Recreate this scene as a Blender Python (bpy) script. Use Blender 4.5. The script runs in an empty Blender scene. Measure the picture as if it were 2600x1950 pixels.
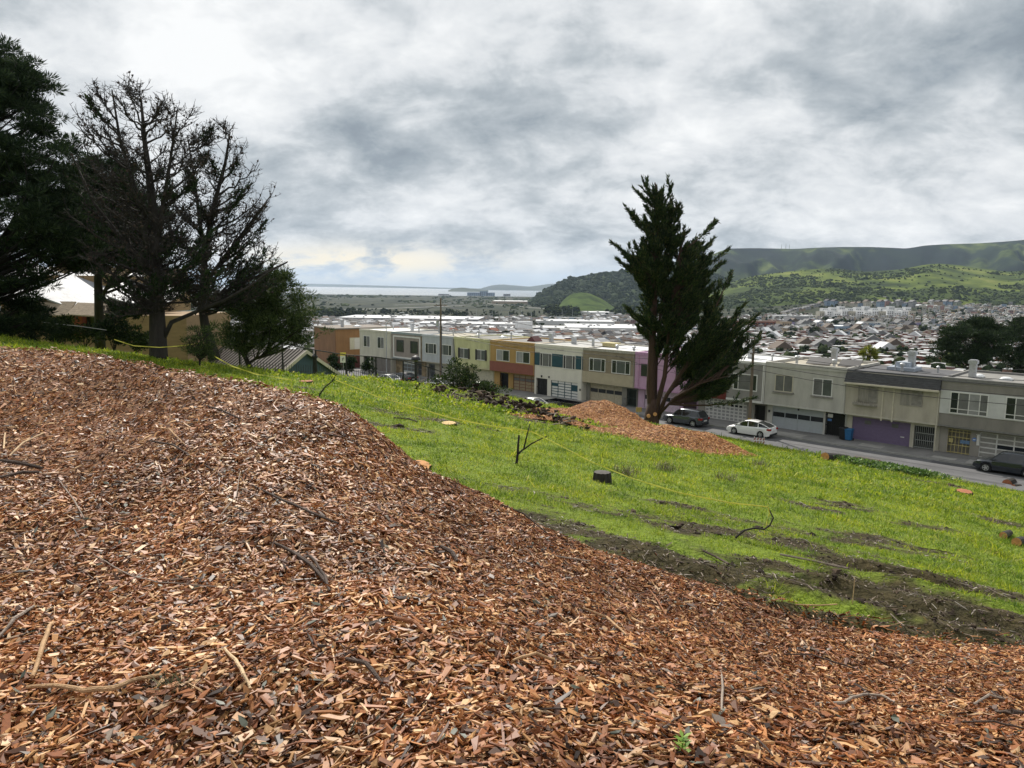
import bpy, bmesh, math, random
import numpy as np
from mathutils import Vector, Matrix, noise as mnoise
rad = math.radians
random.seed(7); rng = np.random.default_rng(7)
scene = bpy.context.scene
COL = scene.collection

# ---------------------------------------------------------------- camera
FPX, PITCH, ROLL = 1877.0, rad(7.5), rad(0.7)        # focal length in photo pixels (2600 wide)
cam_data = bpy.data.cameras.new('camera')
cam_data.sensor_width = 36.0
cam_data.lens = FPX / 2600 * 36.0
cam_data.clip_start = 0.1
cam_data.clip_end = 80000.0
cam = bpy.data.objects.new('camera', cam_data)
COL.objects.link(cam)
_up = Vector((0, math.sin(PITCH), math.cos(PITCH)))
_fw = Vector((0, math.cos(PITCH), -math.sin(PITCH)))
_rt = Vector((1, 0, 0))
_cx = _rt * math.cos(ROLL) + _up * math.sin(ROLL)
_cy = _up * math.cos(ROLL) - _rt * math.sin(ROLL)
cam.matrix_world = Matrix(((_cx.x, _cy.x, -_fw.x, 0), (_cx.y, _cy.y, -_fw.y, 0), (_cx.z, _cy.z, -_fw.z, 0), (0, 0, 0, 1)))
scene.camera = cam

# ---------------------------------------------------------------- sun, exposure
SUN_EL, SUN_AZ = rad(43), rad(-14)                    # azimuth from straight ahead, negative to the left
sun_dir = Vector((math.sin(SUN_AZ) * math.cos(SUN_EL), math.cos(SUN_AZ) * math.cos(SUN_EL), math.sin(SUN_EL)))
sl = bpy.data.lights.new('sun', 'SUN')
sl.energy = 5.0
sl.angle = rad(0.7)
sl.color = (1.0, 0.94, 0.85)
sun = bpy.data.objects.new('sun', sl)
COL.objects.link(sun)
sun.rotation_euler = (-sun_dir).to_track_quat('-Z', 'Y').to_euler()
scene.view_settings.view_transform = 'Standard'
scene.view_settings.look = 'None'
scene.view_settings.exposure = 0.16
scene.view_settings.gamma = 1.0
scene.cycles.use_denoising = True
scene.cycles.volume_bounces = 0
scene.cycles.max_bounces = 6
scene.cycles.transparent_max_bounces = 8

# ---------------------------------------------------------------- rays from photo pixels
def ray(px, py):
    a = (px - 1300) / FPX; b = (975 - py) / FPX
    c, s = math.cos(ROLL), math.sin(ROLL)
    a2 = a * c - b * s; b2 = a * s + b * c
    y = math.cos(PITCH) + b2 * math.sin(PITCH); z = -math.sin(PITCH) + b2 * math.cos(PITCH)
    return a2 / y, z / y
def at(px, py, D):
    u, w = ray(px, py)
    return Vector((u * D, D, w * D))
def direction(px, py):
    u, w = ray(px, py)
    return Vector((u, 1, w)).normalized()

# ---------------------------------------------------------------- sky
def build_world():
    w = bpy.data.worlds.new('World'); scene.world = w; w.use_nodes = True
    nt = w.node_tree; N = nt.nodes; Lk = nt.links
    N.clear()
    def nd(t, **k):
        n = N.new(t)
        for a, b in k.items(): setattr(n, a, b)
        return n
    def con(v, sock):
        if hasattr(v, 'is_output'): Lk.new(v, sock)
        else: sock.default_value = v
    def mth(op, a, b=0.0, clamp=False):
        n = nd('ShaderNodeMath', operation=op, use_clamp=clamp)
        con(a, n.inputs[0]); con(b, n.inputs[1]); return n.outputs[0]
    def vm(op, a, b):
        n = nd('ShaderNodeVectorMath', operation=op); con(a, n.inputs[0]); con(b, n.inputs[1]); return n
    out = nd('ShaderNodeOutputWorld'); bg = nd('ShaderNodeBackground'); bg.inputs[1].default_value = 0.1
    Lk.new(bg.outputs[0], out.inputs[0])
    sky = nd('ShaderNodeTexSky', sky_type='NISHITA', sun_disc=False)
    sky.sun_elevation = SUN_EL; sky.sun_rotation = SUN_AZ; sky.air_density = 1.0; sky.dust_density = 2.0
    tc = nd('ShaderNodeTexCoord'); gen = tc.outputs['Generated']
    sep = nd('ShaderNodeSeparateXYZ'); Lk.new(gen, sep.inputs[0])
    x, y, z = sep.outputs
    zz = mth('ADD', mth('MAXIMUM', z, 0.0), 0.46)
    cmb = nd('ShaderNodeCombineXYZ')
    Lk.new(mth('DIVIDE', x, zz), cmb.inputs[0]); Lk.new(mth('DIVIDE', y, zz), cmb.inputs[1])
    def cloud_noise(scale, det, rough, dist, off):
        mp = nd('ShaderNodeMapping'); mp.inputs['Location'].default_value = off; mp.inputs['Scale'].default_value = (0.95, 1.1, 1)
        mp.inputs['Rotation'].default_value = (0, 0, 0.12)
        Lk.new(cmb.outputs[0], mp.inputs[0])
        n = nd('ShaderNodeTexNoise'); n.inputs['Scale'].default_value = scale; n.inputs['Detail'].default_value = det
        n.inputs['Roughness'].default_value = rough; n.inputs['Distortion'].default_value = dist
        Lk.new(mp.outputs[0], n.inputs['Vector']); return n.outputs['Fac']
    big = cloud_noise(2.3, 8, 0.52, 0.25, (3.1, 1.7, 0))
    fine = cloud_noise(7.5, 11, 0.6, 0.2, (7.3, 4.2, 1))
    veil = cloud_noise(3.6, 6, 0.55, 0.3, (11.3, 0.4, 2))
    val = mth('ADD', mth('MULTIPLY', big, 0.80), mth('MULTIPLY', fine, 0.82))
    val = mth('SUBTRACT', val, 0.195)
    # broad dark and bright masses where this afternoon's clouds stand
    for px, py, rx, ry, amt in ((1330, 300, 340, 115, -.24), (860, 400, 430, 110, -.17), (2480, 150, 430, 150, -.17), (2080, 480, 420, 45, -.14),
                                (1750, 190, 260, 90, .05), (760, 150, 420, 150, .09), (1590, 250, 110, 50, .16), (300, 190, 330, 150, .05),
                                (1900, 330, 420, 60, .07), (1300, 490, 420, 40, .03), (900, 590, 500, 45, -.10), (100, 40, 280, 70, -.07), (1500, 600, 260, 60, -.04)):
        c = direction(px, py); sx = rx / FPX; sz = ry / FPX
        df = vm('SUBTRACT', gen, tuple(c)).outputs[0]
        df = vm('MULTIPLY', df, (1 / sx, 0.6 / sx, 1 / sz)).outputs[0]
        ln = vm('LENGTH', df, (0, 0, 0)).outputs['Value']
        g = mth('MULTIPLY', mth('POWER', 2.718, mth('MULTIPLY', mth('MULTIPLY', ln, ln), -1.0)), amt)
        val = mth('ADD', val, g)
    rp = nd('ShaderNodeValToRGB'); Lk.new(val, rp.inputs[0])
    e = rp.color_ramp.elements
    e[0].position = 0.12; e[0].color = (0.21, 0.25, 0.29, 1)
    e[1].position = 0.80; e[1].color = (0.90, 0.91, 0.91, 1)
    for p, c in ((0.30, (0.30, 0.345, 0.385, 1)), (0.47, (0.48, 0.52, 0.55, 1)), (0.60, (0.69, 0.715, 0.735, 1))):
        k = e.new(p); k.color = c
    # the low band of clear blue-grey air and a warm break near the horizon
    cl = vm('MULTIPLY', rp.outputs[0], (9.6, 9.6, 9.6)).outputs[0]
    hb = mth('POWER', 2.718, mth('MULTIPLY', mth('POWER', mth('DIVIDE', mth('ABSOLUTE', z), 0.028), 2.0), -1.0))
    mx = nd('ShaderNodeMix', data_type='RGBA'); Lk.new(mth('MULTIPLY', hb, 0.75), mx.inputs[0]); Lk.new(cl, mx.inputs[6]); mx.inputs[7].default_value = (2.9, 3.7, 4.4, 1)
    cc = mx.outputs[2]
    c = direction(930, 668)
    df = vm('MULTIPLY', vm('SUBTRACT', gen, tuple(c)).outputs[0], (6.5, 3, 50)).outputs[0]
    ln = vm('LENGTH', df, (0, 0, 0)).outputs['Value']
    g = mth('POWER', 2.718, mth('MULTIPLY', mth('MULTIPLY', ln, ln), -1.0))
    g = mth('MULTIPLY', g, mth('MULTIPLY', mth('SUBTRACT', fine, 0.38, True), 7.0, True))
    mx2 = nd('ShaderNodeMix', data_type='RGBA'); Lk.new(g, mx2.inputs[0]); Lk.new(cc, mx2.inputs[6]); mx2.inputs[7].default_value = (9.6, 8.3, 5.9, 1)
    # thin gaps: the Nishita sky shows through
    gap = mth('MULTIPLY', mth('SUBTRACT', veil, 0.60, True), 4.0, True)
    gap = mth('MULTIPLY', gap, mth('MULTIPLY', mth('SUBTRACT', z, 0.2, True), 4.0, True))
    mx3 = nd('ShaderNodeMix', data_type='RGBA'); Lk.new(mth('MULTIPLY', gap, 0.6), mx3.inputs[0]); Lk.new(mx2.outputs[2], mx3.inputs[6]); Lk.new(sky.outputs[0], mx3.inputs[7])
    Lk.new(mx3.outputs[2], bg.inputs[0])
build_world()

# ---------------------------------------------------------------- materials
MATS = {}
def mat(name, color, rough=0.8, var=0.18, scale=4.0, bump=0.0, metal=0.0, spec=0.4, coords='Object', stretch=(1, 1, 1), detail=6, dark=None, bscale=None):
    """Principled material whose colour wanders between two tones of itself by noise."""
    if name in MATS: return MATS[name]
    m = bpy.data.materials.new(name); m.use_nodes = True; MATS[name] = m
    nt = m.node_tree; N = nt.nodes; b = N['Principled BSDF']
    b.inputs['Roughness'].default_value = rough; b.inputs['Metallic'].default_value = metal
    b.inputs['Specular IOR Level'].default_value = spec
    tc = N.new('ShaderNodeTexCoord'); mp = N.new('ShaderNodeMapping'); mp.inputs['Scale'].default_value = stretch
    nt.links.new(tc.outputs[coords], mp.inputs[0])
    n = N.new('ShaderNodeTexNoise'); n.inputs['Scale'].default_value = scale; n.inputs['Detail'].default_value = detail; n.inputs['Roughness'].default_value = 0.6
    nt.links.new(mp.outputs[0], n.inputs['Vector'])
    r = N.new('ShaderNodeValToRGB'); nt.links.new(n.outputs['Fac'], r.inputs[0])
    lo = dark if dark else tuple(c * (1 - var) for c in color); hi = tuple(min(1, c * (1 + var)) for c in color)
    r.color_ramp.elements[0].position = 0.3; r.color_ramp.elements[0].color = (*lo, 1)
    r.color_ramp.elements[1].position = 0.7; r.color_ramp.elements[1].color = (*hi, 1)
    nt.links.new(r.outputs[0], b.inputs['Base Color'])
    if bump:
        n2 = N.new('ShaderNodeTexNoise'); n2.inputs['Scale'].default_value = bscale or scale * 6; n2.inputs['Detail'].default_value = 5
        nt.links.new(mp.outputs[0], n2.inputs['Vector'])
        bp = N.new('ShaderNodeBump'); bp.inputs['Strength'].default_value = bump; bp.inputs['Distance'].default_value = 0.05
        nt.links.new(n2.outputs['Fac'], bp.inputs['Height']); nt.links.new(bp.outputs[0], b.inputs['Normal'])
    return m
def island_mat(name, stops, rough=0.6, spec=0.35, translucent=0.0, streak=0.0):
    """Each loose piece of the mesh takes its own colour from the ramp."""
    m = bpy.data.materials.new(name); m.use_nodes = True; MATS[name] = m
    nt = m.node_tree; N = nt.nodes; b = N['Principled BSDF']
    b.inputs['Roughness'].default_value = rough; b.inputs['Specular IOR Level'].default_value = spec
    g = N.new('ShaderNodeNewGeometry'); r = N.new('ShaderNodeValToRGB'); r.color_ramp.interpolation = 'LINEAR'
    nt.links.new(g.outputs['Random Per Island'], r.inputs[0])
    e = r.color_ramp.elements
    e[0].position, e[0].color = stops[0][0], (*stops[0][1], 1); e[1].position, e[1].color = stops[-1][0], (*stops[-1][1], 1)
    for p, c in stops[1:-1]:
        k = e.new(p); k.color = (*c, 1)
    col = r.outputs[0]
    if streak:
        tc = N.new('ShaderNodeTexCoord'); n = N.new('ShaderNodeTexNoise'); n.inputs['Scale'].default_value = streak; n.inputs['Detail'].default_value = 4
        nt.links.new(tc.outputs['Object'], n.inputs['Vector'])
        hs = N.new('ShaderNodeHueSaturation'); mr = N.new('ShaderNodeMapRange'); mr.inputs[3].default_value = 0.45; mr.inputs[4].default_value = 1.35
        nt.links.new(n.outputs['Fac'], mr.inputs[0]); nt.links.new(mr.outputs[0], hs.inputs['Value']); nt.links.new(col, hs.inputs['Color']); col = hs.outputs[0]
    nt.links.new(col, b.inputs['Base Color'])
    if translucent:
        t = N.new('ShaderNodeBsdfTranslucent'); nt.links.new(col, t.inputs[0])
        mx = N.new('ShaderNodeMixShader'); mx.inputs[0].default_value = translucent
        nt.links.new(b.outputs[0], mx.inputs[1]); nt.links.new(t.outputs[0], mx.inputs[2])
        nt.links.new(mx.outputs[0], N['Material Output'].inputs[0])
    return m
def srgb(r, g, b):
    f = lambda c: ((c / 255 + 0.055) / 1.055) ** 2.4 if c > 10 else c / 255 / 12.92
    return (f(r), f(g), f(b))

# ---------------------------------------------------------------- mesh building
class MB:
    def __init__(s): s.v = []; s.f = []; s.mi = []; s.cur = 0
    def add(s, vs, fs):
        o = len(s.v); s.v.extend(tuple(p) for p in vs)
        s.f.extend(tuple(i + o for i in f) for f in fs); s.mi.extend([s.cur] * len(fs)); return s
    def box(s, x0, x1, y0, y1, z0, z1):
        return s.add([(x0, y0, z0), (x1, y0, z0), (x1, y1, z0), (x0, y1, z0), (x0, y0, z1), (x1, y0, z1), (x1, y1, z1), (x0, y1, z1)],
                     [(0, 3, 2, 1), (4, 5, 6, 7), (0, 1, 5, 4), (1, 2, 6, 5), (2, 3, 7, 6), (3, 0, 4, 7)])
    def hexa(s, p):   # 4 bottom, 4 top points
        return s.add(p, [(0, 3, 2, 1), (4, 5, 6, 7), (0, 1, 5, 4), (1, 2, 6, 5), (2, 3, 7, 6), (3, 0, 4, 7)])
    def prism(s, poly, axis, a, b):   # poly in the two other axes, extruded along axis from a to b
        n = len(poly)
        def P(q, t):
            return {'x': (t, q[0], q[1]), 'y': (q[0], t, q[1]), 'z': (q[0], q[1], t)}[axis]
        vs = [P(q, a) for q in poly] + [P(q, b) for q in poly]
        return s.add(vs, [tuple(range(n))[::-1], tuple(range(n, 2 * n))] + [(i, (i + 1) % n, n + (i + 1) % n, n + i) for i in range(n)])
    def tube(s, pts, rs, n=6, cap=True):
        pts = [Vector(p) for p in pts]
        if not hasattr(rs, '__len__'): rs = [rs] * len(pts)
        rings = []; up = None
        for i, p in enumerate(pts):
            t = (pts[min(i + 1, len(pts) - 1)] - pts[max(i - 1, 0)])
            t = t.normalized() if t.length > 1e-9 else Vector((0, 0, 1))
            if up is None:
                up = t.orthogonal().normalized()
            up = (up - t * up.dot(t)); up = up.normalized() if up.length > 1e-6 else t.orthogonal().normalized()
            w = t.cross(up)
            rings.append([p + (up * math.cos(2 * math.pi * k / n) + w * math.sin(2 * math.pi * k / n)) * rs[i] for k in range(n)])
        vs = [q for r in rings for q in r]; fs = []
        for i in range(len(pts) - 1):
            for k in range(n):
                fs.append((i * n + k, i * n + (k + 1) % n, (i + 1) * n + (k + 1) % n, (i + 1) * n + k))
        if cap and n > 2:
            fs.append(tuple(range(n))[::-1]); fs.append(tuple((len(pts) - 1) * n + k for k in range(n)))
        return s.add(vs, fs)
    def lathe(s, prof, c=(0, 0, 0), n=12, axis='z'):
        vs = []; fs = []
        for r, h in prof:
            for k in range(n):
                a = 2 * math.pi * k / n; p = (r * math.cos(a), r * math.sin(a), h)
                if axis == 'y': p = (p[0], h, p[1])
                if axis == 'x': p = (h, p[0], p[1])
                vs.append((p[0] + c[0], p[1] + c[1], p[2] + c[2]))
        m = len(prof)
        for i in range(m - 1):
            for k in range(n):
                f = (i * n + k, i * n + (k + 1) % n, (i + 1) * n + (k + 1) % n, (i + 1) * n + k)
                fs.append(f if axis != 'y' else f[::-1])
        fs.append(tuple(range(n))[::-1] if axis != 'y' else tuple(range(n))); e = tuple((m - 1) * n + k for k in range(n)); fs.append(e if axis != 'y' else e[::-1])
        return s.add(vs, fs)
    def build(s, name, mats, parent=None, smooth=False):
        me = bpy.data.meshes.new(name); me.from_pydata(s.v, [], s.f)
        ml = mats if isinstance(mats, (list, tuple)) else [mats]
        for m in ml: me.materials.append(m)
        if len(ml) > 1: me.polygons.foreach_set('material_index', s.mi)
        if smooth: me.polygons.foreach_set('use_smooth', [True] * len(me.polygons))
        me.update()
        o = bpy.data.objects.new(name, me); COL.objects.link(o)
        if parent: o.parent = parent
        return o
def np_mesh(name, V, F, material, parent=None, smooth=False):
    """V (n,3) float array, F (m,k) int array."""
    me = bpy.data.meshes.new(name); V = np.asarray(V, np.float32); F = np.asarray(F, np.int32); k = F.shape[1]
    me.vertices.add(len(V)); me.vertices.foreach_set('co', V.ravel())
    me.loops.add(F.size); me.loops.foreach_set('vertex_index', F.ravel())
    me.polygons.add(len(F)); me.polygons.foreach_set('loop_start', np.arange(0, F.size, k, dtype=np.int32)); me.polygons.foreach_set('loop_total', np.full(len(F), k, np.int32))
    me.polygons.foreach_set('use_smooth', np.full(len(F), bool(smooth)))
    me.materials.append(material); me.update(calc_edges=True); me.validate()
    o = bpy.data.objects.new(name, me); COL.objects.link(o)
    if parent: o.parent = parent
    return o
def tag(o, label=None, cat=None, group=None, kind=None):
    if label: o['label'] = label
    if cat: o['category'] = cat
    if group: o['group'] = group
    if kind: o['kind'] = kind
    return o
def thing(name, label, cat, loc=(0, 0, 0), rotz=0.0, group=None):
    o = bpy.data.objects.new(name, None); COL.objects.link(o)
    o.location = loc; o.rotation_euler = (0, 0, rotz)
    return tag(o, label, cat, group)
def copy_tree(o, parent=None):
    c = o.copy(); COL.objects.link(c)
    if parent: c.parent = parent
    for ch in o.children: copy_tree(ch, c)
    return c

# ---------------------------------------------------------------- noise on arrays
_P = rng.random((256, 256))
def vnoise(x, y):
    xi = np.floor(x).astype(int); yi = np.floor(y).astype(int); fx = x - xi; fy = y - yi
    fx = fx * fx * (3 - 2 * fx); fy = fy * fy * (3 - 2 * fy)
    g = lambda a, b: _P[a % 256, b % 256]
    return (g(xi, yi) * (1 - fx) + g(xi + 1, yi) * fx) * (1 - fy) + (g(xi, yi + 1) * (1 - fx) + g(xi + 1, yi + 1) * fx) * fy
def fbm(x, y, octv=4, gain=0.5):
    x = np.asarray(x, float); y = np.asarray(y, float); s = 0; a = 1.0; t = 0
    for i in range(octv):
        s = s + a * (vnoise(x * 2 ** i + 17.3 * i, y * 2 ** i + 9.1 * i) - 0.5); t += a; a *= gain
    return s / t * 2
def sstep(a, b, x):
    t = np.clip((x - a) / (b - a), 0, 1); return t * t * (3 - 2 * t)
# ================================================================= street frame
TH = rad(-44)
DV = Vector((math.cos(TH), math.sin(TH), 0)); BV = Vector((-math.sin(TH), math.cos(TH), 0))   # along the row (to the right), into the houses
ROW0 = Vector((-22.93, 121.23, 0))
Z_ROAD, Z_WALK = -14.05, -13.92
def row(u, v, z=0.0):
    p = ROW0 + DV * u + BV * v; return Vector((p.x, p.y, z))
def row_u(px, py=960, v=0.0):
    """where along the row the photo column px meets the plane v"""
    ux, _ = ray(px, py); o = ROW0 + BV * v
    # (o + d*u) = t*(ux,1)
    den = DV.x - ux * DV.y
    return (ux * o.y - o.x) / den
KERB_FAR, KERB_NEAR = -2.8, -10.6

# ================================================================= hillside
def z_hill(x, y, rough=True):
    x = np.asarray(x, float); y = np.asarray(y, float)
    plane = -2.7 - 0.1026 * y - 0.15 * x
    off = -((x - ROW0.x) * BV.x + (y - ROW0.y) * BV.y)
    uu = (x - ROW0.x) * DV.x + (y - ROW0.y) * DV.y
    slope = 0.305
    bank = Z_ROAD - 0.1 + slope * (off + KERB_NEAR - 0.2)
    k = 0.9
    h = np.clip(0.5 + 0.5 * (bank - plane) / k, 0, 1)
    z = bank * (1 - h) + plane * h - k * h * (1 - h)
    yc = np.interp(x, [-80, -28, -20, -13, -9, -5, 0, 10], [36, 36, 40.5, 45.5, 53, 63, 92, 140])
    e = y - yc
    z = z - 0.45 * np.log1p(np.exp(np.clip(e * 0.8, -30, 30))) / 0.8
    z = np.maximum(z, -14.35)
    if rough:
        w = sstep(2, 9, -z + 0) * sstep(-14.3, -13.7, z)
        z = z + w * (0.10 * fbm(x * 0.45, y * 0.45, 4) + 0.05 * fbm(x * 2.1, y * 2.1, 3))
        # torn ground below the chip mound: ruts left by a machine
        q = dirt_band(x, y)
        z = z + q * (0.10 * np.sin((y * 0.93 + x * 0.35) * 5.2 + 2.5 * fbm(x * .5, y * .5, 2)) + 0.12 * fbm(x * 1.7, y * 3.1, 4))
        # heap of turned soil by the fence end
        for hx, hy, sx, sy, hh in HUMPS:
            z = z + hh * np.exp(-((x - hx) / sx) ** 2 - ((y - hy) / sy) ** 2) * (1 + 0.6 * fbm(x * .9, y * .9, 4))
    return z
HUMPS = []
_DB = [(3.2, 10.6, 1.6, 0.9), (5.3, 10.4, 2.0, 1.0), (7.0, 9.8, 1.9, 1.0), (8.6, 10.6, 2.0, 1.5), (5.6, 11.9, 1.8, .6), (5.8, 8.9, 2.2, .8), (4.0, 9.3, 1.6, .7)]
def dirt_band(x, y):
    s = 0
    for cx, cy, rx, ry in _DB: s = s + np.exp(-((x - cx) / rx) ** 2 - ((y - cy) / ry) ** 2)
    return np.clip(s, 0, 1)
def hit(px, py, fn=None, d0=2.0, d1=110.0, step=0.05):
    fn = fn or (lambda a, b: z_hill(a, b, False))
    u, w = ray(px, py)
    D = np.arange(d0, d1, step); z = fn(u * D, D)
    k = np.where(w * D <= z)[0]
    d = D[k[0]] if len(k) else d1
    return Vector((u * d, d, float(fn(np.array([u * d]), np.array([d]))[0])))
_DB.clear()
for px, py, rx, ry in ((1800, 1440, 1.0, .6), (1900, 1475, 1.3, .7), (2020, 1500, 1.5, .8), (2150, 1525, 1.5, .8), (2280, 1535, 1.5, .9), (2420, 1560, 1.4, .9), (2560, 1590, 1.3, .9), (2200, 1440, 1.2, .5), (1640, 1395, .8, .5), (2080, 1465, 1.2, .5), (2350, 1480, 1.2, .6), (2000, 1540, 1.2, .5), (2200, 1580, 1.2, .5)):
    p = hit(px, py); _DB.append((p.x, p.y, rx, ry))
for px, py, sx, sy, hh in ((1020, 985, 3.0, 3.0, .18), (1160, 1000, 2.6, 3.0, .40), (1230, 1025, 2.2, 2.5, .40), (940, 972, 2.4, 2.5, .12)):
    p = hit(px, py); HUMPS.append((p.x, p.y, sx, sy, hh))

# bare soil patches (world ellipses)
SOIL = []
for px, py, rx, ry in ((1060, 1060, 2.2, 1.1), (980, 1080, 1.6, 1.0), (1180, 1020, 3.0, 2.2), (1240, 1040, 2.4, 1.6), (1100, 990, 2.5, 1.5),
                       (1010, 970, 3.5, 2.0), (1340, 1068, 1.5, 1.2), (1560, 1300, 0.9, 0.45), (1640, 1420, 0.9, .5), (1730, 1340, .8, .5), (1840, 1350, .9, .5), (2060, 1285, 1.0, .45),
                       (2240, 1380, 1.3, .8), (2330, 1335, 1.1, .5), (2470, 1230, 3.2, 1.2), (2350, 1222, 2.6, 1.0), (2560, 1330, 1.5, 1.2), (2000, 1380, .8, .5),
                       (1760, 1290, .7, .4), (2120, 1275, .9, .4), (2150, 1290, .9, .4), (230, 878, 1.3, 1.0), (330, 890, 1.0, .8), (770, 985, 1.2, .8), (1240, 1090, .7, .5), (1480, 1355, .8, .4)):
    p = hit(px, py); SOIL.append((p.x, p.y, rx, ry))
def soil(x, y):
    s = 1.15 * dirt_band(x, y)
    for cx, cy, rx, ry in SOIL: s = np.maximum(s, np.exp(-((x - cx) / rx) ** 2 - ((y - cy) / ry) ** 2))
    n = fbm(np.asarray(x) * 0.8, np.asarray(y) * 1.3, 4)
    n2 = fbm(np.asarray(x) * 3.1 + 5, np.asarray(y) * 3.7, 3)
    near = sstep(30, 12, np.asarray(y))
    v = np.asarray(y) * .93 + np.asarray(x) * .35; w_ = np.asarray(x) * .93 - np.asarray(y) * .35
    st = fbm(w_ * .5 + 3, v * 1.9, 4); nr = sstep(24, 8.5, np.asarray(y)); cl = fbm(np.asarray(x) * 1.6 + 9, np.asarray(y) * 1.9, 4)
    q = .95 * s + 0.6 * n * (s > .08) + nr * (.40 + 1.1 * st + .8 * cl) + .5 * s * (st + cl) + .12 * n2
    return .92 * sstep(.22, .98, q)

def hill_material():
    m = bpy.data.materials.new('hillside_soil'); m.use_nodes = True
    nt = m.node_tree; N = nt.nodes; Lk = nt.links; b = N['Principled BSDF']; b.inputs['Roughness'].default_value = 0.95; b.inputs['Specular IOR Level'].default_value = 0.15
    tc = N.new('ShaderNodeTexCoord'); at_ = N.new('ShaderNodeAttribute'); at_.attribute_name = 'soil'
    n1 = N.new('ShaderNodeTexNoise'); n1.inputs['Scale'].default_value = 3.5; n1.inputs['Detail'].default_value = 8; n1.inputs['Roughness'].default_value = 0.7
    Lk.new(tc.outputs['Object'], n1.inputs['Vector'])
    g = N.new('ShaderNodeValToRGB'); Lk.new(n1.outputs['Fac'], g.inputs[0])
    g.color_ramp.elements[0].position = .3; g.color_ramp.elements[0].color = (.075, .11, .014, 1); g.color_ramp.elements[1].position = .7; g.color_ramp.elements[1].color = (.20, .27, .03, 1)
    s = N.new('ShaderNodeValToRGB'); Lk.new(n1.outputs['Fac'], s.inputs[0])
    s.color_ramp.elements[0].position = .32; s.color_ramp.elements[0].color = (.013, .009, .006, 1); s.color_ramp.elements[1].position = .72; s.color_ramp.elements[1].color = (.066, .042, .027, 1)
    mx = N.new('ShaderNodeMix'); mx.data_type = 'RGBA'; Lk.new(at_.outputs['Fac'], mx.inputs[0]); Lk.new(g.outputs[0], mx.inputs[6]); Lk.new(s.outputs[0], mx.inputs[7])
    Lk.new(mx.outputs[2], b.inputs['Base Color'])
    n2 = N.new('ShaderNodeTexNoise'); n2.inputs['Scale'].default_value = 9; n2.inputs['Detail'].default_value = 8; Lk.new(tc.outputs['Object'], n2.inputs['Vector'])
    bp = N.new('ShaderNodeBump'); bp.inputs['Strength'].default_value = .9; bp.inputs['Distance'].default_value = .12
    Lk.new(n2.outputs['Fac'], bp.inputs['Height']); Lk.new(bp.outputs[0], b.inputs['Normal'])
    return m
def grid_mesh(name, X, Y, Z, material, smooth=True):
    r, c = X.shape; V = np.stack([X, Y, Z], -1).reshape(-1, 3)
    i = np.arange(r * c).reshape(r, c)
    F = np.stack([i[:-1, :-1], i[:-1, 1:], i[1:, 1:], i[1:, :-1]], -1).reshape(-1, 4)
    return np_mesh(name, V, F, material, smooth=smooth)
def build_hillside():
    xs = np.concatenate([np.arange(-95, -16, 0.7), np.arange(-16, 18, 0.16), np.arange(18, 80, 0.5)])
    ys = np.concatenate([np.arange(-8, 4, 0.5), np.arange(4, 26, 0.13), np.arange(26, 70, 0.45), np.arange(70, 152, 1.2)])
    X, Y = np.meshgrid(xs, ys)
    Z = z_hill(X, Y)
    # fall away behind the row of houses
    back = (X - ROW0.x) * BV.x + (Y - ROW0.y) * BV.y
    Z = Z - 0.28 * np.maximum(0, back - 17)
    o = grid_mesh('hillside', X, Y, Z, hill_material()); tag(o, kind='structure')
    a = o.data.attributes.new('soil', 'FLOAT', 'POINT'); a.data.foreach_set('value', soil(X, Y).astype(np.float32).ravel())
build_hillside()

# ================================================================= street
def strip(name, u0, u1, v0, v1, z, material, step=6.0):
    b = MB(); n = max(1, int((u1 - u0) / step))
    for i in range(n):
        a0 = u0 + (u1 - u0) * i / n; a1 = u0 + (u1 - u0) * (i + 1) / n
        b.add([row(a0, v0, z), row(a1, v0, z), row(a1, v1, z), row(a0, v1, z)], [(0, 1, 2, 3)])
    return b
asphalt = mat('asphalt', (.115, .115, .118), .9, .22, .35, .25, detail=9, bscale=40)
concrete = mat('concrete', (.20, .195, .185), .9, .25, .5, .2, detail=8, bscale=30)
U0, U1 = -40, 150
tag(strip('road', U0, U1, KERB_NEAR, KERB_FAR, Z_ROAD, asphalt).build('road', asphalt), kind='structure')
b = MB()
for i in range(int((U1 - U0) / 1.6)):     # pavement flags with narrow joints
    a = U0 + i * 1.6
    for v0, v1 in ((KERB_FAR + .17, -1.0), (-.98, 2.2)):
        j = 0.004 * random.random(); p = [row(a, v0), row(a + 1.585, v0), row(a + 1.585, v1), row(a, v1)]
        b.hexa([(q.x, q.y, Z_ROAD - .2) for q in p] + [(q.x, q.y, Z_WALK - j) for q in p])
tag(b.build('pavement', concrete), kind='structure')
b = MB(); p = [row(U0, KERB_FAR - .0), row(U1, KERB_FAR), row(U1, KERB_FAR + .16), row(U0, KERB_FAR + .16)]
b.hexa([(q.x, q.y, Z_ROAD - .2) for q in p] + [(q.x, q.y, Z_WALK + .01) for q in p])
tag(b.build('kerb', mat('kerb_concrete', (.27, .265, .25), .9, .2, 1.5)), kind='structure')
b = MB(); p = [row(U0, KERB_NEAR - .16), row(U1, KERB_NEAR - .16), row(U1, KERB_NEAR), row(U0, KERB_NEAR)]
b.hexa([(q.x, q.y, Z_ROAD - .3) for q in p] + [(q.x, q.y, Z_ROAD + .12) for q in p])
tag(b.build('kerb', MATS['kerb_concrete']), kind='structure')
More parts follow.
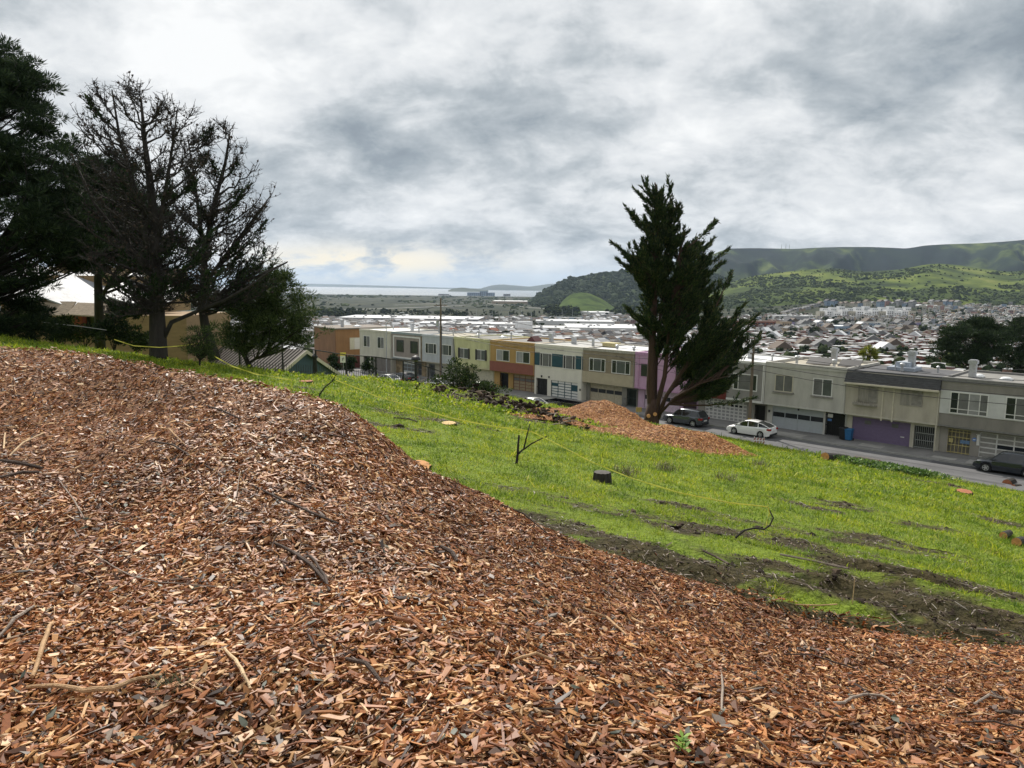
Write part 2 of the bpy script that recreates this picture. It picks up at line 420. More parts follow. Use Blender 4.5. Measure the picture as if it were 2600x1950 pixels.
# pale driveway slabs let into the pavement, a few mm proud
b = MB()
for u0, u1, v0, v1 in ((58, 61.5, -2.5, -.9), (67.5, 72.5, -2.4, -.8), (77.5, 79.5, -1.9, -.6), (83.6, 85.4, -2.3, -1.3), (86.2, 87.6, -2.45, -.7), (46, 50, -2.4, -.8), (38.5, 42.5, -2.4, -.9)):
    b.add([row(u0, v0, Z_WALK + .005), row(u1, v0, Z_WALK + .005), row(u1, v1, Z_WALK + .005), row(u0, v1, Z_WALK + .005)], [(0, 1, 2, 3)])
tag(b.build('pavement_slabs', mat('pale_concrete', (.30, .29, .265), .9, .2, 1.2)), kind='structure')
# asphalt repair strips, a few mm proud of the road
b = MB()
for u0, u1, v0, v1 in ((70, 96, -5.4, -5.1), (60, 90, -7.9, -7.3), (84, 93, -3.9, -2.95), (66, 71, -9.6, -8.6)):
    p = [row(u0, v0, Z_ROAD + .004), row(u1, v0, Z_ROAD + .004), row(u1, v1, Z_ROAD + .004), row(u0, v1, Z_ROAD + .004)]; b.add(p, [(0, 1, 2, 3)])
tag(b.build('road_patch', mat('asphalt_patch', (.075, .075, .078), .9, .2, 1.2)), kind='structure')

# ================================================================= chip mound in the foreground
CREST = [(-420, 850, 15.5), (-200, 866, 14.8), (0, 884, 14), (130, 893, 13.3), (270, 908, 12.6), (420, 938, 12.0), (540, 958, 11.6), (650, 975, 11.3), (750, 1000, 11), (830, 1022, 10.8), (893, 1046, 10.5), (950, 1092, 10.3), (1022, 1158, 10.2), (1117, 1210, 10.2),
         (1230, 1263, 10.0), (1330, 1316, 9.8), (1445, 1372, 9.6), (1530, 1405, 9.5), (1650, 1443, 9.3), (1763, 1480, 9.2), (1880, 1520, 8.9), (2000, 1566, 8.7), (2115, 1598, 8.6), (2230, 1616, 8.6), (2400, 1634, 8.7), (2600, 1648, 8.8), (2900, 1665, 8.9)]
CP = [at(*c) for c in CREST]
INT = [at(1300, 1950, 2.75), at(0, 1950, 3.1), at(2600, 1950, 3.3), at(650, 1950, 2.9), at(1950, 1950, 3.0), at(0, 1400, 6.4), at(300, 1300, 7.4), at(600, 1450, 5.7), at(900, 1350, 6.7), at(1300, 1550, 5.6),
       at(150, 1080, 10.6), at(500, 1120, 9.3), at(1700, 1680, 5.4), at(2200, 1780, 5.6), at(700, 1150, 8.9), at(2500, 1780, 6.0), at(1000, 1600, 4.4), at(2600, 1850, 4.6),
       Vector((0, 0, -1.72)), Vector((-3, 0, -1.6)), Vector((3, 0, -2.05)), Vector((0, -3, -1.75)), Vector((-4, -3, -1.6)), Vector((5, -3, -2.5)), Vector((-8, 0, -1.5)), Vector((-10, 5, -1.5)), Vector((8, 0, -3.4)), Vector((9, 4, -3.8))]
_C = np.array([[p.x, p.y, p.z] for p in CP + INT])
def _tps(P, lam=0.03):
    n = len(P); d = np.hypot(P[:, None, 0] - P[None, :, 0], P[:, None, 1] - P[None, :, 1])
    K = np.where(d > 0, d * d * np.log(d + 1e-9), 0) + lam * np.eye(n)
    A = np.zeros((n + 3, n + 3)); A[:n, :n] = K; A[:n, n] = 1; A[:n, n + 1] = P[:, 0]; A[:n, n + 2] = P[:, 1]; A[n:, :n] = A[:n, n:].T
    return np.linalg.solve(A, np.concatenate([P[:, 2], np.zeros(3)]))
_W = _tps(_C)
def tps_eval(x, y):
    sh = np.shape(x); x = np.ravel(x); y = np.ravel(y); out = np.empty(len(x)); n = len(_C)
    for i in range(0, len(x), 20000):
        a = x[i:i + 20000]; c = y[i:i + 20000]
        d = np.hypot(a[:, None] - _C[None, :, 0], c[:, None] - _C[None, :, 1])
        out[i:i + 20000] = np.where(d > 0, d * d * np.log(d + 1e-9), 0) @ _W[:n] + _W[n] + _W[n + 1] * a + _W[n + 2] * c
    return out.reshape(sh)
_cx = np.array([p.x for p in CP]); _cyy = np.array([p.y for p in CP]); _cz = np.array([p.z for p in CP])
def z_mound(x, y, rough=True):
    """inside the crest line a smooth chip surface, beyond it the pile's own angle of repose"""
    x = np.asarray(x, float); y = np.asarray(y, float)
    # nearest point of the crest polyline
    best = np.full(x.shape, 1e9); zc = np.zeros(x.shape); side = np.zeros(x.shape)
    for i in range(len(_cx) - 1):
        ax, ay, bx, by = _cx[i], _cyy[i], _cx[i + 1], _cyy[i + 1]
        t = np.clip(((x - ax) * (bx - ax) + (y - ay) * (by - ay)) / ((bx - ax) ** 2 + (by - ay) ** 2), 0, 1)
        d = np.hypot(x - ax - t * (bx - ax), y - ay - t * (by - ay))
        m = d < best; best = np.where(m, d, best); zc = np.where(m, _cz[i] + t * (_cz[i + 1] - _cz[i]), zc)
        cr = (bx - ax) * (y - ay) - (by - ay) * (x - ax); side = np.where(m, cr, side)
    xi = np.interp(np.clip(y, 0, None), [0, 1], [0, 0])
    z_in = tps_eval(np.clip(x, -14, 10), np.clip(y, -4, 15))
    zo = zc - 0.72 * best
    bl = 0.25
    z = np.where(side > 0, zo, np.minimum(z_in, zc + 0.5 * best + .3))
    if rough: z = z + 0.10 * fbm(x * 0.8, y * 0.8, 4) * sstep(0, 1.2, best) + 0.05 * fbm(x * 2.7, y * 2.7, 4)
    return z
def chip_ground_material(name='chip_ground', scale=26.0, tint=1.0):
    m = bpy.data.materials.new(name); m.use_nodes = True
    nt = m.node_tree; N = nt.nodes; Lk = nt.links; b = N['Principled BSDF']; b.inputs['Roughness'].default_value = .8; b.inputs['Specular IOR Level'].default_value = .25
    tc = N.new('ShaderNodeTexCoord'); mp = N.new('ShaderNodeMapping'); mp.inputs['Scale'].default_value = (1, 2.2, 1.5); mp.inputs['Rotation'].default_value = (.2, .1, .7); Lk.new(tc.outputs['Object'], mp.inputs[0])
    v = N.new('ShaderNodeTexVoronoi'); v.inputs['Scale'].default_value = scale; Lk.new(mp.outputs[0], v.inputs['Vector'])
    sp = N.new('ShaderNodeSeparateColor'); Lk.new(v.outputs['Color'], sp.inputs[0])
    r = N.new('ShaderNodeValToRGB'); Lk.new(sp.outputs[0], r.inputs[0]); e = r.color_ramp.elements
    e[0].color = (.03 * tint, .015 * tint, .008 * tint, 1); e[1].color = (.36 * tint, .20 * tint, .10 * tint, 1)
    k = e.new(.35); k.color = (.13 * tint, .055 * tint, .024 * tint, 1); k = e.new(.7); k.color = (.26 * tint, .115 * tint, .048 * tint, 1)
    Lk.new(r.outputs[0], b.inputs['Base Color'])
    bp = N.new('ShaderNodeBump'); bp.inputs['Strength'].default_value = 1.0; bp.inputs['Distance'].default_value = .04
    Lk.new(sp.outputs[1], bp.inputs['Height']); Lk.new(bp.outputs[0], b.inputs['Normal'])
    return m
CHIP_GROUND = chip_ground_material()
def build_mound():
    xs = np.arange(-17, 13.01, 0.11); ys = np.arange(-6, 19.0, 0.11)
    X, Y = np.meshgrid(xs, ys); Z = z_mound(X, Y)
    zh = z_hill(X, Y); keep = Z > zh - 1.2
    r, c = X.shape; i = np.arange(r * c).reshape(r, c)
    F = np.stack([i[:-1, :-1], i[:-1, 1:], i[1:, 1:], i[1:, :-1]], -1).reshape(-1, 4)
    kf = keep.ravel()[F].any(1); F = F[kf]
    used = np.unique(F); remap = np.full(r * c, -1); remap[used] = np.arange(len(used))
    V = np.stack([X, Y, Z], -1).reshape(-1, 3)[used]
    o = np_mesh('chip_mound', V, remap[F], CHIP_GROUND, smooth=True); tag(o, 'broad heap of reddish wood chips filling the foreground', 'mound', kind='structure')
build_mound()

# loose chips ------------------------------------------------------
CHIP_STOPS = [(0.0, (.026, .014, .008)), (.10, (.09, .036, .014)), (.30, (.225, .076, .022)), (.52, (.345, .132, .039)), (.70, (.45, .205, .067)), (.83, (.55, .315, .125)), (.94, (.62, .42, .22)), (.978, (.66, .48, .30)), (.985, (.26, .22, .18)), (1.0, (.10, .08, .065))]
CHIP_MAT = island_mat('wood_chip', CHIP_STOPS, rough=.52, spec=.35, streak=90.0)
def damp_patches(m):
    nt = m.node_tree; N = nt.nodes; b = N['Principled BSDF']; src = b.inputs['Base Color'].links[0].from_socket
    tc = N.new('ShaderNodeTexCoord'); n = N.new('ShaderNodeTexNoise'); n.inputs['Scale'].default_value = .8; n.inputs['Detail'].default_value = 7; n.inputs['Roughness'].default_value = .65; nt.links.new(tc.outputs['Object'], n.inputs['Vector'])
    r = N.new('ShaderNodeValToRGB'); r.color_ramp.elements[0].position = .36; r.color_ramp.elements[0].color = (.60, .53, .48, 1); r.color_ramp.elements[1].position = .62; r.color_ramp.elements[1].color = (1.12, 1.05, 1.0, 1); nt.links.new(n.outputs['Fac'], r.inputs[0])
    mx = N.new('ShaderNodeMix'); mx.data_type = 'RGBA'; mx.blend_type = 'MULTIPLY'; mx.inputs[0].default_value = 1; nt.links.new(src, mx.inputs[6]); nt.links.new(r.outputs[0], mx.inputs[7]); nt.links.new(mx.outputs[2], b.inputs['Base Color'])
damp_patches(CHIP_MAT)
def surf_frame(fn, x, y, e=0.06):
    gx = (fn(x + e, y) - fn(x - e, y)) / (2 * e); gy = (fn(x, y + e) - fn(x, y - e)) / (2 * e)
    n = np.stack([-gx, -gy, np.ones_like(gx)], -1); return n / np.linalg.norm(n, axis=1, keepdims=True)
def chips_mesh(name, P, Nn, Ln, Wd, Tk, material, tilt=0.42, flow=None):
    """one irregular six-sided sliver per point"""
    n = len(P)
    nn = Nn + rng.normal(0, 1, (n, 3)) * (tilt * np.clip(.055 / np.maximum(Ln, .01), .22, 1.0))[:, None]; nn /= np.linalg.norm(nn, axis=1, keepdims=True)
    a = rng.normal(0, 1, (n, 3)) if flow is None else flow + rng.normal(0, .8, (n, 3))
    t = a - nn * (a * nn).sum(1, keepdims=True); t /= np.linalg.norm(t, axis=1, keepdims=True)
    s = np.cross(nn, t)
    C = np.array([(-1, -1, -1), (1, -1, -1), (1, 1, -1), (-1, 1, -1), (-1, -1, 1), (1, -1, 1), (1, 1, 1), (-1, 1, 1)], float) * .5
    J = C[None] * (1 + rng.uniform(-.55, .25, (n, 8, 3)))
    J[:, :, 0] += rng.uniform(-.3, .3, (n, 1)) * C[None, :, 1]                    # skewed ends
    tap = rng.uniform(.25, 1.0, (n, 1)); J[:, :, 1] *= np.where(C[None, :, 0] > 0, tap, 1)
    bend = rng.normal(0, .2, (n, 1)); off = bend * (J[:, :, 1] ** 2)
    V = P[:, None, :] + J[:, :, 0:1] * Ln[:, None, None] * t[:, None, :] + J[:, :, 1:2] * Wd[:, None, None] * s[:, None, :] + (J[:, :, 2:3] * Tk[:, None, None] + off[:, :, None] * Wd[:, None, None] * .4) * nn[:, None, :]
    Q = np.array([(0, 3, 2, 1), (4, 5, 6, 7), (0, 1, 5, 4), (1, 2, 6, 5), (2, 3, 7, 6), (3, 0, 4, 7)])
    F = (np.arange(n)[:, None, None] * 8 + Q[None]).reshape(-1, 4)
    return np_mesh(name, V.reshape(-1, 3), F, material)
def polar_points(n, r0, r1, half, pw=1.0):
    r = (r0 ** pw + rng.random(n) * (r1 ** pw - r0 ** pw)) ** (1 / pw); th = rng.uniform(-half, half, n)
    return r * np.sin(th), r * np.cos(th)
def mound_points(n, r0, r1, pw):
    x, y = polar_points(n, r0, r1, rad(50), pw)
    z = z_mound(x, y); zh = z_hill(x, y); spill = rng.random(n) < .55 * np.exp(-np.maximum(zh - z, 0) / .16); k = (z > zh - .03) | (spill & (z > zh - .8)); z = np.maximum(z, zh + .01)
    return x[k], y[k], z[k]
def build_chips():
    Ps, Ls, Ws, Ts = [], [], [], []
    for n, r0, r1, pw, sc in ((120000, 1.3, 6.0, 1.5, 1.2), (150000, 5.0, 10.2, 1.5, 1.2), (130000, 8.5, 17.0, 1.5, 1.35)):
        x, y, z = mound_points(n, r0, r1, pw); m = len(x)
        L = np.exp(rng.normal(np.log(.032), .55, m)) * sc; L = np.clip(L, .012, .14)
        W = L * rng.uniform(.2, .7, m); W = np.minimum(W, .04)
        lng = rng.random(m) < .12; L = np.where(lng, rng.uniform(.06, .2, m), L); W = np.where(lng, rng.uniform(.005, .020, m), W); bs = rng.random(m) < .014; L = np.where(bs, rng.uniform(.06, .12, m), L); W = np.where(bs, rng.uniform(.025, .055, m), W); vl = rng.random(m) < .006; L = np.where(vl, rng.uniform(.16, .32, m), L); W = np.where(vl, rng.uniform(.008, .02, m), W)
        T = rng.uniform(.003, .0095, m) * sc
        z = z + rng.uniform(-.016, .040, m) * sc
        Ps.append(np.stack([x, y, z], -1)); Ls.append(L); Ws.append(W); Ts.append(T)
    P = np.concatenate(Ps); L = np.concatenate(Ls); W = np.concatenate(Ws); T = np.concatenate(Ts)
    Nn = surf_frame(z_mound, P[:, 0], P[:, 1])
    o = chips_mesh('wood_chips', P, Nn, L, W, T, CHIP_MAT, .44); tag(o, 'loose reddish and tan wood chips covering the mound', 'wood chips', kind='stuff')
build_chips()
# ================================================================= the row of houses
def glass_mat(name, color, rough=.08, spec=.6):
    m = mat(name, color, rough, .25, 1.3, spec=spec); return m
G_DARK = glass_mat('window_glass_dark', (.022, .026, .03), .12, .4); G_MID = glass_mat('window_glass_curtained', (.13, .13, .125), .4, .3); G_PALE = glass_mat('window_glass_blinds', (.26, .26, .25), .5, .3)
G_GREEN = glass_mat('window_glass_greenish', (.075, .085, .08), .3, .35)
WHITE = mat('white_trim', (.62, .61, .58), .6, .08, 3); CREAM = mat('cream_trim', (.5, .46, .36), .7, .1, 3)
GALV = mat('galvanised_metal', (.42, .43, .44), .45, .2, 6, metal=.6); IRON = mat('black_iron', (.014, .014, .016), .5, .2, 8)
BRONZE = mat('dark_metal_frame', (.03, .028, .027), .5, .2, 5)
def stucco(name, c, var=.17): return mat(name, c, .9, var, 1.1, .25, stretch=(1, 1, .35), bscale=25, detail=9)
def siding(name, c, n=6.0):
    """painted boards: vertical grooves"""
    if name in MATS: return MATS[name]
    m = mat(name, c, .85, .1, 1.2); nt = m.node_tree; N = nt.nodes
    w = N.new('ShaderNodeTexWave'); w.inputs['Scale'].default_value = n; w.bands_direction = 'X'; w.wave_profile = 'SAW'
    tc = N.new('ShaderNodeTexCoord'); nt.links.new(tc.outputs['Object'], w.inputs['Vector'])
    bp = N.new('ShaderNodeBump'); bp.inputs['Strength'].default_value = .5; bp.inputs['Distance'].default_value = .02
    nt.links.new(w.outputs['Fac'], bp.inputs['Height']); nt.links.new(bp.outputs[0], N['Principled BSDF'].inputs['Normal']); return m
def stone(name, c1, c2, scale=2.2):
    m = mat(name, c1, .9); nt = m.node_tree; N = nt.nodes
    v = N.new('ShaderNodeTexVoronoi'); v.inputs['Scale'].default_value = scale; tc = N.new('ShaderNodeTexCoord'); nt.links.new(tc.outputs['Object'], v.inputs['Vector'])
    r = N.new('ShaderNodeValToRGB'); sp = N.new('ShaderNodeSeparateColor'); nt.links.new(v.outputs['Color'], sp.inputs[0]); nt.links.new(sp.outputs[0], r.inputs[0])
    r.color_ramp.elements[0].color = (*c2, 1); r.color_ramp.elements[1].color = (*c1, 1); nt.links.new(r.outputs[0], N['Principled BSDF'].inputs['Base Color'])
    bp = N.new('ShaderNodeBump'); bp.inputs['Strength'].default_value = .7; bp.inputs['Distance'].default_value = .05; nt.links.new(v.outputs['Distance'], bp.inputs['Height']); nt.links.new(bp.outputs[0], N['Principled BSDF'].inputs['Normal'])
    return m

Y_LOW = 0.85                 # ground floor stands back under the upper floor
H_MID, H_TOP = 2.42, 6.45
def window(root, x0, x1, z0, z1, y, panes=(1, 1), frame=WHITE, glass=(G_DARK,), fw=.09, sill=None, transom=None):
    """frame with mullions, each sheet of glass a sub-part; front plane at y"""
    b = MB(); w = x1 - x0; tot = sum(panes); xs = [x0]
    for p in panes: xs.append(xs[-1] + w * p / tot)
    d0, d1 = y - .05, y + .06
    b.box(x0, x1, d0, d1, z1 - fw, z1); b.box(x0, x1, d0, d1, z0, z0 + fw)
    b.box(x0, x0 + fw, d0, d1, z0 + fw, z1 - fw); b.box(x1 - fw, x1, d0, d1, z0 + fw, z1 - fw)
    for q in xs[1:-1]: b.box(q - .035, q + .035, d0 + .01, d1, z0 + fw, z1 - fw)
    if transom: b.box(x0 + fw, x1 - fw, d0 + .013, d1, z0 + transom - .03, z0 + transom + .03)
    fr = b.build('window', frame, root)
    for i in range(len(panes)):
        g = MB(); g.box(xs[i] + .03, xs[i + 1] - .03, y - .022, y + .05, z0 + .04, z1 - .04)
        g.build('pane', glass[i % len(glass)], fr)
    if sill:
        MB().box(x0 - .12, x1 + .12, y - .16, y + .02, z0 - .14, z0 - .005).build('sill', sill, fr)
    return fr
def garage(root, x0, x1, z1, y, cols, rows, frame, panel, glazed=(), glass=G_DARK, fw=.07, lattice=False, trim=None):
    """door slab, its rails and stiles, glazed panels as sub-parts"""
    d = MB().box(x0, x1, y + .05, y + .11, 0, z1).build('garage_door', panel, root)
    b = MB(); W = x1 - x0
    for i in range(cols + 1):
        c = x0 + W * i / cols; b.box(max(x0, c - fw / 2), min(x1, c + fw / 2), y + .012, y + .05, 0, z1)
    for j in range(rows + 1):
        c = z1 * j / rows
        b.box(x0, x1, y + .015, y + .049, max(0, c - fw / 2), min(z1, c + fw / 2))
    b.build('rails', frame, d)
    for (i, j) in glazed:
        MB().box(x0 + W * i / cols + fw / 2, x0 + W * (i + 1) / cols - fw / 2, y + .03, y + .06, z1 * j / rows + fw / 2, z1 * (j + 1) / rows - fw / 2).build('pane', glass, d)
    if trim:
        t = MB(); t.box(x0 - .14, x0, y - .03, y + .1, 0, z1 + .14); t.box(x1, x1 + .14, y - .03, y + .1, 0, z1 + .14); t.box(x0, x1, y - .03, y + .1, z1, z1 + .14)
        t.build('door_surround', trim, root)
    return d
def gate(root, x0, x1, z1, y, bars=9, metal=IRON, back=None, rails=(.1, 1.0, 1.95), name='security_gate', plates=()):
    b = MB(); n = bars
    for i in range(n + 1):
        c = x0 + (x1 - x0) * i / n; b.box(c - .018, c + .018, y - .01, y + .025, 0.02, z1)
    for r in rails: b.box(x0, x1, y - .018, y + .03, r - .03, r + .03)
    b.box(x0, x1, y - .02, y + .03, z1 - .05, z1)
    g = b.build(name, metal, root)
    for a, c, e, f in plates: MB().box(a, c, y - .03, y - .021, e, f).build('plate', metal, g)
    if back: MB().box(x0 - .02, x1 + .02, y + .45, y + .5, 0, z1).build('door', back, root)
    return g
def pipe_vent(root, x, y, z, h, r=.09, cap=True, m=GALV):
    y *= .62
    b = MB(); b.lathe([(r, 0), (r, h)], (x, y, z), 10)
    if cap: b.lathe([(r * 1.1, h), (r * 1.7, h + .05), (r * 1.7, h + .22), (r * .6, h + .3)], (x, y, z), 10)
    return b.build('roof_vent', m, root)
def chimney(root, x, y, z, h=1.3, s=.22):
    y *= .62
    b = MB(); b.box(x - s, x + s, y - s, y + s, z, z + h); b.box(x - s * 1.35, x + s * 1.35, y - s * 1.35, y + s * 1.35, z + h, z + h + .28); b.box(x - s * 1.0, x + s * 1.0, y - s * 1.0, y + s, z + h + .28, z + h + .36)
    return b.build('chimney', GALV, root)
def skylight(root, x, y, z, w=.7, d=.9, dome=True):
    y *= .7
    b = MB(); b.box(x - w / 2, x + w / 2, y - d / 2, y + d / 2, z, z + .15)
    if dome: b.lathe([(w * .5, .15), (w * .44, .24), (w * .25, .31), (.02, .33)], (x, y, z), 12)
    return b.build('skylight', mat('skylight_plastic', (.7, .72, .72), .3, .08, 3), root)
def wall_with_holes(x0, x1, z0, z1, y0, y1, holes):
    """a wall slab of boxes round rectangular openings (x0,x1,z1 from the ground)"""
    b = MB(); cur = x0
    for a, c, h in sorted(holes):
        if a > cur: b.box(cur, a, y0, y1, z0, z1)
        if h < z1: b.box(a, c, y0, y1, h, z1)
        cur = c
    if cur < x1: b.box(cur, x1, y0, y1, z0, z1)
    return b
def house(pxl, pxr, label, upper, lower, roof, holes, over=True, low_y=None, parapet=.18, fascia=None, depth=9.0, top=H_TOP, ztop_var=0.0, slant=0.0, name='row_house'):
    """one house of the row: ground floor with openings, projecting upper floor, flat roof behind a low parapet.  x runs along the row, y into the house"""
    u0 = row_u(pxl); u1 = row_u(pxr); W = u1 - u0 - .02; p = row(u0 + .01, 0, Z_WALK)
    root = thing(name, label, 'house', p, TH, 'row houses along the street')
    yl = Y_LOW if over else 0.0
    T = top + ztop_var
    fr = lambda f: f * W
    hs = [(fr(a), fr(c), h) for a, c, h in holes]
    b = wall_with_holes(0, W, 0, H_MID, yl, yl + .35, hs)
    b.box(0, W, yl + .95, depth, 0, H_MID)                                        # body behind the recesses
    b.box(0, .2, yl + .35, yl + .95, 0, H_MID); b.box(W - .2, W, yl + .35, yl + .95, 0, H_MID)
    b.build('ground_floor', lower, root)
    b = MB()
    if slant:
        b.hexa([(slant, .22, H_MID), (W - slant * .2, .22, H_MID), (W, depth, H_MID), (0, depth, H_MID), (0, 0, T), (W, 0, T), (W, depth, T), (0, depth, T)])
    else:
        b.box(0, W, 0, depth, H_MID, T)
    b.build('upper_floor', upper, root)
    b = MB(); b.box(0, W, .3, depth - .3, T, T + .03)
    b.build('roof', roof, root)
    b = MB(); pz = T + parapet
    b.box(-.0, W, -.07, .3, T - .14, pz); b.box(0, W, depth - .3, depth, T - .1, pz); b.box(0, .22, .3, depth - .3, T + .03, pz - .02); b.box(W - .22, W, .3, depth - .3, T + .03, pz - .02)
    b.build('parapet', fascia or upper, root)
    b = MB(); b.lathe([(.045, 0), (.045, T - .3)], (W - .1, -.075, .05 if not over else 0), 7)
    if over: b = MB(); b.tube([(W - .1, -.06, T - .2), (W - .1, -.06, H_MID + .05), (W - .1, yl - .06, H_MID - .25), (W - .1, yl - .06, .05)], .045, 6)
    b.build('downpipe', lower, root)
    if over: MB().box(.02, W - .02, -.035, -.004, H_MID - .02, H_MID + .12).build('floor_trim', fascia or lower, root)
    return root, W, fr, T
R_WHITE = mat('white_roof_coating', (.62, .63, .63), .55, .16, .5, detail=8); R_GREY = mat('grey_gravel_roof', (.20, .195, .18), .9, .22, .6, .2, detail=9); R_TAN = mat('tan_gravel_roof', (.36, .33, .26), .9, .2, .6, .2, detail=9); R_DARK = mat('dark_felt_roof', (.075, .075, .08), .8, .25, .5, detail=8); R_MID = mat('pale_grey_roof', (.36, .36, .345), .8, .2, .5, detail=8)
BLACKDOOR = mat('black_door', (.018, .018, .02), .45, .2, 4)
def wallmounted(root, x, y, z, m=IRON, w=.12, h=.22, name='wall_lamp'):
    b = MB(); b.box(x - w / 2, x + w / 2, y - .12, y + .01, z, z + h); b.box(x - w * .8, x + w * .8, y - .16, y + .005, z + h, z + h + .04)
    return b.build(name, m, root)

# 1 cream
c = stucco('cream_stucco', (.47, .45, .38))
r, W, F, T = house(914.5, 995, 'cream two storey row house at the left end, tall narrow paired windows', c, c, R_WHITE, [(.12, .30, 2.1), (.38, .97, 2.15)], over=False)
for a in (.13, .57): window(r, F(a), F(a + .21), 3.7, 5.6, 0, (1, 1), WHITE, (G_DARK, G_MID))
gate(r, F(.12), F(.30), 2.1, .1, 7, BRONZE, BLACKDOOR); garage(r, F(.38), F(.97), 2.15, .08, 4, 4, mat('greybrown_paint', (.16, .145, .13), .7), MATS['greybrown_paint'])
pipe_vent(r, F(.4), 7, T, .5); chimney(r, F(.8), 9, T, .9)
# 2 grey with stone ground floor
c = stucco('mauve_beige_stucco', (.27, .235, .21)); st_ = stone('tan_field_stone', (.36, .28, .17), (.16, .12, .075))
r, W, F, T = house(995, 1072, 'grey row house with white framed panel and tan stone ground floor', c, st_, R_GREY, [(.24, .62, 2.1), (.68, .85, 2.1)], fascia=mat('bluegrey_fascia', (.23, .27, .28), .8))
b = MB(); z0, z1 = 2.75, 5.85
b.box(F(.06), F(.95), -.06, .0, z1, z1 + .22); b.box(F(.06), F(.95), -.06, .0, z0 - .2, z0); b.box(F(.06), F(.06) + .22, -.06, 0, z0, z1); b.box(F(.95) - .22, F(.95), -.06, 0, z0, z1); b.build('panel_border', WHITE, r)
for a in (.17, .63): window(r, F(a), F(a + .24), 3.5, 5.4, 0, (1,), BRONZE, (G_DARK,))
garage(r, F(.24), F(.62), 2.1, Y_LOW + .08, 3, 4, mat('paleblue_frame', (.33, .39, .43), .6), WHITE, [(i, j) for i in range(3) for j in (1, 2)], G_MID); gate(r, F(.68), F(.85), 2.1, Y_LOW + .1, 6, mat('grey_gate', (.2, .22, .23), .5), BLACKDOOR)
pipe_vent(r, F(.3), 6, T, .45); chimney(r, F(.6), 10, T, .8)
# 3 pale blue grey
c = stucco('pale_bluegrey_stucco', (.40, .42, .44)); lw = siding('beige_boards', (.36, .33, .27), 5)
r, W, F, T = house(1072, 1152, 'pale blue grey row house with white garage door and arched lights', c, lw, R_TAN, [(.07, .28, 2.1), (.42, .98, 2.1)])
for a in (.11, .58): window(r, F(a), F(a + .36), 3.75, 5.35, 0, (.6, 1.2, .6), WHITE, (G_DARK, G_GREEN))
gate(r, F(.07), F(.28), 2.1, Y_LOW + .1, 6, mat('steel_gate', (.22, .24, .25), .5), BLACKDOOR)
g = garage(r, F(.42), F(.98), 2.1, Y_LOW + .08, 4, 4, mat('white_door', (.5, .48, .43), .6), MATS['white_door'])
for i in range(4):
    x = F(.42) + F(.56) * (i + .5) / 4; MB().prism([(x - .27, 1.68), (x + .27, 1.68), (x + .24, 1.83), (x + .12, 1.92), (x - .12, 1.92), (x - .24, 1.83)], 'y', Y_LOW + .085, Y_LOW + .12).build('pane', G_DARK, g)
pipe_vent(r, F(.5), 5, T, .7); skylight(r, F(.8), 9, T)
# 4 yellow
c = stucco('pale_yellow_stucco', (.52, .51, .29)); lw = stucco('buff_stucco', (.50, .46, .30))
r, W, F, T = house(1152, 1244, 'pale yellow row house with flared upper storey and dark shuttered windows', c, lw, R_GREY, [(.12, .33, 2.1), (.42, .99, 2.1)], slant=.25)
for a, e in ((.14, .42), (.62, .88)):
    window(r, F(a), F(e), 3.6, 5.1, .08, (1, 1), WHITE, (G_MID, G_GREEN))
    for q in (a, e): MB().box(F(q) - .16, F(q) + .16, .0, .06, 3.6, 5.1).build('shutter', BRONZE, r)
gate(r, F(.12), F(.33), 2.1, Y_LOW + .1, 6, mat('olive_gate', (.12, .12, .07), .6), BLACKDOOR); garage(r, F(.42), F(.99), 2.1, Y_LOW + .08, 4, 4, mat('cream_door', (.5, .47, .36), .6), MATS['cream_door'])
pipe_vent(r, F(.35), 4, T, .8); skylight(r, F(.6), 8, T, .9, 1.0)
# 5 ochre and rust
c = stucco('ochre_stucco', (.38, .24, .085)); band = siding('rust_boards', (.23, .085, .06), 4)
r, W, F, T = house(1244, 1357, 'ochre row house with rust brown band beneath its white windows', c, c, R_GREY, [(.13, .33, 2.1), (.44, .97, 2.1)])
MB().box(0, W, -.07, -.003, H_MID - .03, 3.72).build('clapboard_band', band, r)
for a in (.15, .60): window(r, F(a), F(a + .30), 3.85, 5.4, 0, (1, 1), WHITE, (G_PALE, G_DARK))
gate(r, F(.13), F(.33), 2.1, Y_LOW + .1, 8, IRON, BLACKDOOR); garage(r, F(.44), F(.97), 2.1, Y_LOW + .08, 4, 5, mat('rust_frame', (.20, .09, .055), .7), mat('tan_panel', (.30, .24, .15), .7), [(i, 3) for i in range(4)], G_MID, trim=MATS['rust_frame'])
b = MB(); b.prism([(0, 0), (1.5, 0), (1.5, .12), (.75, .75), (0, .12)], 'y', 0, 1.5); o = b.build('skylight_box', mat('maroon_metal', (.10, .03, .03), .6), r); o.location = (F(.45), 3.4, T)
b = MB(); b.hexa([(0, 0, 0), (.5, 0, 0), (.5, 1.3, 0), (0, 1.3, 0), (0, 0, .03), (.5, 0, .03), (.5, 1.3, .03), (0, 1.3, .03)]); o2 = b.build('glazing', mat('skylight_plastic2', (.6, .64, .66), .2), o); o2.location = (.06, .1, .2); o2.rotation_euler = (0, -rad(40), 0)
chimney(r, F(.95), 6, T, 1.0); pipe_vent(r, F(.12), 5, T, .9)
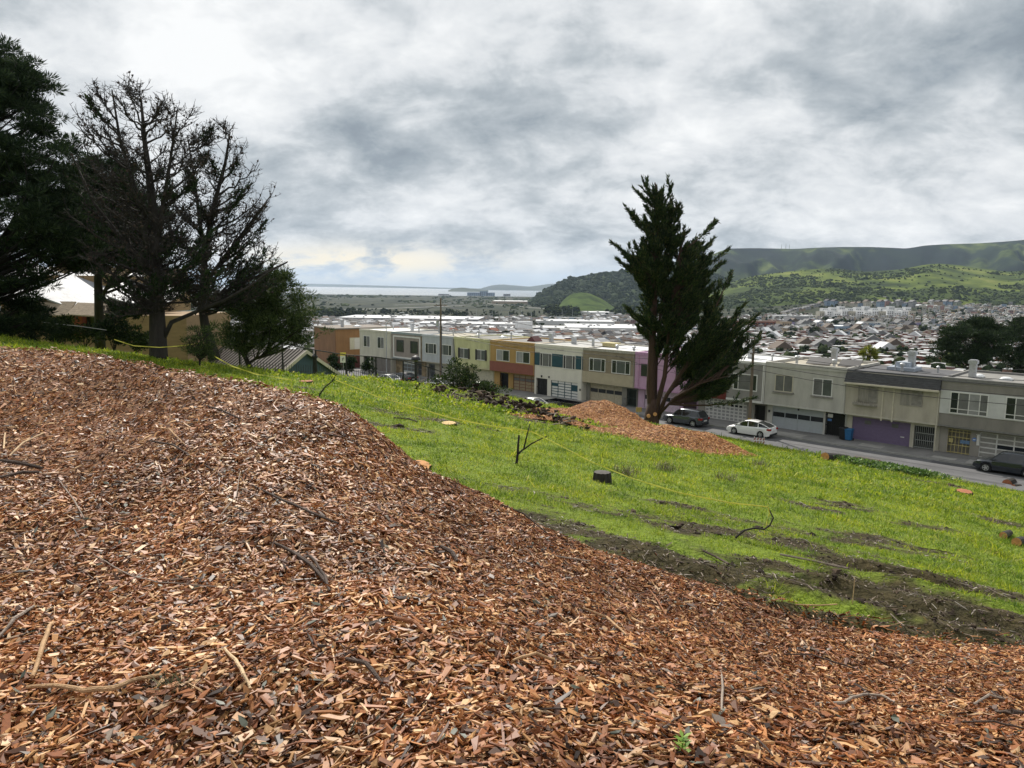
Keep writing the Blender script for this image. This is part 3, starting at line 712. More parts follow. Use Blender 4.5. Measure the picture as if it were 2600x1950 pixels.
# 6 white with teal panels
c = stucco('white_stucco', (.62, .59, .51), .07); teal = mat('teal_panel', (.018, .062, .078), .7, .15, 2)
r, W, F, T = house(1357, 1479, 'white row house with dark teal panels between its upstairs windows', c, c, R_MID, [(.04, .28, 2.15), (.36, .91, 2.1)], over=False)
for a, e in ((.0, .11), (.375, .60), (.865, 1.0)): MB().box(F(a), F(e), -.045, -.002, 3.85, 5.5).build('teal_panel', teal, r)
for a, e in ((.12, .365), (.61, .855)): window(r, F(a), F(e), 3.75, 5.5, -.03, (.45, 1.2, .45), WHITE, (BRONZE, G_MID, BRONZE), fw=.07)
d = MB().box(F(.04), F(.28), .3, .36, 0, 2.15).build('double_door', BLACKDOOR, r); MB().box(F(.155), F(.165), .27, .3, .1, 2.05).build('door_seam', IRON, d)
gate(r, F(.04), F(.28), 2.15, .1, 4, IRON)
garage(r, F(.36), F(.91), 2.1, .08, 4, 6, teal, WHITE, [(0, 4), (3, 4), (3, 3)], teal, trim=teal)
wallmounted(r, F(.16), 0, 2.3); wallmounted(r, F(.32), 0, 2.35, h=.16, name='meter_box'); b = MB(); b.box(F(.95), F(.98), -.06, 0, 1.2, 1.45); b.build('meter_box', IRON, r)
b = MB(); b.box(F(.93), F(.93) + .25, 2.4, 2.65, T, T + 1.15); b.build('vent_stack', GALV, r); b = MB(); b.box(F(.3), F(.3) + .5, 4.5, 5, T, T + 1.0); b.build('vent_stack', GALV, r)
# 7 tan
c = stucco('taupe_stucco', (.235, .195, .135)); band = siding('light_beige_boards', (.40, .345, .24), 3.5); lw = stucco('grey_taupe_stucco', (.235, .225, .195))
r, W, F, T = house(1479, 1611, 'taupe row house with beige board band and beige garage door with dark lights', c, lw, R_WHITE, [(.07, .70, 2.2), (.79, .99, 2.1)], fascia=mat('weathered_fascia', (.36, .34, .29), .9, .3, 4))
MB().box(0, W, -.06, -.003, H_MID - .03, 3.75).build('board_band', band, r)
for a, e in ((.13, .45), (.57, .92)): window(r, F(a), F(e), 3.85, 5.45, 0, (.6, 1.1, .6), WHITE, (G_DARK, G_GREEN))
garage(r, F(.07), F(.70), 2.2, Y_LOW + .08, 4, 4, mat('beige_door', (.42, .37, .27), .7), MATS['beige_door'], [(i, 2) for i in range(4)], G_DARK, trim=MATS['beige_door'])
MB().box(F(.715), F(.78), Y_LOW - .05, Y_LOW - .003, 0, .95).build('stone_veneer', stone('grey_stone', (.22, .21, .19), (.10, .10, .09), 3.5), r)
gate(r, F(.79), F(.99), 2.1, Y_LOW + .1, 8, mat('green_gate', (.035, .055, .045), .5), BLACKDOOR)
b = MB(); b.box(-.9, .9, -.5, .5, 0, .5); b.box(-1.1, 1.1, -.7, .7, .5, .62); o = b.build('roof_hatch', mat('yellow_cream_paint', (.5, .44, .24), .8), r); o.location = (F(.1), 4.5, T)
pipe_vent(r, F(.4), 4.5, T, .3, .14); pipe_vent(r, F(.75), 4, T, .3, .14); pipe_vent(r, F(.9), 9, T, .7); chimney(r, F(.85), 11, T, .7)
# 8 pink
c = siding('pink_boards', (.47, .29, .42), 2.0); lw = stucco('pink_stucco', (.46, .32, .42))
r, W, F, T = house(1611, 1766, 'lilac pink row house behind the big cypress, pink framed windows', c, lw, R_WHITE, [(.11, .70, 2.2), (.76, .98, 2.2)], fascia=mat('mauve_trim', (.42, .24, .38), .8))
pk = mat('pink_frame', (.40, .22, .34), .7)
for a, e in ((.10, .38), (.68, .89)): window(r, F(a), F(e), 3.8, 5.4, 0, (1, 1), pk, (G_DARK, G_DARK), fw=.08)
garage(r, F(.11), F(.70), 2.2, Y_LOW + .08, 4, 4, mat('palepink_door', (.55, .44, .52), .7), MATS['palepink_door'], [(0, 2), (2, 2), (3, 2)], G_DARK, trim=WHITE)
MB().box(F(.76), F(.98), Y_LOW + .2, Y_LOW + .26, 0, 2.2).build('door', mat('maroon_door', (.05, .018, .035), .5), r); gate(r, F(.76), F(.98), 2.2, Y_LOW + .1, 5, mat('maroon_gate', (.04, .015, .028), .5))
b = MB(); 
for a in (.07, .95): b.box(F(a) - .08, F(a) + .08, -.05, -.002, H_MID, T - .2)
b.build('corner_boards', pk, r)
chimney(r, F(.1), 8, T, 1.3, .24); pipe_vent(r, F(.0) + .5, 4, T, .4, .13); pipe_vent(r, F(.6), 6, T, .5)
# 9 dark red and grey
c = stucco('grey_stucco', (.24, .23, .215)); lw = stucco('warm_grey_stucco', (.25, .235, .205))
r, W, F, T = house(1766, 1943, 'row house half dark red and half grey with white lattice garage door', c, lw, R_WHITE, [(.10, .72, 2.2), (.83, .985, 2.1)], fascia=WHITE)
MB().box(.01, F(.47), -.10, -.003, H_MID - .05, T - .15).build('red_cladding', siding('dark_red_boards', (.13, .026, .018), 3), r)
window(r, F(.09), F(.40), 3.5, 5.5, -.10, (.45, 1, .45), WHITE, (G_MID, G_PALE, G_MID)); window(r, F(.56), F(.90), 3.55, 5.3, 0, (.5, 1.2, .6), WHITE, (G_DARK, G_MID, G_DARK), fw=.11)
b = MB(); b.box(W - .24, W - .02, -.09, -.003, H_MID, T - .15); b.box(F(.475), W - .24, -.09, -.003, H_MID - .02, H_MID + .2); b.build('corner_trim', WHITE, r)
g = garage(r, F(.10), F(.72), 2.2, Y_LOW + .08, 10, 6, WHITE, mat('grey_panel', (.30, .30, .29), .6), [(i, 4) for i in (2, 3, 4, 6, 7, 8)], G_DARK, fw=.13, trim=WHITE)
gate(r, F(.83), F(.985), 2.1, Y_LOW + .1, 9, IRON, BLACKDOOR, plates=()); chimney(r, F(.52), 7, T, 1.3, .24); pipe_vent(r, F(.9), 5, T, .5)
# 10 light grey stucco
c = stucco('light_grey_stucco', (.42, .405, .365)); lw = stucco('offwhite_stucco', (.47, .46, .42))
r, W, F, T = house(1943, 2150, 'light grey stucco row house with two white windows on stone sills, pale blue garage door', c, lw, R_TAN, [(.07, .72, 2.2), (.745, .985, 2.25)], parapet=.3)
for a, gl in ((.13, (G_MID, G_MID)), (.61, (G_MID, G_GREEN))): window(r, F(a), F(a + .235), 3.85, 5.55, 0, (1, 1), CREAM if a < .5 else WHITE, gl, sill=mat('grey_sill', (.2, .19, .175), .9))
garage(r, F(.07), F(.72), 2.2, Y_LOW + .08, 4, 4, mat('paleblue_door', (.40, .43, .45), .65, .06), MATS['paleblue_door'], [(i, 2) for i in range(4)], G_DARK)
g = gate(r, F(.745), F(.985), 2.25, Y_LOW + .1, 10, IRON, BLACKDOOR); MB().box(F(.77), F(.83), Y_LOW + .05, Y_LOW + .075, 1.75, 2.1).build('notice', WHITE, g); MB().box(F(.77), F(.82), Y_LOW + .05, Y_LOW + .075, 1.4, 1.6).build('notice', mat('blue_sticker', (.08, .2, .5), .6), g)
wallmounted(r, F(.45), .1, H_MID - .25, h=.14); wallmounted(r, F(.03), Y_LOW, 1.5, h=.2, name='meter_box')
chimney(r, F(.55), 10, T, 1.3, .25); pipe_vent(r, F(.32), 2.2, T, .7, .13); pipe_vent(r, F(.77), 2.6, T, .6, .14)
b = MB()
for (x0, y0, w) in ((F(.35), 3.0, 2.4), (F(.75), 2.9, 2.0)): b.hexa([(x0, y0, T + .12), (x0 + w, y0, T + .12), (x0 + w, y0 + 1.2, T + .7), (x0, y0 + 1.2, T + .7), (x0, y0, T + .18), (x0 + w, y0, T + .18), (x0 + w, y0 + 1.2, T + .76), (x0, y0 + 1.2, T + .76)])
b.build('solar_panels', mat('solar_panel_back', (.03, .028, .028), .5), r)
# 11 beige with shingles and lilac garage
c = stucco('beige_stucco', (.40, .365, .295)); lw = stucco('beige_lower_stucco', (.45, .42, .35))
r, W, F, T = house(2150, 2392, 'beige row house with dark shingle eave and lilac garage door', c, lw, R_DARK, [(.06, .70, 2.15), (.74, .965, 2.05)], parapet=.05)
sh = mat('dark_shingles', (.065, .065, .068), .9, .35, 2.5, .5, stretch=(1, 1, 4), bscale=14)
b = MB()
for k in range(6):     # courses of shingles, each stepped out over the one above
    z0 = 5.5 + k * .19; y0 = -.62 + k * .11
    b.hexa([(-.0, y0, z0), (W, y0, z0), (W, .02, z0), (0, .02, z0), (0, y0 + .07, z0 + .19), (W, y0 + .07, z0 + .19), (W, .02, z0 + .19), (0, .02, z0 + .19)])
b.build('shingle_eave', sh, r); b = MB(); b.box(0, W, -.72, -.6, 5.36, 5.52); b.build('gutter', CREAM, r)
b = MB()
for a in (.415, .53): b.box(F(a) - .06, F(a) + .06, -.09, -.003, 2.2, 5.35)
b.build('vertical_battens', CREAM, r)
dull = mat('weathered_board', (.27, .25, .215), .9, .3, 2.2, stretch=(2, 1, .3))
for a, e, z0 in ((.14, .36, 3.75), (.60, .83, 3.85)): window(r, F(a), F(e), z0, 5.25, 0, (1, 1), dull, (dull, mat('weathered_board2', (.23, .215, .19), .9, .3, 2.2)), fw=.08)
b = MB(); b.box(F(.10), F(.36), -.4, -.003, 3.45, 3.52); b.box(F(.1), F(.36), -.42, -.38, 3.52, 3.68); b.build('window_box', dull, r)
b = MB(); [b.tube([(F(.13 + .02 * i), -.25, 3.5), (F(.13 + .02 * i) + random.uniform(-.2, .2), -.3, 3.75 + random.random() * .3)], [.02, .005], 4) for i in range(9)]; b.build('dead_plant', mat('dry_stem', (.1, .085, .06), .9), r)
g = garage(r, F(.06), F(.70), 2.15, Y_LOW + .08, 1, 8, mat('lilac_paint', (.165, .125, .215), .75, .08), MATS['lilac_paint'], (), G_DARK, fw=.05, trim=lw)
for x in (.20, .50): MB().box(F(x), F(x + .07), Y_LOW + .05, Y_LOW + .1, 1.55, 1.9).build('small_window', G_MID, g)
MB().box(F(.60), F(.64), Y_LOW + .045, Y_LOW + .09, .75, .83).build('mail_slot', WHITE, g)
gate(r, F(.74), F(.965), 2.05, Y_LOW + .05, 11, mat('pale_iron', (.25, .26, .25), .5), BLACKDOOR, rails=(.1, .75, 1.4))
b = MB(); b.lathe([(.05, 0), (.05, 5.3)], (W - .12, -.05, .1), 8); b.build('downpipe', CREAM, r)
chimney(r, F(.48), 9.5, T, 1.5, .28); pipe_vent(r, F(.48), 5, T, .6, .13); pipe_vent(r, F(.38), 6, T, .9, .05, False); pipe_vent(r, F(.8), 8, T, .4)
b = MB(); b.box(-1.2, 1.2, -1.2, 1.2, 0, .35); b.box(-.6, .6, -.6, .6, .35, .8); o = b.build('roof_machine', mat('bluegrey_sheet', (.33, .37, .42), .5, .2, 3, metal=.4), r); o.location = (F(.42), 5.4, T)
# 12 right hand house
c = stucco('warm_grey_upper', (.215, .20, .175)); lw = stucco('greige_stucco', (.27, .25, .22))
r, W, F, T = house(2392, 2700, 'grey row house at the right end with wide white windows and gold security gate', c, lw, R_GREY, [(.075, .28, 2.15), (.36, .95, 2.15)], parapet=.22, fascia=mat('dark_grey_fascia', (.17, .165, .155), .8))
MB().box(0, W, -.05, -.003, 3.55, 5.55).build('white_boards', siding('white_boards_paint', (.52, .52, .50), 3), r)
window(r, F(.09), F(.43), 3.62, 5.5, -.06, (.8, 1, 1, .8), WHITE, (G_DARK, G_MID, G_PALE, G_MID), transom=.42); window(r, F(.57), F(.95), 3.62, 5.5, -.06, (.8, 1, 1, .8), WHITE, (G_DARK, G_MID, G_MID, G_DARK), transom=.42)
gold = mat('gold_painted_gate', (.44, .37, .16), .5, .1, 3)
g = gate(r, F(.075), F(.28), 2.15, Y_LOW + .05, 6, gold, mat('grey_inner_door', (.22, .20, .16), .7), rails=(.1, .75, 1.45, 1.9)); MB().box(F(.19), F(.275), Y_LOW + .02, Y_LOW + .045, .95, 1.25).build('mail_plate', mat('blue_plate', (.12, .2, .32), .5), g); MB().box(F(.085), F(.125), Y_LOW + .02, Y_LOW + .045, .95, 1.3).build('lock_plate', gold, g)
b = MB(); b.lathe([(.16, -.03), (.16, .0)], (F(.315), Y_LOW - .003, 1.45), 16, 'y'); b.build('round_sign', mat('blue_sign', (.10, .22, .55), .5), r); MB().box(F(.315) - .09, F(.315) + .09, Y_LOW - .045, Y_LOW - .034, 1.41, 1.49).build('sign_band', WHITE, r)
garage(r, F(.36), F(.95), 2.15, Y_LOW + .08, 4, 5, WHITE, mat('grey_panel2', (.27, .26, .24), .6), [(i, 2) for i in (1, 2, 3)], G_DARK, fw=.1, trim=WHITE); wallmounted(r, F(.35), Y_LOW, 1.0, WHITE, .2, .9, 'meter_cover')
chimney(r, F(.18), 5.5, T, 1.25, .26); skylight(r, F(.22), 6.2, T); skylight(r, F(.48), 5.0, T, .9, .9)
# next house just beyond the frame keeps the row going
c = stucco('sand_stucco', (.42, .38, .30))
r, W, F, T = house(2702, 3080, 'sand coloured row house partly hidden beyond the right end of the row', c, c, R_GREY, [(.1, .7, 2.1)]); garage(r, F(.1), F(.7), 2.1, Y_LOW + .08, 4, 4, WHITE, CREAM)
for a in (.12, .58): window(r, F(a), F(a + .25), 3.85, 5.4, 0, (1, 1))
# orange house set apart on the left, with an older roof
def orange_house():
    p = at(854, 940, 128); root = thing('corner_house', 'orange brown house standing apart left of the cream row house', 'house', (p.x, p.y, Z_WALK), rad(38), None)
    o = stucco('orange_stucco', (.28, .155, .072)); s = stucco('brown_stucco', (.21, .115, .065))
    T = 6.2
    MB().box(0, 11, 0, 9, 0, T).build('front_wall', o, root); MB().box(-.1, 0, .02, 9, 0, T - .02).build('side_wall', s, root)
    b = MB(); b.box(-.3, 11.2, -.25, 9.2, T, T + .22); b.build('roof', mat('brown_grey_roof', (.19, .165, .14), .9, .2, .8), root)
    window(root, 2.6, 5.6, 2.6, 4.7, 0, (.7, 1, .7), CREAM, (mat('cream_blind', (.55, .53, .42), .6), WHITE)); window(root, 7.5, 9.5, 2.9, 4.6, 0, (1, 1), CREAM)
    chimney(root, 3, 6, T + .2, 1.0); skylight(root, 5.5, 4, T + .2, 1.2, 1.2)
    b = MB(); b.box(-.6, 10, -5, -4.85, 0, 2.0); tag(b.build('board_fence', mat('dark_red_boards_fence', (.10, .03, .025), .8)), 'dark red board fence before the orange house', 'fence').matrix_world = Matrix.Translation((p.x, p.y, Z_WALK)) @ Matrix.Rotation(rad(20), 4, 'Z')
orange_house()
# ================================================================= cars
TYRE = mat('tyre_rubber', (.012, .012, .013), .8, .2, 20); RIM = mat('alloy_rim', (.45, .46, .47), .35, .1, 8, metal=.7); CARGLASS = mat('car_glass', (.012, .015, .018), .05, .2, 1, spec=.8)
HEADL = mat('headlight_lens', (.65, .68, .7), .1, .05, 4); TAILL = mat('taillight_lens', (.30, .012, .012), .2, .1, 4); PLASTIC = mat('black_plastic', (.02, .02, .021), .6, .2, 6); PLATE = mat('plate_white', (.6, .6, .58), .5)
def paint(name, c, metal=.3, rough=.25):
    m = mat(name, c, rough, .05, .7, metal=metal, spec=.5); m.node_tree.nodes['Principled BSDF'].inputs['Coat Weight'].default_value = .7; m.node_tree.nodes['Principled BSDF'].inputs['Coat Roughness'].default_value = .06; return m
def lerp_prof(P, x):
    return float(np.interp(x, [p[0] for p in P], [p[1] for p in P]))
def make_car(label, body_m, kind, loc, yaw, group='cars parked along the street', name='parked_car'):
    """x forward, y left, z up; body lofted from stations, cabin glass lofted above the belt, roof skin on the cabin"""
    root = thing(name, label, 'car', loc, yaw, group)
    if kind == 'suv':
        L0, L1, hw = -2.28, 2.32, .92; belt = [(-2.28, .95), (-2.2, 1.06), (-1.0, 1.06), (.9, .99), (1.05, .98), (1.5, .95), (2.0, .87), (2.25, .72), (2.32, .55)]
        cab = [(-2.12, 1.04), (-1.72, 1.56), (-1.45, 1.63), (-.3, 1.68), (.25, 1.64), (.55, 1.55), (1.18, .97)]; wr, ax = .36, (1.38, -1.36); zb = .24
    elif kind == 'hatch':
        L0, L1, hw = -2.25, 2.3, .88; belt = [(-2.25, .82), (-2.18, 1.05), (-1.6, 1.02), (.0, .93), (1.0, .90), (1.5, .85), (2.0, .74), (2.24, .6), (2.3, .45)]
        cab = [(-2.1, 1.04), (-1.55, 1.27), (-.9, 1.42), (-.1, 1.47), (.3, 1.43), (.6, 1.33), (1.42, .90)]; wr, ax = .32, (1.40, -1.30); zb = .18
    else:
        L0, L1, hw = -2.3, 2.32, .89; belt = [(-2.3, .75), (-2.22, .98), (-1.5, 1.0), (.0, .93), (.95, .91), (1.5, .86), (2.05, .75), (2.27, .6), (2.32, .45)]
        cab = [(-1.85, .99), (-1.2, 1.32), (-.8, 1.42), (-.1, 1.45), (.2, 1.42), (.5, 1.33), (1.25, .92)]; wr, ax = .32, (1.40, -1.38); zb = .19
    xs = sorted(set(list(np.linspace(L0, L1, 15)) + [p[0] for p in belt] + [a + s * wr * k for a in ax for s in (-1, 1) for k in (1.16, .85, .45)]))
    def half(x):   # plan outline: rounded nose and tail
        e = min((x - L0) / .55, (L1 - x) / .75, 1); return hw * (0.80 + 0.20 * math.sin(max(0, e) * math.pi / 2))
    def under(x):  # sill line, lifted over each wheel so that the arch is open
        z = zb + (.1 if x > L1 - .2 or x < L0 + .15 else 0)
        for a in ax:
            d = abs(x - a) / (wr * 1.14)
            if d < 1: z = max(z, wr + wr * 1.12 * math.sqrt(1 - d * d))
        return z
    b = MB(); V = []; m = 8
    for x in xs:
        w = half(x); zt = lerp_prof(belt, x); z0 = min(under(x), zt - .1); zm = z0 + (zt - z0) * .55
        V.append([(x, -w * .94, z0), (x, -w, zm), (x, -w * .97, zt - .06), (x, -w * .86, zt), (x, w * .86, zt), (x, w * .97, zt - .06), (x, w, zm), (x, w * .94, z0)])
    fs = []
    for i in range(len(xs) - 1):
        for k in range(m): fs.append((i * m + k, i * m + (k + 1) % m, (i + 1) * m + (k + 1) % m, (i + 1) * m + k))
    fs.append(tuple(range(m))[::-1]); fs.append(tuple((len(xs) - 1) * m + k for k in range(m)))
    b.add([q for r in V for q in r], [f[::-1] for f in fs]); body = b.build('body', body_m, root, smooth=False)
    # cabin: glass loft, with roof skin and pillars in body colour set 6 mm proud
    def cw(z): return hw * (.88 - .22 * (z - .9))
    g = MB(); n = len(cab); V = []
    for x, z in cab:
        zb_ = lerp_prof(belt, x) - .03
        V += [(x, -cw(.95), zb_), (x, -cw(z), max(z, zb_ + .01)), (x, cw(z), max(z, zb_ + .01)), (x, cw(.95), zb_)]
    fs = []
    for i in range(n - 1):
        for k in range(3): fs.append((i * 4 + k, i * 4 + k + 1, (i + 1) * 4 + k + 1, (i + 1) * 4 + k))
    g.add(V, fs); g.build('windows', CARGLASS, root)
    r_ = MB(); V = []; keep = cab[1:-1] if kind == 'suv' else cab[2:-1]
    for x, z in keep:
        w = cw(z); V += [(x, -w - .012, z - .07), (x, -w * .97, z + .012), (x, 0, z + .035), (x, w * .97, z + .012), (x, w + .012, z - .07)]
    fs = []
    for i in range(len(keep) - 1):
        for k in range(4): fs.append((i * 5 + k, i * 5 + k + 1, (i + 1) * 5 + k + 1, (i + 1) * 5 + k))
    r_.add(V, fs); r_.build('roof', body_m, root, smooth=True)
    def on_side(x, z, s): return (x, s * (cw(.95) + (cw(z) - cw(.95)) * (z - .95) / max(.01, z - .95) + .012), z)
    zt = lambda x: lerp_prof(cab, x)
    for s in (-1, 1):
        for (xa, xb) in ((.02, .0), (-1.02, -1.0 if kind != 'suv' else -1.1)):
            za, zc = lerp_prof(belt, xa) - .02, zt(xb) - .03; w0 = cw(.95) + .012; w1 = cw(zc) + .012
            pl = MB(); pl.add([(xa - .05, s * w0, za), (xa + .05, s * w0, za), (xb + .04, s * w1, zc), (xb - .04, s * w1, zc)], [(0, 1, 2, 3)]); pl.build('pillar', body_m, root)
        (x1, z1), (x2, z2) = cab[-1], cab[-2]; (x3, z3), (x4, z4) = cab[0], cab[1]
        for (xa, za, xb, zc) in ((x1, z1, x2, z2), (x2, z2, cab[-3][0], cab[-3][1]), (x3, z3, x4, z4), (x4, z4, cab[2][0], cab[2][1])):
            w0, w1 = cw(za) + .01, cw(zc) + .01
            pl = MB(); pl.add([(xa - .07, s * w0, za), (xa + .05, s * w0, za + .01), (xb + .05, s * w1, zc + .012), (xb - .07, s * w1, zc)], [(0, 1, 2, 3)])
            pl.add([(xa, s * w0, za + .014), (xa, s * (w0 - .09), za + .016), (xb, s * (w1 - .09), zc + .016), (xb, s * w1, zc + .014)], [(0, 1, 2, 3)]); pl.build('pillar', body_m, root)
    for a in ax:
        for s in (-1, 1):
            w = hw - .02
            t = MB().lathe([(wr * .6, -.11), (wr * .93, -.11), (wr, -.06), (wr, .06), (wr * .93, .11), (wr * .6, .11)], (0, 0, 0), 20, 'y').build('wheel', TYRE, root, smooth=False); t.location = (a, s * (w - .1), wr)
            rm = MB(); rm.lathe([(wr * .64, .1), (wr * .64, .114), (wr * .56, .116), (wr * .54, .09)], (0, 0, 0), 20, 'y')
            for k in range(5):
                an = k * 2 * math.pi / 5; c_, s_ = math.cos(an), math.sin(an); hwid = .045
                rm.hexa([(c_ * .03 - s_ * hwid, .095, s_ * .03 + c_ * hwid), (c_ * .03 + s_ * hwid, .095, s_ * .03 - c_ * hwid), (c_ * wr * .6 + s_ * hwid, .1, s_ * wr * .6 - c_ * hwid), (c_ * wr * .6 - s_ * hwid, .1, s_ * wr * .6 + c_ * hwid),
                         (c_ * .03 - s_ * hwid, .118, s_ * .03 + c_ * hwid), (c_ * .03 + s_ * hwid, .118, s_ * .03 - c_ * hwid), (c_ * wr * .6 + s_ * hwid, .116, s_ * wr * .6 - c_ * hwid), (c_ * wr * .6 - s_ * hwid, .116, s_ * wr * .6 + c_ * hwid)])
            rm.lathe([(.06, .09), (.06, .122)], (0, 0, 0), 10, 'y')
            ro = rm.build('rim', RIM, t); ro.rotation_euler = (0, 0, math.pi if s < 0 else 0)
    ar = MB()      # dark underside and wheel wells
    ar.box(L0 + .25, L1 - .3, -hw * .78, hw * .78, zb - .02, zb + .45)
    ar.build('underbody', PLASTIC, root)
    for s in (-1, 1):
        zt_ = lerp_prof(belt, L1 - .25)
        h = MB(); h.hexa([(L1 - .52, s * hw * .93, zt_ - .14), (L1 - .12, s * hw * .55, zt_ - .20), (L1 - .10, s * hw * .50, zt_ - .18), (L1 - .5, s * hw * .5, zt_ - .1), (L1 - .6, s * hw * .97, zt_ - .02), (L1 - .16, s * hw * .60, zt_ - .07), (L1 - .2, s * hw * .5, zt_ - .04), (L1 - .55, s * hw * .5, zt_ - .02)]); h.build('headlight', HEADL, root)
        t = MB(); zt_ = lerp_prof(belt, L0 + .1); t.box(L0 - .02, L0 + .34, *(sorted((s * hw * .62, s * hw * .955))), zt_ - .26, zt_ - .09); t.build('taillight', TAILL, root)
        mi = MB(); mi.box(.78, .98, *(sorted((s * hw * .96, s * (hw + .2)))), 1.0, 1.14); mi.build('mirror', body_m, root)
        for x in (-.15, -1.0): MB().box(x - .1, x + .1, *(sorted((s * hw * .97, s * (hw + .022)))), .80, .83).build('door_handle', body_m, root)
    MB().box(L0 - .03, L0 + .02, -.26, .26, .62, .76).build('licence_plate', PLATE, root)
    MB().box(L0 - .04, L0 + .2, -hw * .8, hw * .8, .28, .46).build('rear_bumper', PLASTIC, root)
    return root
def park(px, py, v, label, m, kind, front=-1, z=Z_ROAD, **k):
    """centre of the car at photo column px, v metres from the row"""
    u = row_u(px, py, v); p = row(u, v, z); return make_car(label, m, kind, (p.x, p.y, z), TH + (math.pi if front < 0 else 0), **k)
P_GREY = paint('slate_grey_paint', (.055, .066, .078), .5); P_WHITE = paint('white_paint', (.78, .78, .77), 0, .3); P_NAVY = paint('blue_black_paint', (.018, .024, .034), .4); P_SILVER = paint('silver_paint', (.33, .34, .34), .6); P_BLACK = paint('black_paint', (.012, .014, .018), .2)
park(1741, 1060, -3.9, 'slate grey parked car beside the cypress trunk', P_GREY, 'suv')
park(1908, 1090, -4.0, 'white hatchback parked by the light grey house', P_WHITE, 'hatch')
park(2566, 1140, -3.4, 'blue black car parked at the right before the gold gate', P_NAVY, 'suv')
park(1112, 965, -5.8, 'white saloon parked in the road before the pale blue grey house', P_WHITE, 'sedan')
park(1026, 955, -5.2, 'black hatchback parked at the stone fronted house', P_BLACK, 'hatch')
park(1212, 965, -4.2, 'silver saloon half hidden by the bush before the yellow house', P_SILVER, 'sedan')
park(1347, 1020, -9.4, 'white car showing only its roof over the grass crest, left of the pickup', P_WHITE, 'sedan')
park(1478, 1030, -9.4, 'white car showing only its roof above the chip pile', P_WHITE, 'sedan')
park(985, 965, -8.2, 'white car behind the railings, its bonnet showing over the dirt', P_WHITE, 'sedan')
def pickup_bed():
    u = row_u(1433, 1020, -7.4); p = row(u, -7.4, Z_ROAD)
    root = thing('utility_trailer', 'dark open trailer parked behind the grass crest between two white cars', 'trailer', (p.x, p.y, p.z), TH)
    b = MB(); b.box(-2.1, 2.1, -.9, .9, .55, .62); b.build('bed', mat('rusty_floor', (.08, .045, .03), .8), root)
    b = MB(); b.box(-2.1, 2.1, -.95, -.9, .5, 1.25); b.box(-2.1, 2.1, .9, .95, .5, 1.25); b.box(-2.15, -2.1, -.95, .95, .5, 1.25); b.box(2.1, 2.15, -.95, .95, .5, 1.25); b.build('side_boards', P_BLACK, root)
    for s in (-1, 1): MB().lathe([(.1, -.1), (.36, -.1), (.36, .1), (.1, .1)], (0, s * 1.06, .36), 16, 'y').build('wheel', TYRE, root)
    b = MB(); b.tube([(2.15, 0, .55), (3.2, 0, .5)], .05, 6); b.tube([(3.2, 0, .5), (3.2, 0, 0)], .04, 6); b.build('drawbar', IRON, root)
pickup_bed()
# ================================================================= the valley, the bay and the hills
SEA_Z = -70.0
def z_val(x, y):
    x = np.asarray(x, float); y = np.asarray(y, float)
    D = np.maximum(y, 1.0); u = x / D
    z = np.interp(D, [90, 130, 250, 500, 900, 1500, 3000, 4600, 5300, 5600], [-17.5, -22, -33, -46, -58, -65, -67, -68.8, -69.2, -74])
    r = sstep(.18, .45, u)
    z = z + r * np.maximum(0, D - 850) * 0.026
    z = z + 1.1 * fbm(x * .004, y * .004, 4) * sstep(200, 800, D) * (1 - .8 * sstep(2500, 4500, D))
    return z
def valley_material():
    m = bpy.data.materials.new('valley_ground'); m.use_nodes = True; nt = m.node_tree; N = nt.nodes; Lk = nt.links; b = N['Principled BSDF']; b.inputs['Roughness'].default_value = .95; b.inputs['Specular IOR Level'].default_value = .1
    tc = N.new('ShaderNodeTexCoord')
    def ramp(scale, stops, stretch=(1, 1, 1), det=8, rough=.65):
        mp = N.new('ShaderNodeMapping'); mp.inputs['Scale'].default_value = stretch; Lk.new(tc.outputs['Object'], mp.inputs[0])
        n = N.new('ShaderNodeTexNoise'); n.inputs['Scale'].default_value = scale; n.inputs['Detail'].default_value = det; n.inputs['Roughness'].default_value = rough; Lk.new(mp.outputs[0], n.inputs['Vector'])
        r = N.new('ShaderNodeValToRGB'); Lk.new(n.outputs['Fac'], r.inputs[0]); e = r.color_ramp.elements
        e[0].position, e[0].color = stops[0][0], (*stops[0][1], 1); e[1].position, e[1].color = stops[-1][0], (*stops[-1][1], 1)
        for p, c in stops[1:-1]: k = e.new(p); k.color = (*c, 1)
        return r.outputs[0]
    a = ramp(.012, [(.35, (.008, .013, .007)), (.5, (.021, .028, .012)), (.6, (.040, .042, .021)), (.7, (.085, .078, .055))], (1, .35, 1))
    c = ramp(.05, [(.35, (.02, .026, .016)), (.5, (.05, .05, .045)), (.6, (.09, .088, .08)), (.72, (.16, .155, .145))])
    sx = N.new('ShaderNodeSeparateXYZ'); Lk.new(tc.outputs['Object'], sx.inputs[0]); mr = N.new('ShaderNodeMapRange'); Lk.new(sx.outputs[1], mr.inputs[0]); mr.inputs[1].default_value = 1250; mr.inputs[2].default_value = 1500
    mx = N.new('ShaderNodeMix'); mx.data_type = 'RGBA'; Lk.new(mr.outputs[0], mx.inputs[0]); Lk.new(c, mx.inputs[6]); Lk.new(a, mx.inputs[7]); Lk.new(mx.outputs[2], b.inputs['Base Color'])
    return m
def build_valley():
    D = np.concatenate([np.linspace(96, 300, 30), np.geomspace(310, 5600, 90)]); U = np.linspace(-1.3, 1.5, 160)
    UU, DD = np.meshgrid(U, D); X = UU * DD; Z = z_val(X, DD)
    tag(grid_mesh('valley_ground', X, DD, Z, valley_material()), kind='structure')
build_valley()
sea = mat('bay_water', (.035, .055, .065), .22, .15, .002, .12, spec=.5, bscale=.05)
b = MB(); R = 27000
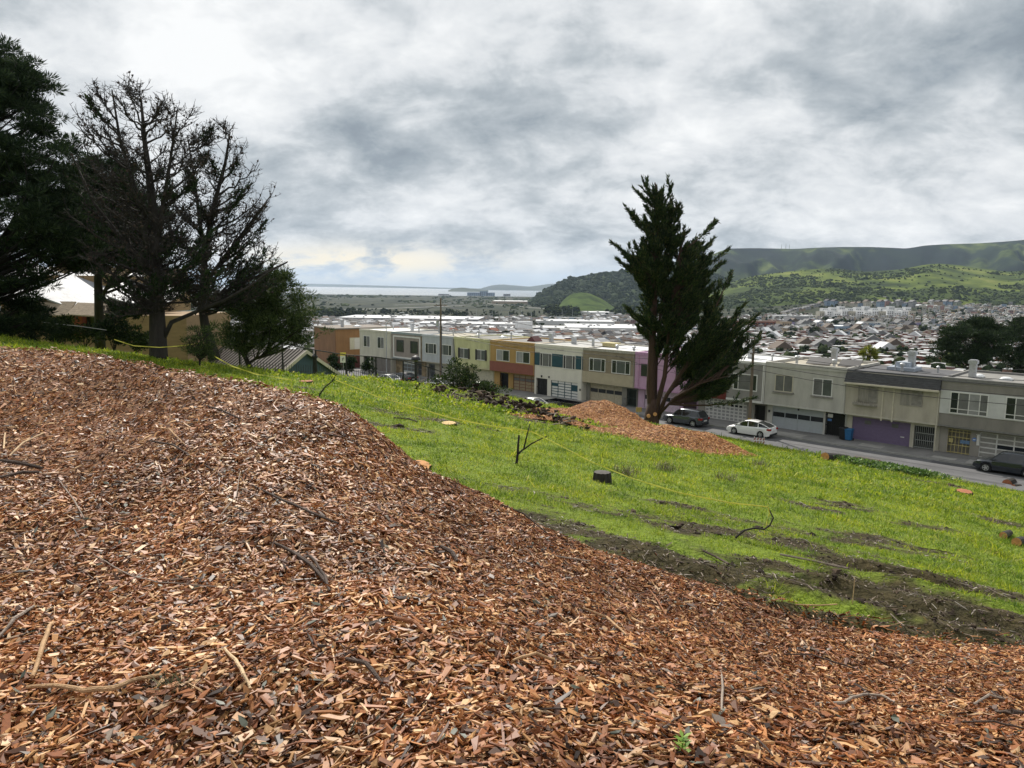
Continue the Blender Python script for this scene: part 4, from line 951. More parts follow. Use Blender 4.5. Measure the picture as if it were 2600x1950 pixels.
b.add([(-R, 3500, SEA_Z), (R, 3500, SEA_Z), (R, R, SEA_Z), (-R, R, SEA_Z)], [(0, 1, 2, 3)]); tag(b.build('water', sea), kind='structure')

def hill_mat(name, stops, scale, stretch=(1, 1, 1), rough=.62):
    m = bpy.data.materials.new(name); m.use_nodes = True; nt = m.node_tree; N = nt.nodes; Lk = nt.links; b = N['Principled BSDF']; b.inputs['Roughness'].default_value = 1; b.inputs['Specular IOR Level'].default_value = .05
    tc = N.new('ShaderNodeTexCoord'); mp = N.new('ShaderNodeMapping'); mp.inputs['Scale'].default_value = stretch; Lk.new(tc.outputs['Object'], mp.inputs[0])
    n = N.new('ShaderNodeTexNoise'); n.inputs['Scale'].default_value = scale; n.inputs['Detail'].default_value = 10; n.inputs['Roughness'].default_value = rough; Lk.new(mp.outputs[0], n.inputs['Vector'])
    r = N.new('ShaderNodeValToRGB'); Lk.new(n.outputs['Fac'], r.inputs[0]); e = r.color_ramp.elements
    e[0].position, e[0].color = stops[0][0], (*stops[0][1], 1); e[1].position, e[1].color = stops[-1][0], (*stops[-1][1], 1)
    for p, c in stops[1:-1]: k = e.new(p); k.color = (*c, 1)
    Lk.new(r.outputs[0], b.inputs['Base Color']); return m
HILLS = {}
def hill(name, ridge, Dr, Df, zf, material, amp=.12, ravine=1.0, n=170, m=60, back=1.5, freq=6.0, power=.75):
    """a hill whose skyline passes through the given photo points at distance Dr, rising from its foot at distance Df"""
    px = np.array([p[0] for p in ridge], float); py = np.array([p[1] for p in ridge], float)
    P = np.linspace(px[0], px[-1], n); Y = np.interp(P, px, py)
    ks = np.exp(-np.linspace(-2, 2, 9) ** 2); ks /= ks.sum(); Y = np.convolve(np.pad(Y, 4, 'edge'), ks, 'valid')
    dr = Dr(P) if callable(Dr) else np.full(n, float(Dr)); df = Df(P) if callable(Df) else np.full(n, float(Df))
    u = np.array([ray(a, c)[0] for a, c in zip(P, Y)]); w = np.array([ray(a, c)[1] for a, c in zip(P, Y)])
    zt = w * dr; T = np.concatenate([np.linspace(0, 1, m), np.linspace(1, 1 + back, 16)[1:]])
    zf_ = zf(u * df, df) if callable(zf) else np.full(n, float(zf))
    TT, UU = np.meshgrid(T, u, indexing='ij'); Dd = df + (dr - df) * TT; X = UU * Dd
    s = np.clip(TT, 0, 1) ** power; s = s * (1 - .25 * (1 - s) * s)
    H = np.maximum(zt - zf_, 0)[None, :]
    rv = fbm(UU * freq * 3 + 3, TT * 1.3 + UU * 2, 5); rv2 = np.abs(fbm(UU * freq * 2.2 + 11, TT * .7, 4))
    env = np.sin(np.clip(TT, 0, 1) * math.pi) ** .8
    Z = zf_[None, :] + H * s + H * env * (amp * rv - ravine * .25 * rv2)
    over = np.maximum(TT - 1, 0); Z = np.where(TT > 1, zt[None, :] - H * .75 * over / back * 1.3 + 0 * Z, Z)
    Z = np.where((TT <= 1), np.minimum(Z, zt[None, :] * 1.0 + (H * 0) + np.where(TT < .98, -0.2, 0) + 0 * Z + np.where(zt[None, :] > 0, 0, 0)) if False else Z, Z)
    o = grid_mesh(name, X, Dd, Z, material); tag(o, kind='structure'); HILLS[len(HILLS)] = (X, Dd, Z)
    return X, Dd, Z
MTN = hill_mat('mountain_scrub', [(.40, (.007, .013, .011)), (.52, (.014, .024, .014)), (.58, (.045, .064, .018)), (.66, (.10, .125, .036))], .0030, (1, .6, 1))
GRH = hill_mat('green_hill_grass', [(.40, (.022, .034, .011)), (.49, (.05, .072, .017)), (.60, (.105, .135, .027)), (.72, (.17, .18, .052))], .006, (1, .8, 1.6))
MID = hill_mat('wooded_hill', [(.40, (.016, .026, .013)), (.55, (.032, .048, .02)), (.68, (.09, .11, .04))], .006)
KNL = hill_mat('green_knoll', [(.36, (.024, .042, .011)), (.55, (.055, .088, .019)), (.7, (.085, .11, .028))], .02)
FARH = hill_mat('far_blue_hill', [(.4, (.03, .04, .03)), (.6, (.06, .07, .045))], .001)
hill('mountain', [(1560, 745), (1640, 720), (1700, 700), (1745, 680), (1792, 655), (1827, 638), (1850, 631), (1915, 630), (2019, 632), (2070, 629), (2134, 627), (2211, 627), (2260, 629), (2303, 631), (2350, 623), (2403, 620), (2480, 618), (2557, 613), (2600, 609), (2750, 592), (2900, 585), (3200, 600)], 5200, 3300, -35, MTN, .30, 6.5, 300, 80, freq=4.2)
FRONT = hill('green_hill', [(1560, 838), (1620, 815), (1690, 782), (1740, 758), (1790, 738), (1823, 728), (1884, 708), (1915, 700), (1957, 695), (2034, 686), (2090, 682), (2130, 681), (2157, 686), (2184, 690), (2230, 688), (2288, 684), (2349, 672), (2384, 669), (2442, 674), (2480, 681), (2568, 691), (2600, 686), (2750, 668), (3000, 640), (3200, 650)],
     2900, 2050, lambda x, y: z_val(x, y) - 1, GRH, .10, .55, 240, 60, freq=5)
MIDH = hill('wooded_hill', [(1350, 764), (1366, 748), (1396, 729), (1431, 709), (1466, 703), (1516, 693), (1585, 687), (1640, 668), (1700, 662), (1760, 672), (1830, 700), (1900, 730)], 3300, 2500, -64, MID, .10, .8, 120, 40)
KNOLL = hill('green_knoll', [(1390, 800), (1410, 784), (1432, 760), (1450, 746), (1475, 742), (1500, 746), (1530, 760), (1560, 780), (1590, 803)], 2150, 1900, -65, KNL, .05, .2, 60, 26, freq=12)
hill('far_hill', [(1190, 742), (1225, 731), (1250, 724), (1275, 722), (1310, 725), (1345, 728), (1400, 720), (1500, 725)], 15500, 14000, SEA_Z, FARH, .05, .3, 70, 14)
hill('far_shore', [(-700, 713), (300, 717), (773, 720), (935, 724), (1020, 727), (1141, 731), (1220, 733), (1400, 736)], lambda p: np.interp(p, [700, 1250], [24000, 16500]), lambda p: np.interp(p, [700, 1250], [23000, 15800]), SEA_Z, FARH, .03, .1, 100, 10)
hill('headland', [(1138, 738), (1150, 732), (1175, 730), (1200, 733), (1240, 737)], 9600, 9300, SEA_Z, FARH, .1, .3, 40, 10)

# scrub on the slopes: one mass of low bushes
_ph = (1 + 5 ** .5) / 2
ICO_V = np.array([(-1, _ph, 0), (1, _ph, 0), (-1, -_ph, 0), (1, -_ph, 0), (0, -1, _ph), (0, 1, _ph), (0, -1, -_ph), (0, 1, -_ph), (_ph, 0, -1), (_ph, 0, 1), (-_ph, 0, -1), (-_ph, 0, 1)], float) / 1.9
ICO_F = np.array([(0, 11, 5), (0, 5, 1), (0, 1, 7), (0, 7, 10), (0, 10, 11), (1, 5, 9), (5, 11, 4), (11, 10, 2), (10, 7, 6), (7, 1, 8), (3, 9, 4), (3, 4, 2), (3, 2, 6), (3, 6, 8), (3, 8, 9), (4, 9, 5), (2, 4, 11), (6, 2, 10), (8, 6, 7), (9, 8, 1)])
def blobs(name, P, S, material, squash=.75, jit=.3):
    n = len(P); J = ICO_V[None] * (1 + rng.uniform(-jit, jit, (n, 12, 1))) * S[:, None, None] * np.array([1, 1, squash]) * rng.uniform(.8, 1.25, (n, 1, 3))
    V = (P[:, None, :] + J).reshape(-1, 3); F = (np.arange(n)[:, None, None] * 12 + ICO_F[None]).reshape(-1, 3)
    return np_mesh(name, V, F, material, smooth=False)
def scatter_hill(G, n, mask):
    X, Y, Z = G; r, c = X.shape; out = []
    i = rng.uniform(0, r - 17, n * 6); j = rng.uniform(0, c - 1.01, n * 6)
    a = i.astype(int); d = j.astype(int); fi = i - a; fj = j - d
    L = lambda A: (A[a, d] * (1 - fi) + A[a + 1, d] * fi) * (1 - fj) + (A[a, d + 1] * (1 - fi) + A[a + 1, d + 1] * fi) * fj
    x, y, z = L(X), L(Y), L(Z); k = mask(x, y, i / (r - 16)) > rng.random(len(x))
    return np.stack([x[k], y[k], z[k]], -1)[:n]
SCRUB = island_mat('hill_scrub', [(0, (.018, .028, .012)), (.5, (.034, .05, .018)), (1, (.06, .075, .026))], .95, .05)
P = scatter_hill(FRONT, 7000, lambda x, y, t: np.clip(.9 * (fbm(x * .0055, y * .006, 4) > -.02) * (1 - .55 * sstep(.75, 1, t)) + .06 + .5 * (t < .3), 0, 1))
tag(blobs('hillside_scrub', P + [0, 0, 1.0], np.exp(rng.normal(np.log(3.1), .45, len(P))), SCRUB), 'dark scrub bushes dotted over the green hill', 'scrub', kind='stuff')
P = scatter_hill(MIDH, 3500, lambda x, y, t: .75 + 0 * x)
tag(blobs('hill_woodland', P + [0, 0, 2], np.exp(rng.normal(np.log(6), .4, len(P))), island_mat('woodland', [(0, (.012, .022, .011)), (1, (.035, .05, .022))], .95, .05)), 'dark woodland covering the middle hill', 'woodland', kind='stuff')
def hitv(px, py):
    return hit(px, py, z_val, 130, 5500, 2.0)
# bayland scrub
nb = 5000; Dv = rng.uniform(1450, 4900, nb) ; uv = rng.uniform(-.75, .35, nb); xx = uv * Dv; kk = fbm(xx * .004, Dv * .0016 + 3, 4) + .05 > rng.normal(0, .12, nb)
P = np.stack([xx, Dv, z_val(xx, Dv) + 1.0], -1)[kk]
tag(blobs('bayland_scrub', P, np.exp(rng.normal(np.log(4.5), .5, len(P))) * (P[:, 1] / 2500) ** .5, SCRUB, .6), 'low dark scrub across the flat baylands', 'scrub', kind='stuff')

# ---------------------------------------------------------------- far buildings, each its own thing
FARW = [mat('far_' + n, c, .85, .08, .5) for n, c in (('cream', (.45, .42, .34)), ('white', (.55, .55, .53)), ('grey', (.28, .28, .28)), ('blue', (.20, .27, .35)), ('tan', (.32, .25, .17)), ('brick', (.19, .075, .05)), ('sage', (.22, .25, .19)), ('rose', (.36, .22, .19)), ('ochre', (.40, .27, .10)), ('teal', (.14, .26, .27)), ('lilac', (.27, .23, .38)))]
WN = ['cream', 'white', 'grey', 'blue', 'tan', 'brick red', 'sage green', 'rose', 'ochre', 'teal', 'lilac']
FARR = [mat('far_roof_' + n, c, .85, .12, .3) for n, c in (('grey', (.15, .15, .15)), ('white', (.58, .59, .60)), ('brown', (.11, .085, .065)), ('dark', (.05, .05, .055)), ('red', (.23, .085, .05)))]
FWIN = mat('far_window', (.03, .035, .04), .2, .2, 1)
def far_house_mesh(w, d, h, gable, nwin=3):
    b = MB(); b.cur = 0; b.box(-w / 2, w / 2, -d / 2, d / 2, -3, h)
    b.cur = 1
    if gable:
        b.prism([(-w / 2 - .3, h), (w / 2 + .3, h), (0, h + w * .36)], 'y', -d / 2 - .3, d / 2 + .3)
    else:
        b.box(-w / 2 + .15, w / 2 - .15, -d / 2 + .15, d / 2 - .15, h, h + .12)
        b.cur = 0; b.box(-w / 2, w / 2, -d / 2, -d / 2 + .15, h, h + .35); b.box(-w / 2, w / 2, d / 2 - .15, d / 2, h, h + .35)
    b.cur = 2
    for fl in range(max(1, int(h // 2.9))):
        for i in range(nwin):
            x = -w / 2 + w * (i + .5) / nwin; z = .9 + fl * 2.9
            for y in (-d / 2 - .04, d / 2): b.box(x - .55, x + .55, y, y + .04, z, z + 1.3)
    for y in (-d * .2, d * .2):
        for s in (-1, 1): b.box(*sorted((s * w / 2, s * (w / 2 + .04))), y - .5, y + .5, h - 2, h - .7)
    return b
_FM = {}
def far_house(px, py, wi, ri, kind, label, group, rot, sc=1.0, D=None, name='house'):
    p = hitv(px, py) if D is None else None
    key = (wi, ri, kind)
    if key not in _FM:
        w, d, h, g = {'gable': (8, 12, 6.0, True), 'flat': (7.6, 15, 4.6, False), 'tall': (10, 12, 9.0, False), 'wide': (14, 11, 5.6, True), 'tower': (9, 11, 9.5, True)}[kind]
        o = far_house_mesh(w, d, h, g).build(name, [FARW[wi], FARR[ri], FWIN]); _FM[key] = o.data; 
    else:
        o = bpy.data.objects.new(name, _FM[key]); COL.objects.link(o)
    o.location = p; o.rotation_euler = (0, 0, rot); o.scale = (sc, sc, sc)
    return tag(o, label, 'house', group)
rr = random.Random(11)
def row_of(n, p0, p1, kinds, walls, roofs, where, rot, jx=2.5, jy=1.5, sc=1.0):
    for i in range(n):
        t = (i + .5) / n; k = rr.choice(kinds); w = rr.choice(walls); r_ = rr.choice(roofs)
        shape = {'gable': 'gabled', 'flat': 'flat roofed', 'tall': 'tall flat roofed', 'wide': 'broad gabled', 'tower': 'narrow gabled'}[k]
        far_house(p0[0] + (p1[0] - p0[0]) * t + rr.uniform(-jx, jx), p0[1] + (p1[1] - p0[1]) * t + rr.uniform(-jy, jy), w, r_, k, 'small %s %s house %s' % (WN[w], shape, where), WN[w] + ' ' + shape + ' houses ' + where, rot + rr.uniform(-.06, .06), sc)
PALE = [0, 0, 1, 1, 2, 3, 4, 6, 7]
row_of(24, (2085, 766), (2455, 768), ['gable', 'tower'], PALE, [0, 2, 3, 0], 'in the top row under the green hill', .15, sc=1.4)
row_of(22, (2075, 778), (2440, 779), ['gable', 'tower'], PALE, [0, 2, 3], 'in the second row under the green hill', .15, sc=1.4)
row_of(16, (2330, 783), (2470, 790), ['gable', 'tall'], PALE + [8, 9, 3], [0, 2, 1], 'beside the steep far street', .5)
row_of(15, (1985, 802), (2085, 776), ['gable'], [2, 2, 4, 0], [0, 3], 'on the rising street below the scrub', .6)
row_of(13, (2395, 812), (2470, 772), ['flat', 'gable'], PALE + [8, 7, 3], [0, 1, 1, 4], 'along the left steep street', -.6, 3, 1)
row_of(13, (2440, 815), (2520, 772), ['flat', 'gable'], PALE + [9, 3], [0, 1, 0], 'between the two steep streets', -.6, 5, 2)
row_of(13, (2520, 790), (2625, 752), ['flat', 'tall'], PALE + [9, 10], [0, 1, 2], 'at the top of the right steep street', -.6, 6, 2)
row_of(10, (2560, 812), (2640, 780), ['flat', 'gable'], PALE + [3], [0, 1, 2], 'beyond the pines on the far right', -.6, 6, 2)
for q, (y0, n) in enumerate(((850, 20), (862, 18), (875, 16), (889, 14), (903, 13))):
    row_of(n, (1925, y0 + 2), (2420, y0 - 3), ['flat', 'flat', 'flat', 'wide'], [5, 5, 5, 4, 0, 7, 2], [1, 1, 0, 0, 2, 3], ['in the farthest brick terrace', 'in the second brick terrace', 'in the middle brick terrace', 'in the fourth brick terrace', 'in the nearest brick terrace'][q], -.9 + .25 * q, 8, 4.0, 1.0)
row_of(22, (1990, 828), (2390, 832), ['wide', 'gable', 'flat'], PALE + [10], [0, 2, 3, 1], 'in the town below the white flats', .2, 9, 5, 1.1)
row_of(18, (1900, 843), (2300, 846), ['wide', 'gable', 'flat'], PALE + [4, 5], [0, 2, 2, 3], 'in the town beside the palm', .1, 9, 4, 1.1)
row_of(24, (800, 838), (985, 846), ['gable', 'flat', 'wide'], PALE, [0, 1, 2, 3], 'in the valley behind the cream row house', -.7, 5, 7)
row_of(22, (990, 850), (1320, 856), ['gable', 'flat', 'wide'], PALE + [5], [0, 2, 3, 4], 'in the valley behind the yellow row house', -.7, 6, 5)
row_of(18, (1360, 858), (1640, 866), ['gable', 'wide'], [2, 4, 5, 7], [0, 3, 2, 4], 'in the valley behind the taupe row house', -.7, 6, 4)

def big_building(name, label, cat, pxl, pxr, py, h, depth, wall, roof, rot=0.0, parts=(), vents=0, windows=0, group=None):
    a = hitv((pxl + pxr) / 2, py); w = (ray(pxr, py)[0] - ray(pxl, py)[0]) * a.y / max(.4, math.cos(rot))
    root = thing(name, label, cat, a, rot, group)
    MB().box(-w / 2, w / 2, 0, depth, -4, h).build('walls', wall, root)
    b = MB(); b.box(-w / 2 + .3, w / 2 - .3, .3, depth - .3, h, h + .25); b.build('roof', roof, root)
    b = MB(); b.box(-w / 2, w / 2, -.05, .3, h - .4, h + .7); b.box(-w / 2, -w / 2 + .3, .3, depth, h - .4, h + .7); b.box(w / 2 - .3, w / 2, .3, depth, h - .4, h + .7); b.box(-w / 2 + .3, w / 2 - .3, depth - .3, depth, h - .4, h + .7); b.build('parapet', wall, root)
    for i in range(vents):
        x = rr.uniform(-w * .45, w * .45); y = rr.uniform(depth * .1, depth * .9); s = rr.uniform(1.2, 2.6)
        bb = MB(); bb.box(x - s, x + s, y - s * .7, y + s * .7, h + .25, h + rr.uniform(1.4, 2.6)); bb.build('roof_unit', FARW[rr.choice([1, 2, 2])], root)
    if windows:
        for fl in range(max(1, int(h // 3.4))):
            for i in range(windows):
                x = -w / 2 + w * (i + .5) / windows; ww = w / windows * .32
                MB().box(x - ww, x + ww, -.06, -.002, 1 + fl * 3.2, 2.6 + fl * 3.2).build('window', FWIN, root)
    return root, w
big_building('warehouse', 'long low grey warehouse with white roof beyond the left row houses', 'warehouse', 850, 1215, 822, 8, 120, FARW[2], FARR[1], -.06, vents=16)
big_building('warehouse', 'grey walled warehouse with pale roof behind the timber pole', 'warehouse', 1055, 1318, 838, 8, 70, FARW[2], FARR[1], -.04, vents=10)
big_building('storage_tower', 'tall plain white block standing among the warehouses', 'tower block', 1316, 1352, 850, 15.5, 16, mat('bright_white_wall', (.8, .8, .79), .8, .04, .5), FARR[1], .25)
big_building('warehouse', 'long warehouse with bright white roof left of the cypress', 'warehouse', 1440, 1720, 848, 7, 110, FARW[1], FARR[1], -.03, vents=14)
big_building('warehouse', 'warehouse with a rusty red roof edge beside the white block', 'warehouse', 1345, 1450, 845, 6, 60, FARW[0], FARR[1], -.03, vents=5)
big_building('warehouse', 'white annexe just right of the tall white block', 'warehouse', 1424, 1475, 853, 7, 30, FARW[1], FARR[1], 0)
big_building('warehouse', 'low white shed at the foot of the tall white block', 'warehouse', 1278, 1318, 856, 5, 25, FARW[3], FARR[1], 0, vents=2)
big_building('apartment_building', 'low tan building among the left valley houses', 'building', 915, 1010, 845, 6, 30, FARW[4], FARR[0], -.1, windows=8)
big_building('warehouse', 'broad white roofed hall behind the ochre and teal houses', 'warehouse', 1180, 1300, 846, 6, 60, FARW[2], FARR[1], -.05, vents=8)
big_building('warehouse', 'farther white roofed hall right of the tall white block', 'warehouse', 1360, 1560, 826, 6, 80, FARW[1], FARR[1], -.04, vents=8)
big_building('depot', 'pale sheds at the foot of the green knoll', 'shed', 1498, 1572, 800, 6, 90, FARW[1], FARR[1], .2, vents=4)
big_building('depot', 'grey shed below the pale sheds of the green knoll', 'shed', 1520, 1585, 808, 6, 40, FARW[2], FARR[0], .2)
big_building('depot', 'thin blue grey rail shed beyond the white roofed warehouses', 'shed', 1370, 1480, 815, 6, 40, FARW[3], FARR[0], 0, windows=10)
big_building('depot', 'long pale shed on the baylands beyond the rail yard', 'shed', 1248, 1366, 772, 10, 190, FARW[4], FARR[1], -.05, vents=4)
big_building('office_block', 'low pale office at the left of the bayside offices', 'office', 1113, 1140, 749, 12, 40, FARW[2], FARR[0], 0, windows=6)
big_building('office_block', 'wide pale blue bayside office block', 'office', 1186, 1222, 751, 26, 40, FARW[3], FARR[0], 0, windows=7)
big_building('office_block', 'tallest bayside office tower', 'office', 1218, 1238, 751, 36, 40, FARW[3], FARR[0], 0, windows=4)
big_building('office_block', 'bayside office block right of the tallest tower', 'office', 1236, 1256, 751, 26, 40, FARW[3], FARR[0], 0, windows=4)
big_building('office_block', 'dark low office at the end of the bayside offices', 'office', 1278, 1296, 748, 18, 40, FARW[2], FARR[3], 0, windows=4)
big_building('school', 'long brown brick school below the green hill', 'school', 1860, 1985, 836, 11, 30, FARW[5], FARR[2], .1, windows=12)
big_building('school_wing', 'tan end wing of the brown school with tall arches', 'school', 1985, 2010, 838, 11, 20, FARW[4], FARR[0], .1, windows=4)
big_building('office_block', 'blue grey low building with white roof in the right town', 'office', 2123, 2217, 845, 8, 40, FARW[3], FARR[1], .15, windows=9)
big_building('hall', 'low hall with pale curved roof right of the town centre', 'hall', 2255, 2330, 848, 5, 25, FARW[0], FARR[0], .1)
big_building('office_block', 'white blocky building left of the white flats', 'office', 1965, 2070, 812, 7, 30, FARW[1], FARR[1], .1, vents=4, windows=8)
big_building('office_block', 'grey flats behind the brown school', 'building', 2005, 2050, 820, 10, 25, FARW[2], FARR[0], .1, windows=5)
for i in range(13):
    big_building('apartment_block', 'white stepped apartment block in the long terrace under the coloured houses', 'flats', 2080 + i * 19, 2097 + i * 19, 809 - i * .15 + (i % 3) * .6, 12.5 + (i % 2) * 2.6, 14, MATS['bright_white_wall'] if i % 4 else FARW[0], FARR[0], .12, windows=3, group='white stepped flats')
for i in range(11):
    big_building('apartment_block', 'white upper apartment block behind the long white terrace', 'flats', 2088 + i * 21, 2103 + i * 21, 797 - i * .1, 11 + (i % 3) * 1.8, 12, MATS['bright_white_wall'], FARR[1], .12, windows=3, group='upper white flats')
# the rest of the packed town: past the houses above one mass of small roofs
def town_mass():
    zones = ((1500, 700, 1330, 420, 1180), (700, 1330, 1760, 520, 900), (1150, 1720, 2680, 290, 960), (750, 1700, 2680, 940, 1500), (420, 2330, 2720, 900, 1950), (350, 560, 830, 500, 1300), (260, 1480, 1700, 1300, 1700), (200, 1000, 1420, 1250, 1500))
    V, F, MI = [], [], []; base = np.array([(-1, -1), (1, -1), (1, 1), (-1, 1)], float) * .5; nv = 0
    for n, p0, p1, d0, d1 in zones:
        for i in range(n):
            tr = False
            D = math.sqrt(rr.uniform(d0 * d0, d1 * d1)); u = ray(rr.uniform(p0, p1), 830)[0]; x = u * D
            if p0 > 1600: x += 0; rot = -.75 if D < 900 else -.5
            else: rot = -.7
            tr = p0 > 1600 and d1 < 961
            c, s_ = math.cos(rot), math.sin(rot); gx = round((x * c + D * s_) / 11) * 11 + rr.uniform(-1.5, 1.5); gy = round((-x * s_ + D * c) / 30) * 30 + rr.choice((-7, 7)) + rr.uniform(-1, 1)
            x = gx * c - gy * s_; D = gx * s_ + gy * c; z = float(z_val(x, D)); w = rr.uniform(6, 9); d = rr.uniform(9, 14); h = rr.uniform(3.5, 7.5)
            if tr:
                gx = round(gx / 6.2) * 6.2; gy = round(gy / 14) * 14 + (3 if round(gy / 14) % 2 else 0); x = gx * c - gy * s_; D = gx * s_ + gy * c; z = float(z_val(x, D)); w = 6.1; d = rr.uniform(8.5, 9.5); h = rr.uniform(4.2, 5.6)
            q = base * [w, d]; q = q @ np.array([(c, s_), (-s_, c)]) + [x, D]
            for a in range(4): V.append((q[a][0], q[a][1], z - 2))
            for a in range(4): V.append((q[a][0], q[a][1], z + h))
            for f in ((0, 1, 5, 4), (1, 2, 6, 5), (2, 3, 7, 6), (3, 0, 4, 7)): F.append(tuple(nv + k for k in f)); MI.append(3 if tr and (gy // 28 % 3) else 0)
            nv += 8
            if tr or rr.random() < .5:
                for a in range(4): V.append((q[a][0], q[a][1], z + h + .15))
                F.append((nv, nv + 1, nv + 2, nv + 3)); MI.append(4 if tr else 1); nv += 4
            else:
                for a in range(4): V.append((q[a][0], q[a][1], z + h + .05))
                m0 = (q[0] + q[1]) / 2; m1 = (q[2] + q[3]) / 2; V.append((m0[0], m0[1], z + h + 2)); V.append((m1[0], m1[1], z + h + 2))
                for f in ((0, 4, 5, 3), (1, 2, 5, 4), (0, 1, 4), (2, 3, 5)): F.append(tuple(nv + k for k in f)); MI.append(1 if len(f) == 4 else 0)
                nv += 6
            for k in range(2):       # a dark window strip on the side toward us
                t0 = .15 + .45 * k; a0 = q[0] + (q[1] - q[0]) * t0; a1 = q[0] + (q[1] - q[0]) * (t0 + .25); o = (q[0] - q[3]) / d * .06
                zz = z + h - 2.2; V += [(a0[0] + o[0], a0[1] + o[1], zz), (a1[0] + o[0], a1[1] + o[1], zz), (a1[0] + o[0], a1[1] + o[1], zz + 1.3), (a0[0] + o[0], a0[1] + o[1], zz + 1.3)]; F.append((nv, nv + 1, nv + 2, nv + 3)); MI.append(2); nv += 4
    me = bpy.data.meshes.new('distant_town'); me.from_pydata(V, [], F)
    W = island_mat('town_walls', [(0, (.40, .38, .33)), (.3, (.48, .47, .44)), (.5, (.24, .24, .235)), (.62, (.42, .33, .24)), (.75, (.26, .33, .40)), (.86, (.22, .10, .075)), (1, (.55, .52, .44))], .9, .1)
    Rf = island_mat('town_roofs', [(0, (.60, .61, .62)), (.24, (.46, .47, .48)), (.38, (.15, .15, .15)), (.7, (.07, .067, .065)), (.84, (.15, .10, .07)), (.93, (.2, .2, .2)), (1, (.60, .61, .62))], .8, .15)
    Bk = island_mat('brick_terrace_walls', [(0, (.15, .055, .04)), (.5, (.20, .08, .055)), (.8, (.26, .13, .09)), (1, (.36, .30, .24))], .9, .1); Rt = island_mat('terrace_roofs', [(0, (.50, .51, .52)), (.45, (.38, .385, .39)), (.6, (.22, .22, .22)), (.8, (.13, .125, .12)), (1, (.58, .59, .60))], .8, .15)
    for m in (W, Rf, FWIN, Bk, Rt): me.materials.append(m)
    me.polygons.foreach_set('material_index', MI); o = bpy.data.objects.new('distant_town', me); COL.objects.link(o); tag(o, 'countless small pale houses packed across the valley town', 'town', kind='stuff')
    n = 3000; D = rng.uniform(260, 1950, n); u = rng.uniform(-.36, .75, n); x = u * D; P = np.stack([x, D, z_val(x, D) + 2.2], -1); P = P[(fbm(x * .006, D * .006, 3) > -.2)]
    tag(blobs('town_trees', np.repeat(P, 3, 0) + rng.normal(0, 1.4, (len(P) * 3, 3)), np.exp(rng.normal(np.log(2.0), .4, len(P) * 3)), TREEM0, .9), 'dark street trees scattered between the packed houses', 'trees', kind='stuff')
TREEM0 = island_mat('town_foliage', [(0, (.010, .018, .009)), (.5, (.024, .036, .015)), (1, (.05, .065, .022))], .95, .05)
town_mass()
# steep streets of the far neighbourhood and the shore road
def draped(name, pts, w, m, dz=.8, fn=z_val):
    b = MB(); vs = []
    for i, (a, c) in enumerate(pts):
        p = hitv(a, c); vs.append(p)
    P = []
    for i in range(len(vs) - 1):
        for k in range(8): P.append(vs[i].lerp(vs[i + 1], k / 8))
    P.append(vs[-1]); V = []
    for i, p in enumerate(P):
        t = (P[min(i + 1, len(P) - 1)] - P[max(i - 1, 0)]); n = Vector((-t.y, t.x, 0)).normalized() * w / 2
        for q in (p + n, p - n): V.append((q.x, q.y, float(fn(q.x, q.y)) + dz))
    b.add(V, [(2 * i, 2 * i + 1, 2 * i + 3, 2 * i + 2) for i in range(len(P) - 1)]); return tag(b.build(name, m), kind='structure')
fr_ = mat('far_asphalt', (.13, .13, .135), .9, .1, .1)
draped('street', [(2378, 818), (2425, 795), (2472, 770)], 13, fr_); draped('street', [(2512, 820), (2560, 790), (2606, 764)], 13, fr_)
draped('street', [(860, 788), (1000, 783), (1180, 776)], 14, mat('far_concrete', (.27, .27, .26), .9, .1, .1), .5); draped('street', [(1000, 775), (1200, 768), (1400, 786)], 10, MATS['far_concrete'], .5)
# masts on the mountain ridge
for px, h in ((1984, 40), (1995, 44), (2004, 38)):
    p = at(px, 633, 5190); b = MB(); b.tube([p, p + Vector((0, 0, h * .85))], [1.3, .7], 4); tag(b.build('radio_mast', IRON), 'thin radio mast on the mountain ridge', 'mast', 'radio masts on the mountain ridge')
# tall poles of the rail yard
for i in range(14):
    p = hitv(1190 + i * 27 + rr.uniform(-8, 8), rr.uniform(800, 826)); b = MB(); b.tube([p - Vector((0, 0, 1)), p + Vector((0, 0, rr.uniform(12, 20)))], [.35, .25], 5); tag(b.build('lamp_mast', GALV), 'thin mast in the rail yard beyond the warehouses', 'mast', 'masts in the rail yard')
# trees of the valley, each a clump of leafy lumps on a short trunk
TREEM = island_mat('valley_foliage', [(0, (.012, .020, .010)), (.5, (.026, .040, .016)), (1, (.055, .07, .024))], .95, .05)
def far_tree_mesh(i):
    k = 46; a = rng.normal(0, 1, (k, 3)); a /= np.linalg.norm(a, axis=1, keepdims=True)
    P = a * (rng.uniform(.3, 1, (k, 1)) ** .5) * np.array([3.6, 3.6, 2.6]) * (1 + .25 * (i % 2)) + np.array([0, 0, 4.6])
    o = blobs('valley_tree', P, rng.uniform(.7, 1.5, k), TREEM, .85); return o
protos = [far_tree_mesh(i) for i in range(4)]; cnt = [0]
def far_tree(px, py, s, label, group, name='valley_tree'):
    i = rr.randrange(4)
    if cnt[0] < 4: o = protos[cnt[0]]; cnt[0] += 1
    else: o = protos[i].copy(); COL.objects.link(o)
    p = hitv(px, py); o.location = (p.x, p.y, p.z - .6 * s); o.rotation_euler = (0, 0, rr.uniform(0, 6)); o.scale = (s * rr.uniform(.85, 1.2), s * rr.uniform(.85, 1.2), s * rr.uniform(.8, 1.2)); tag(o, label, 'tree', group)
def grove(n, x0, x1, y0, y1, s, where):
    for i in range(n): far_tree(rr.uniform(x0, x1), rr.uniform(y0, y1), s * rr.uniform(.7, 1.3), 'dark rounded tree ' + where, 'trees ' + where)
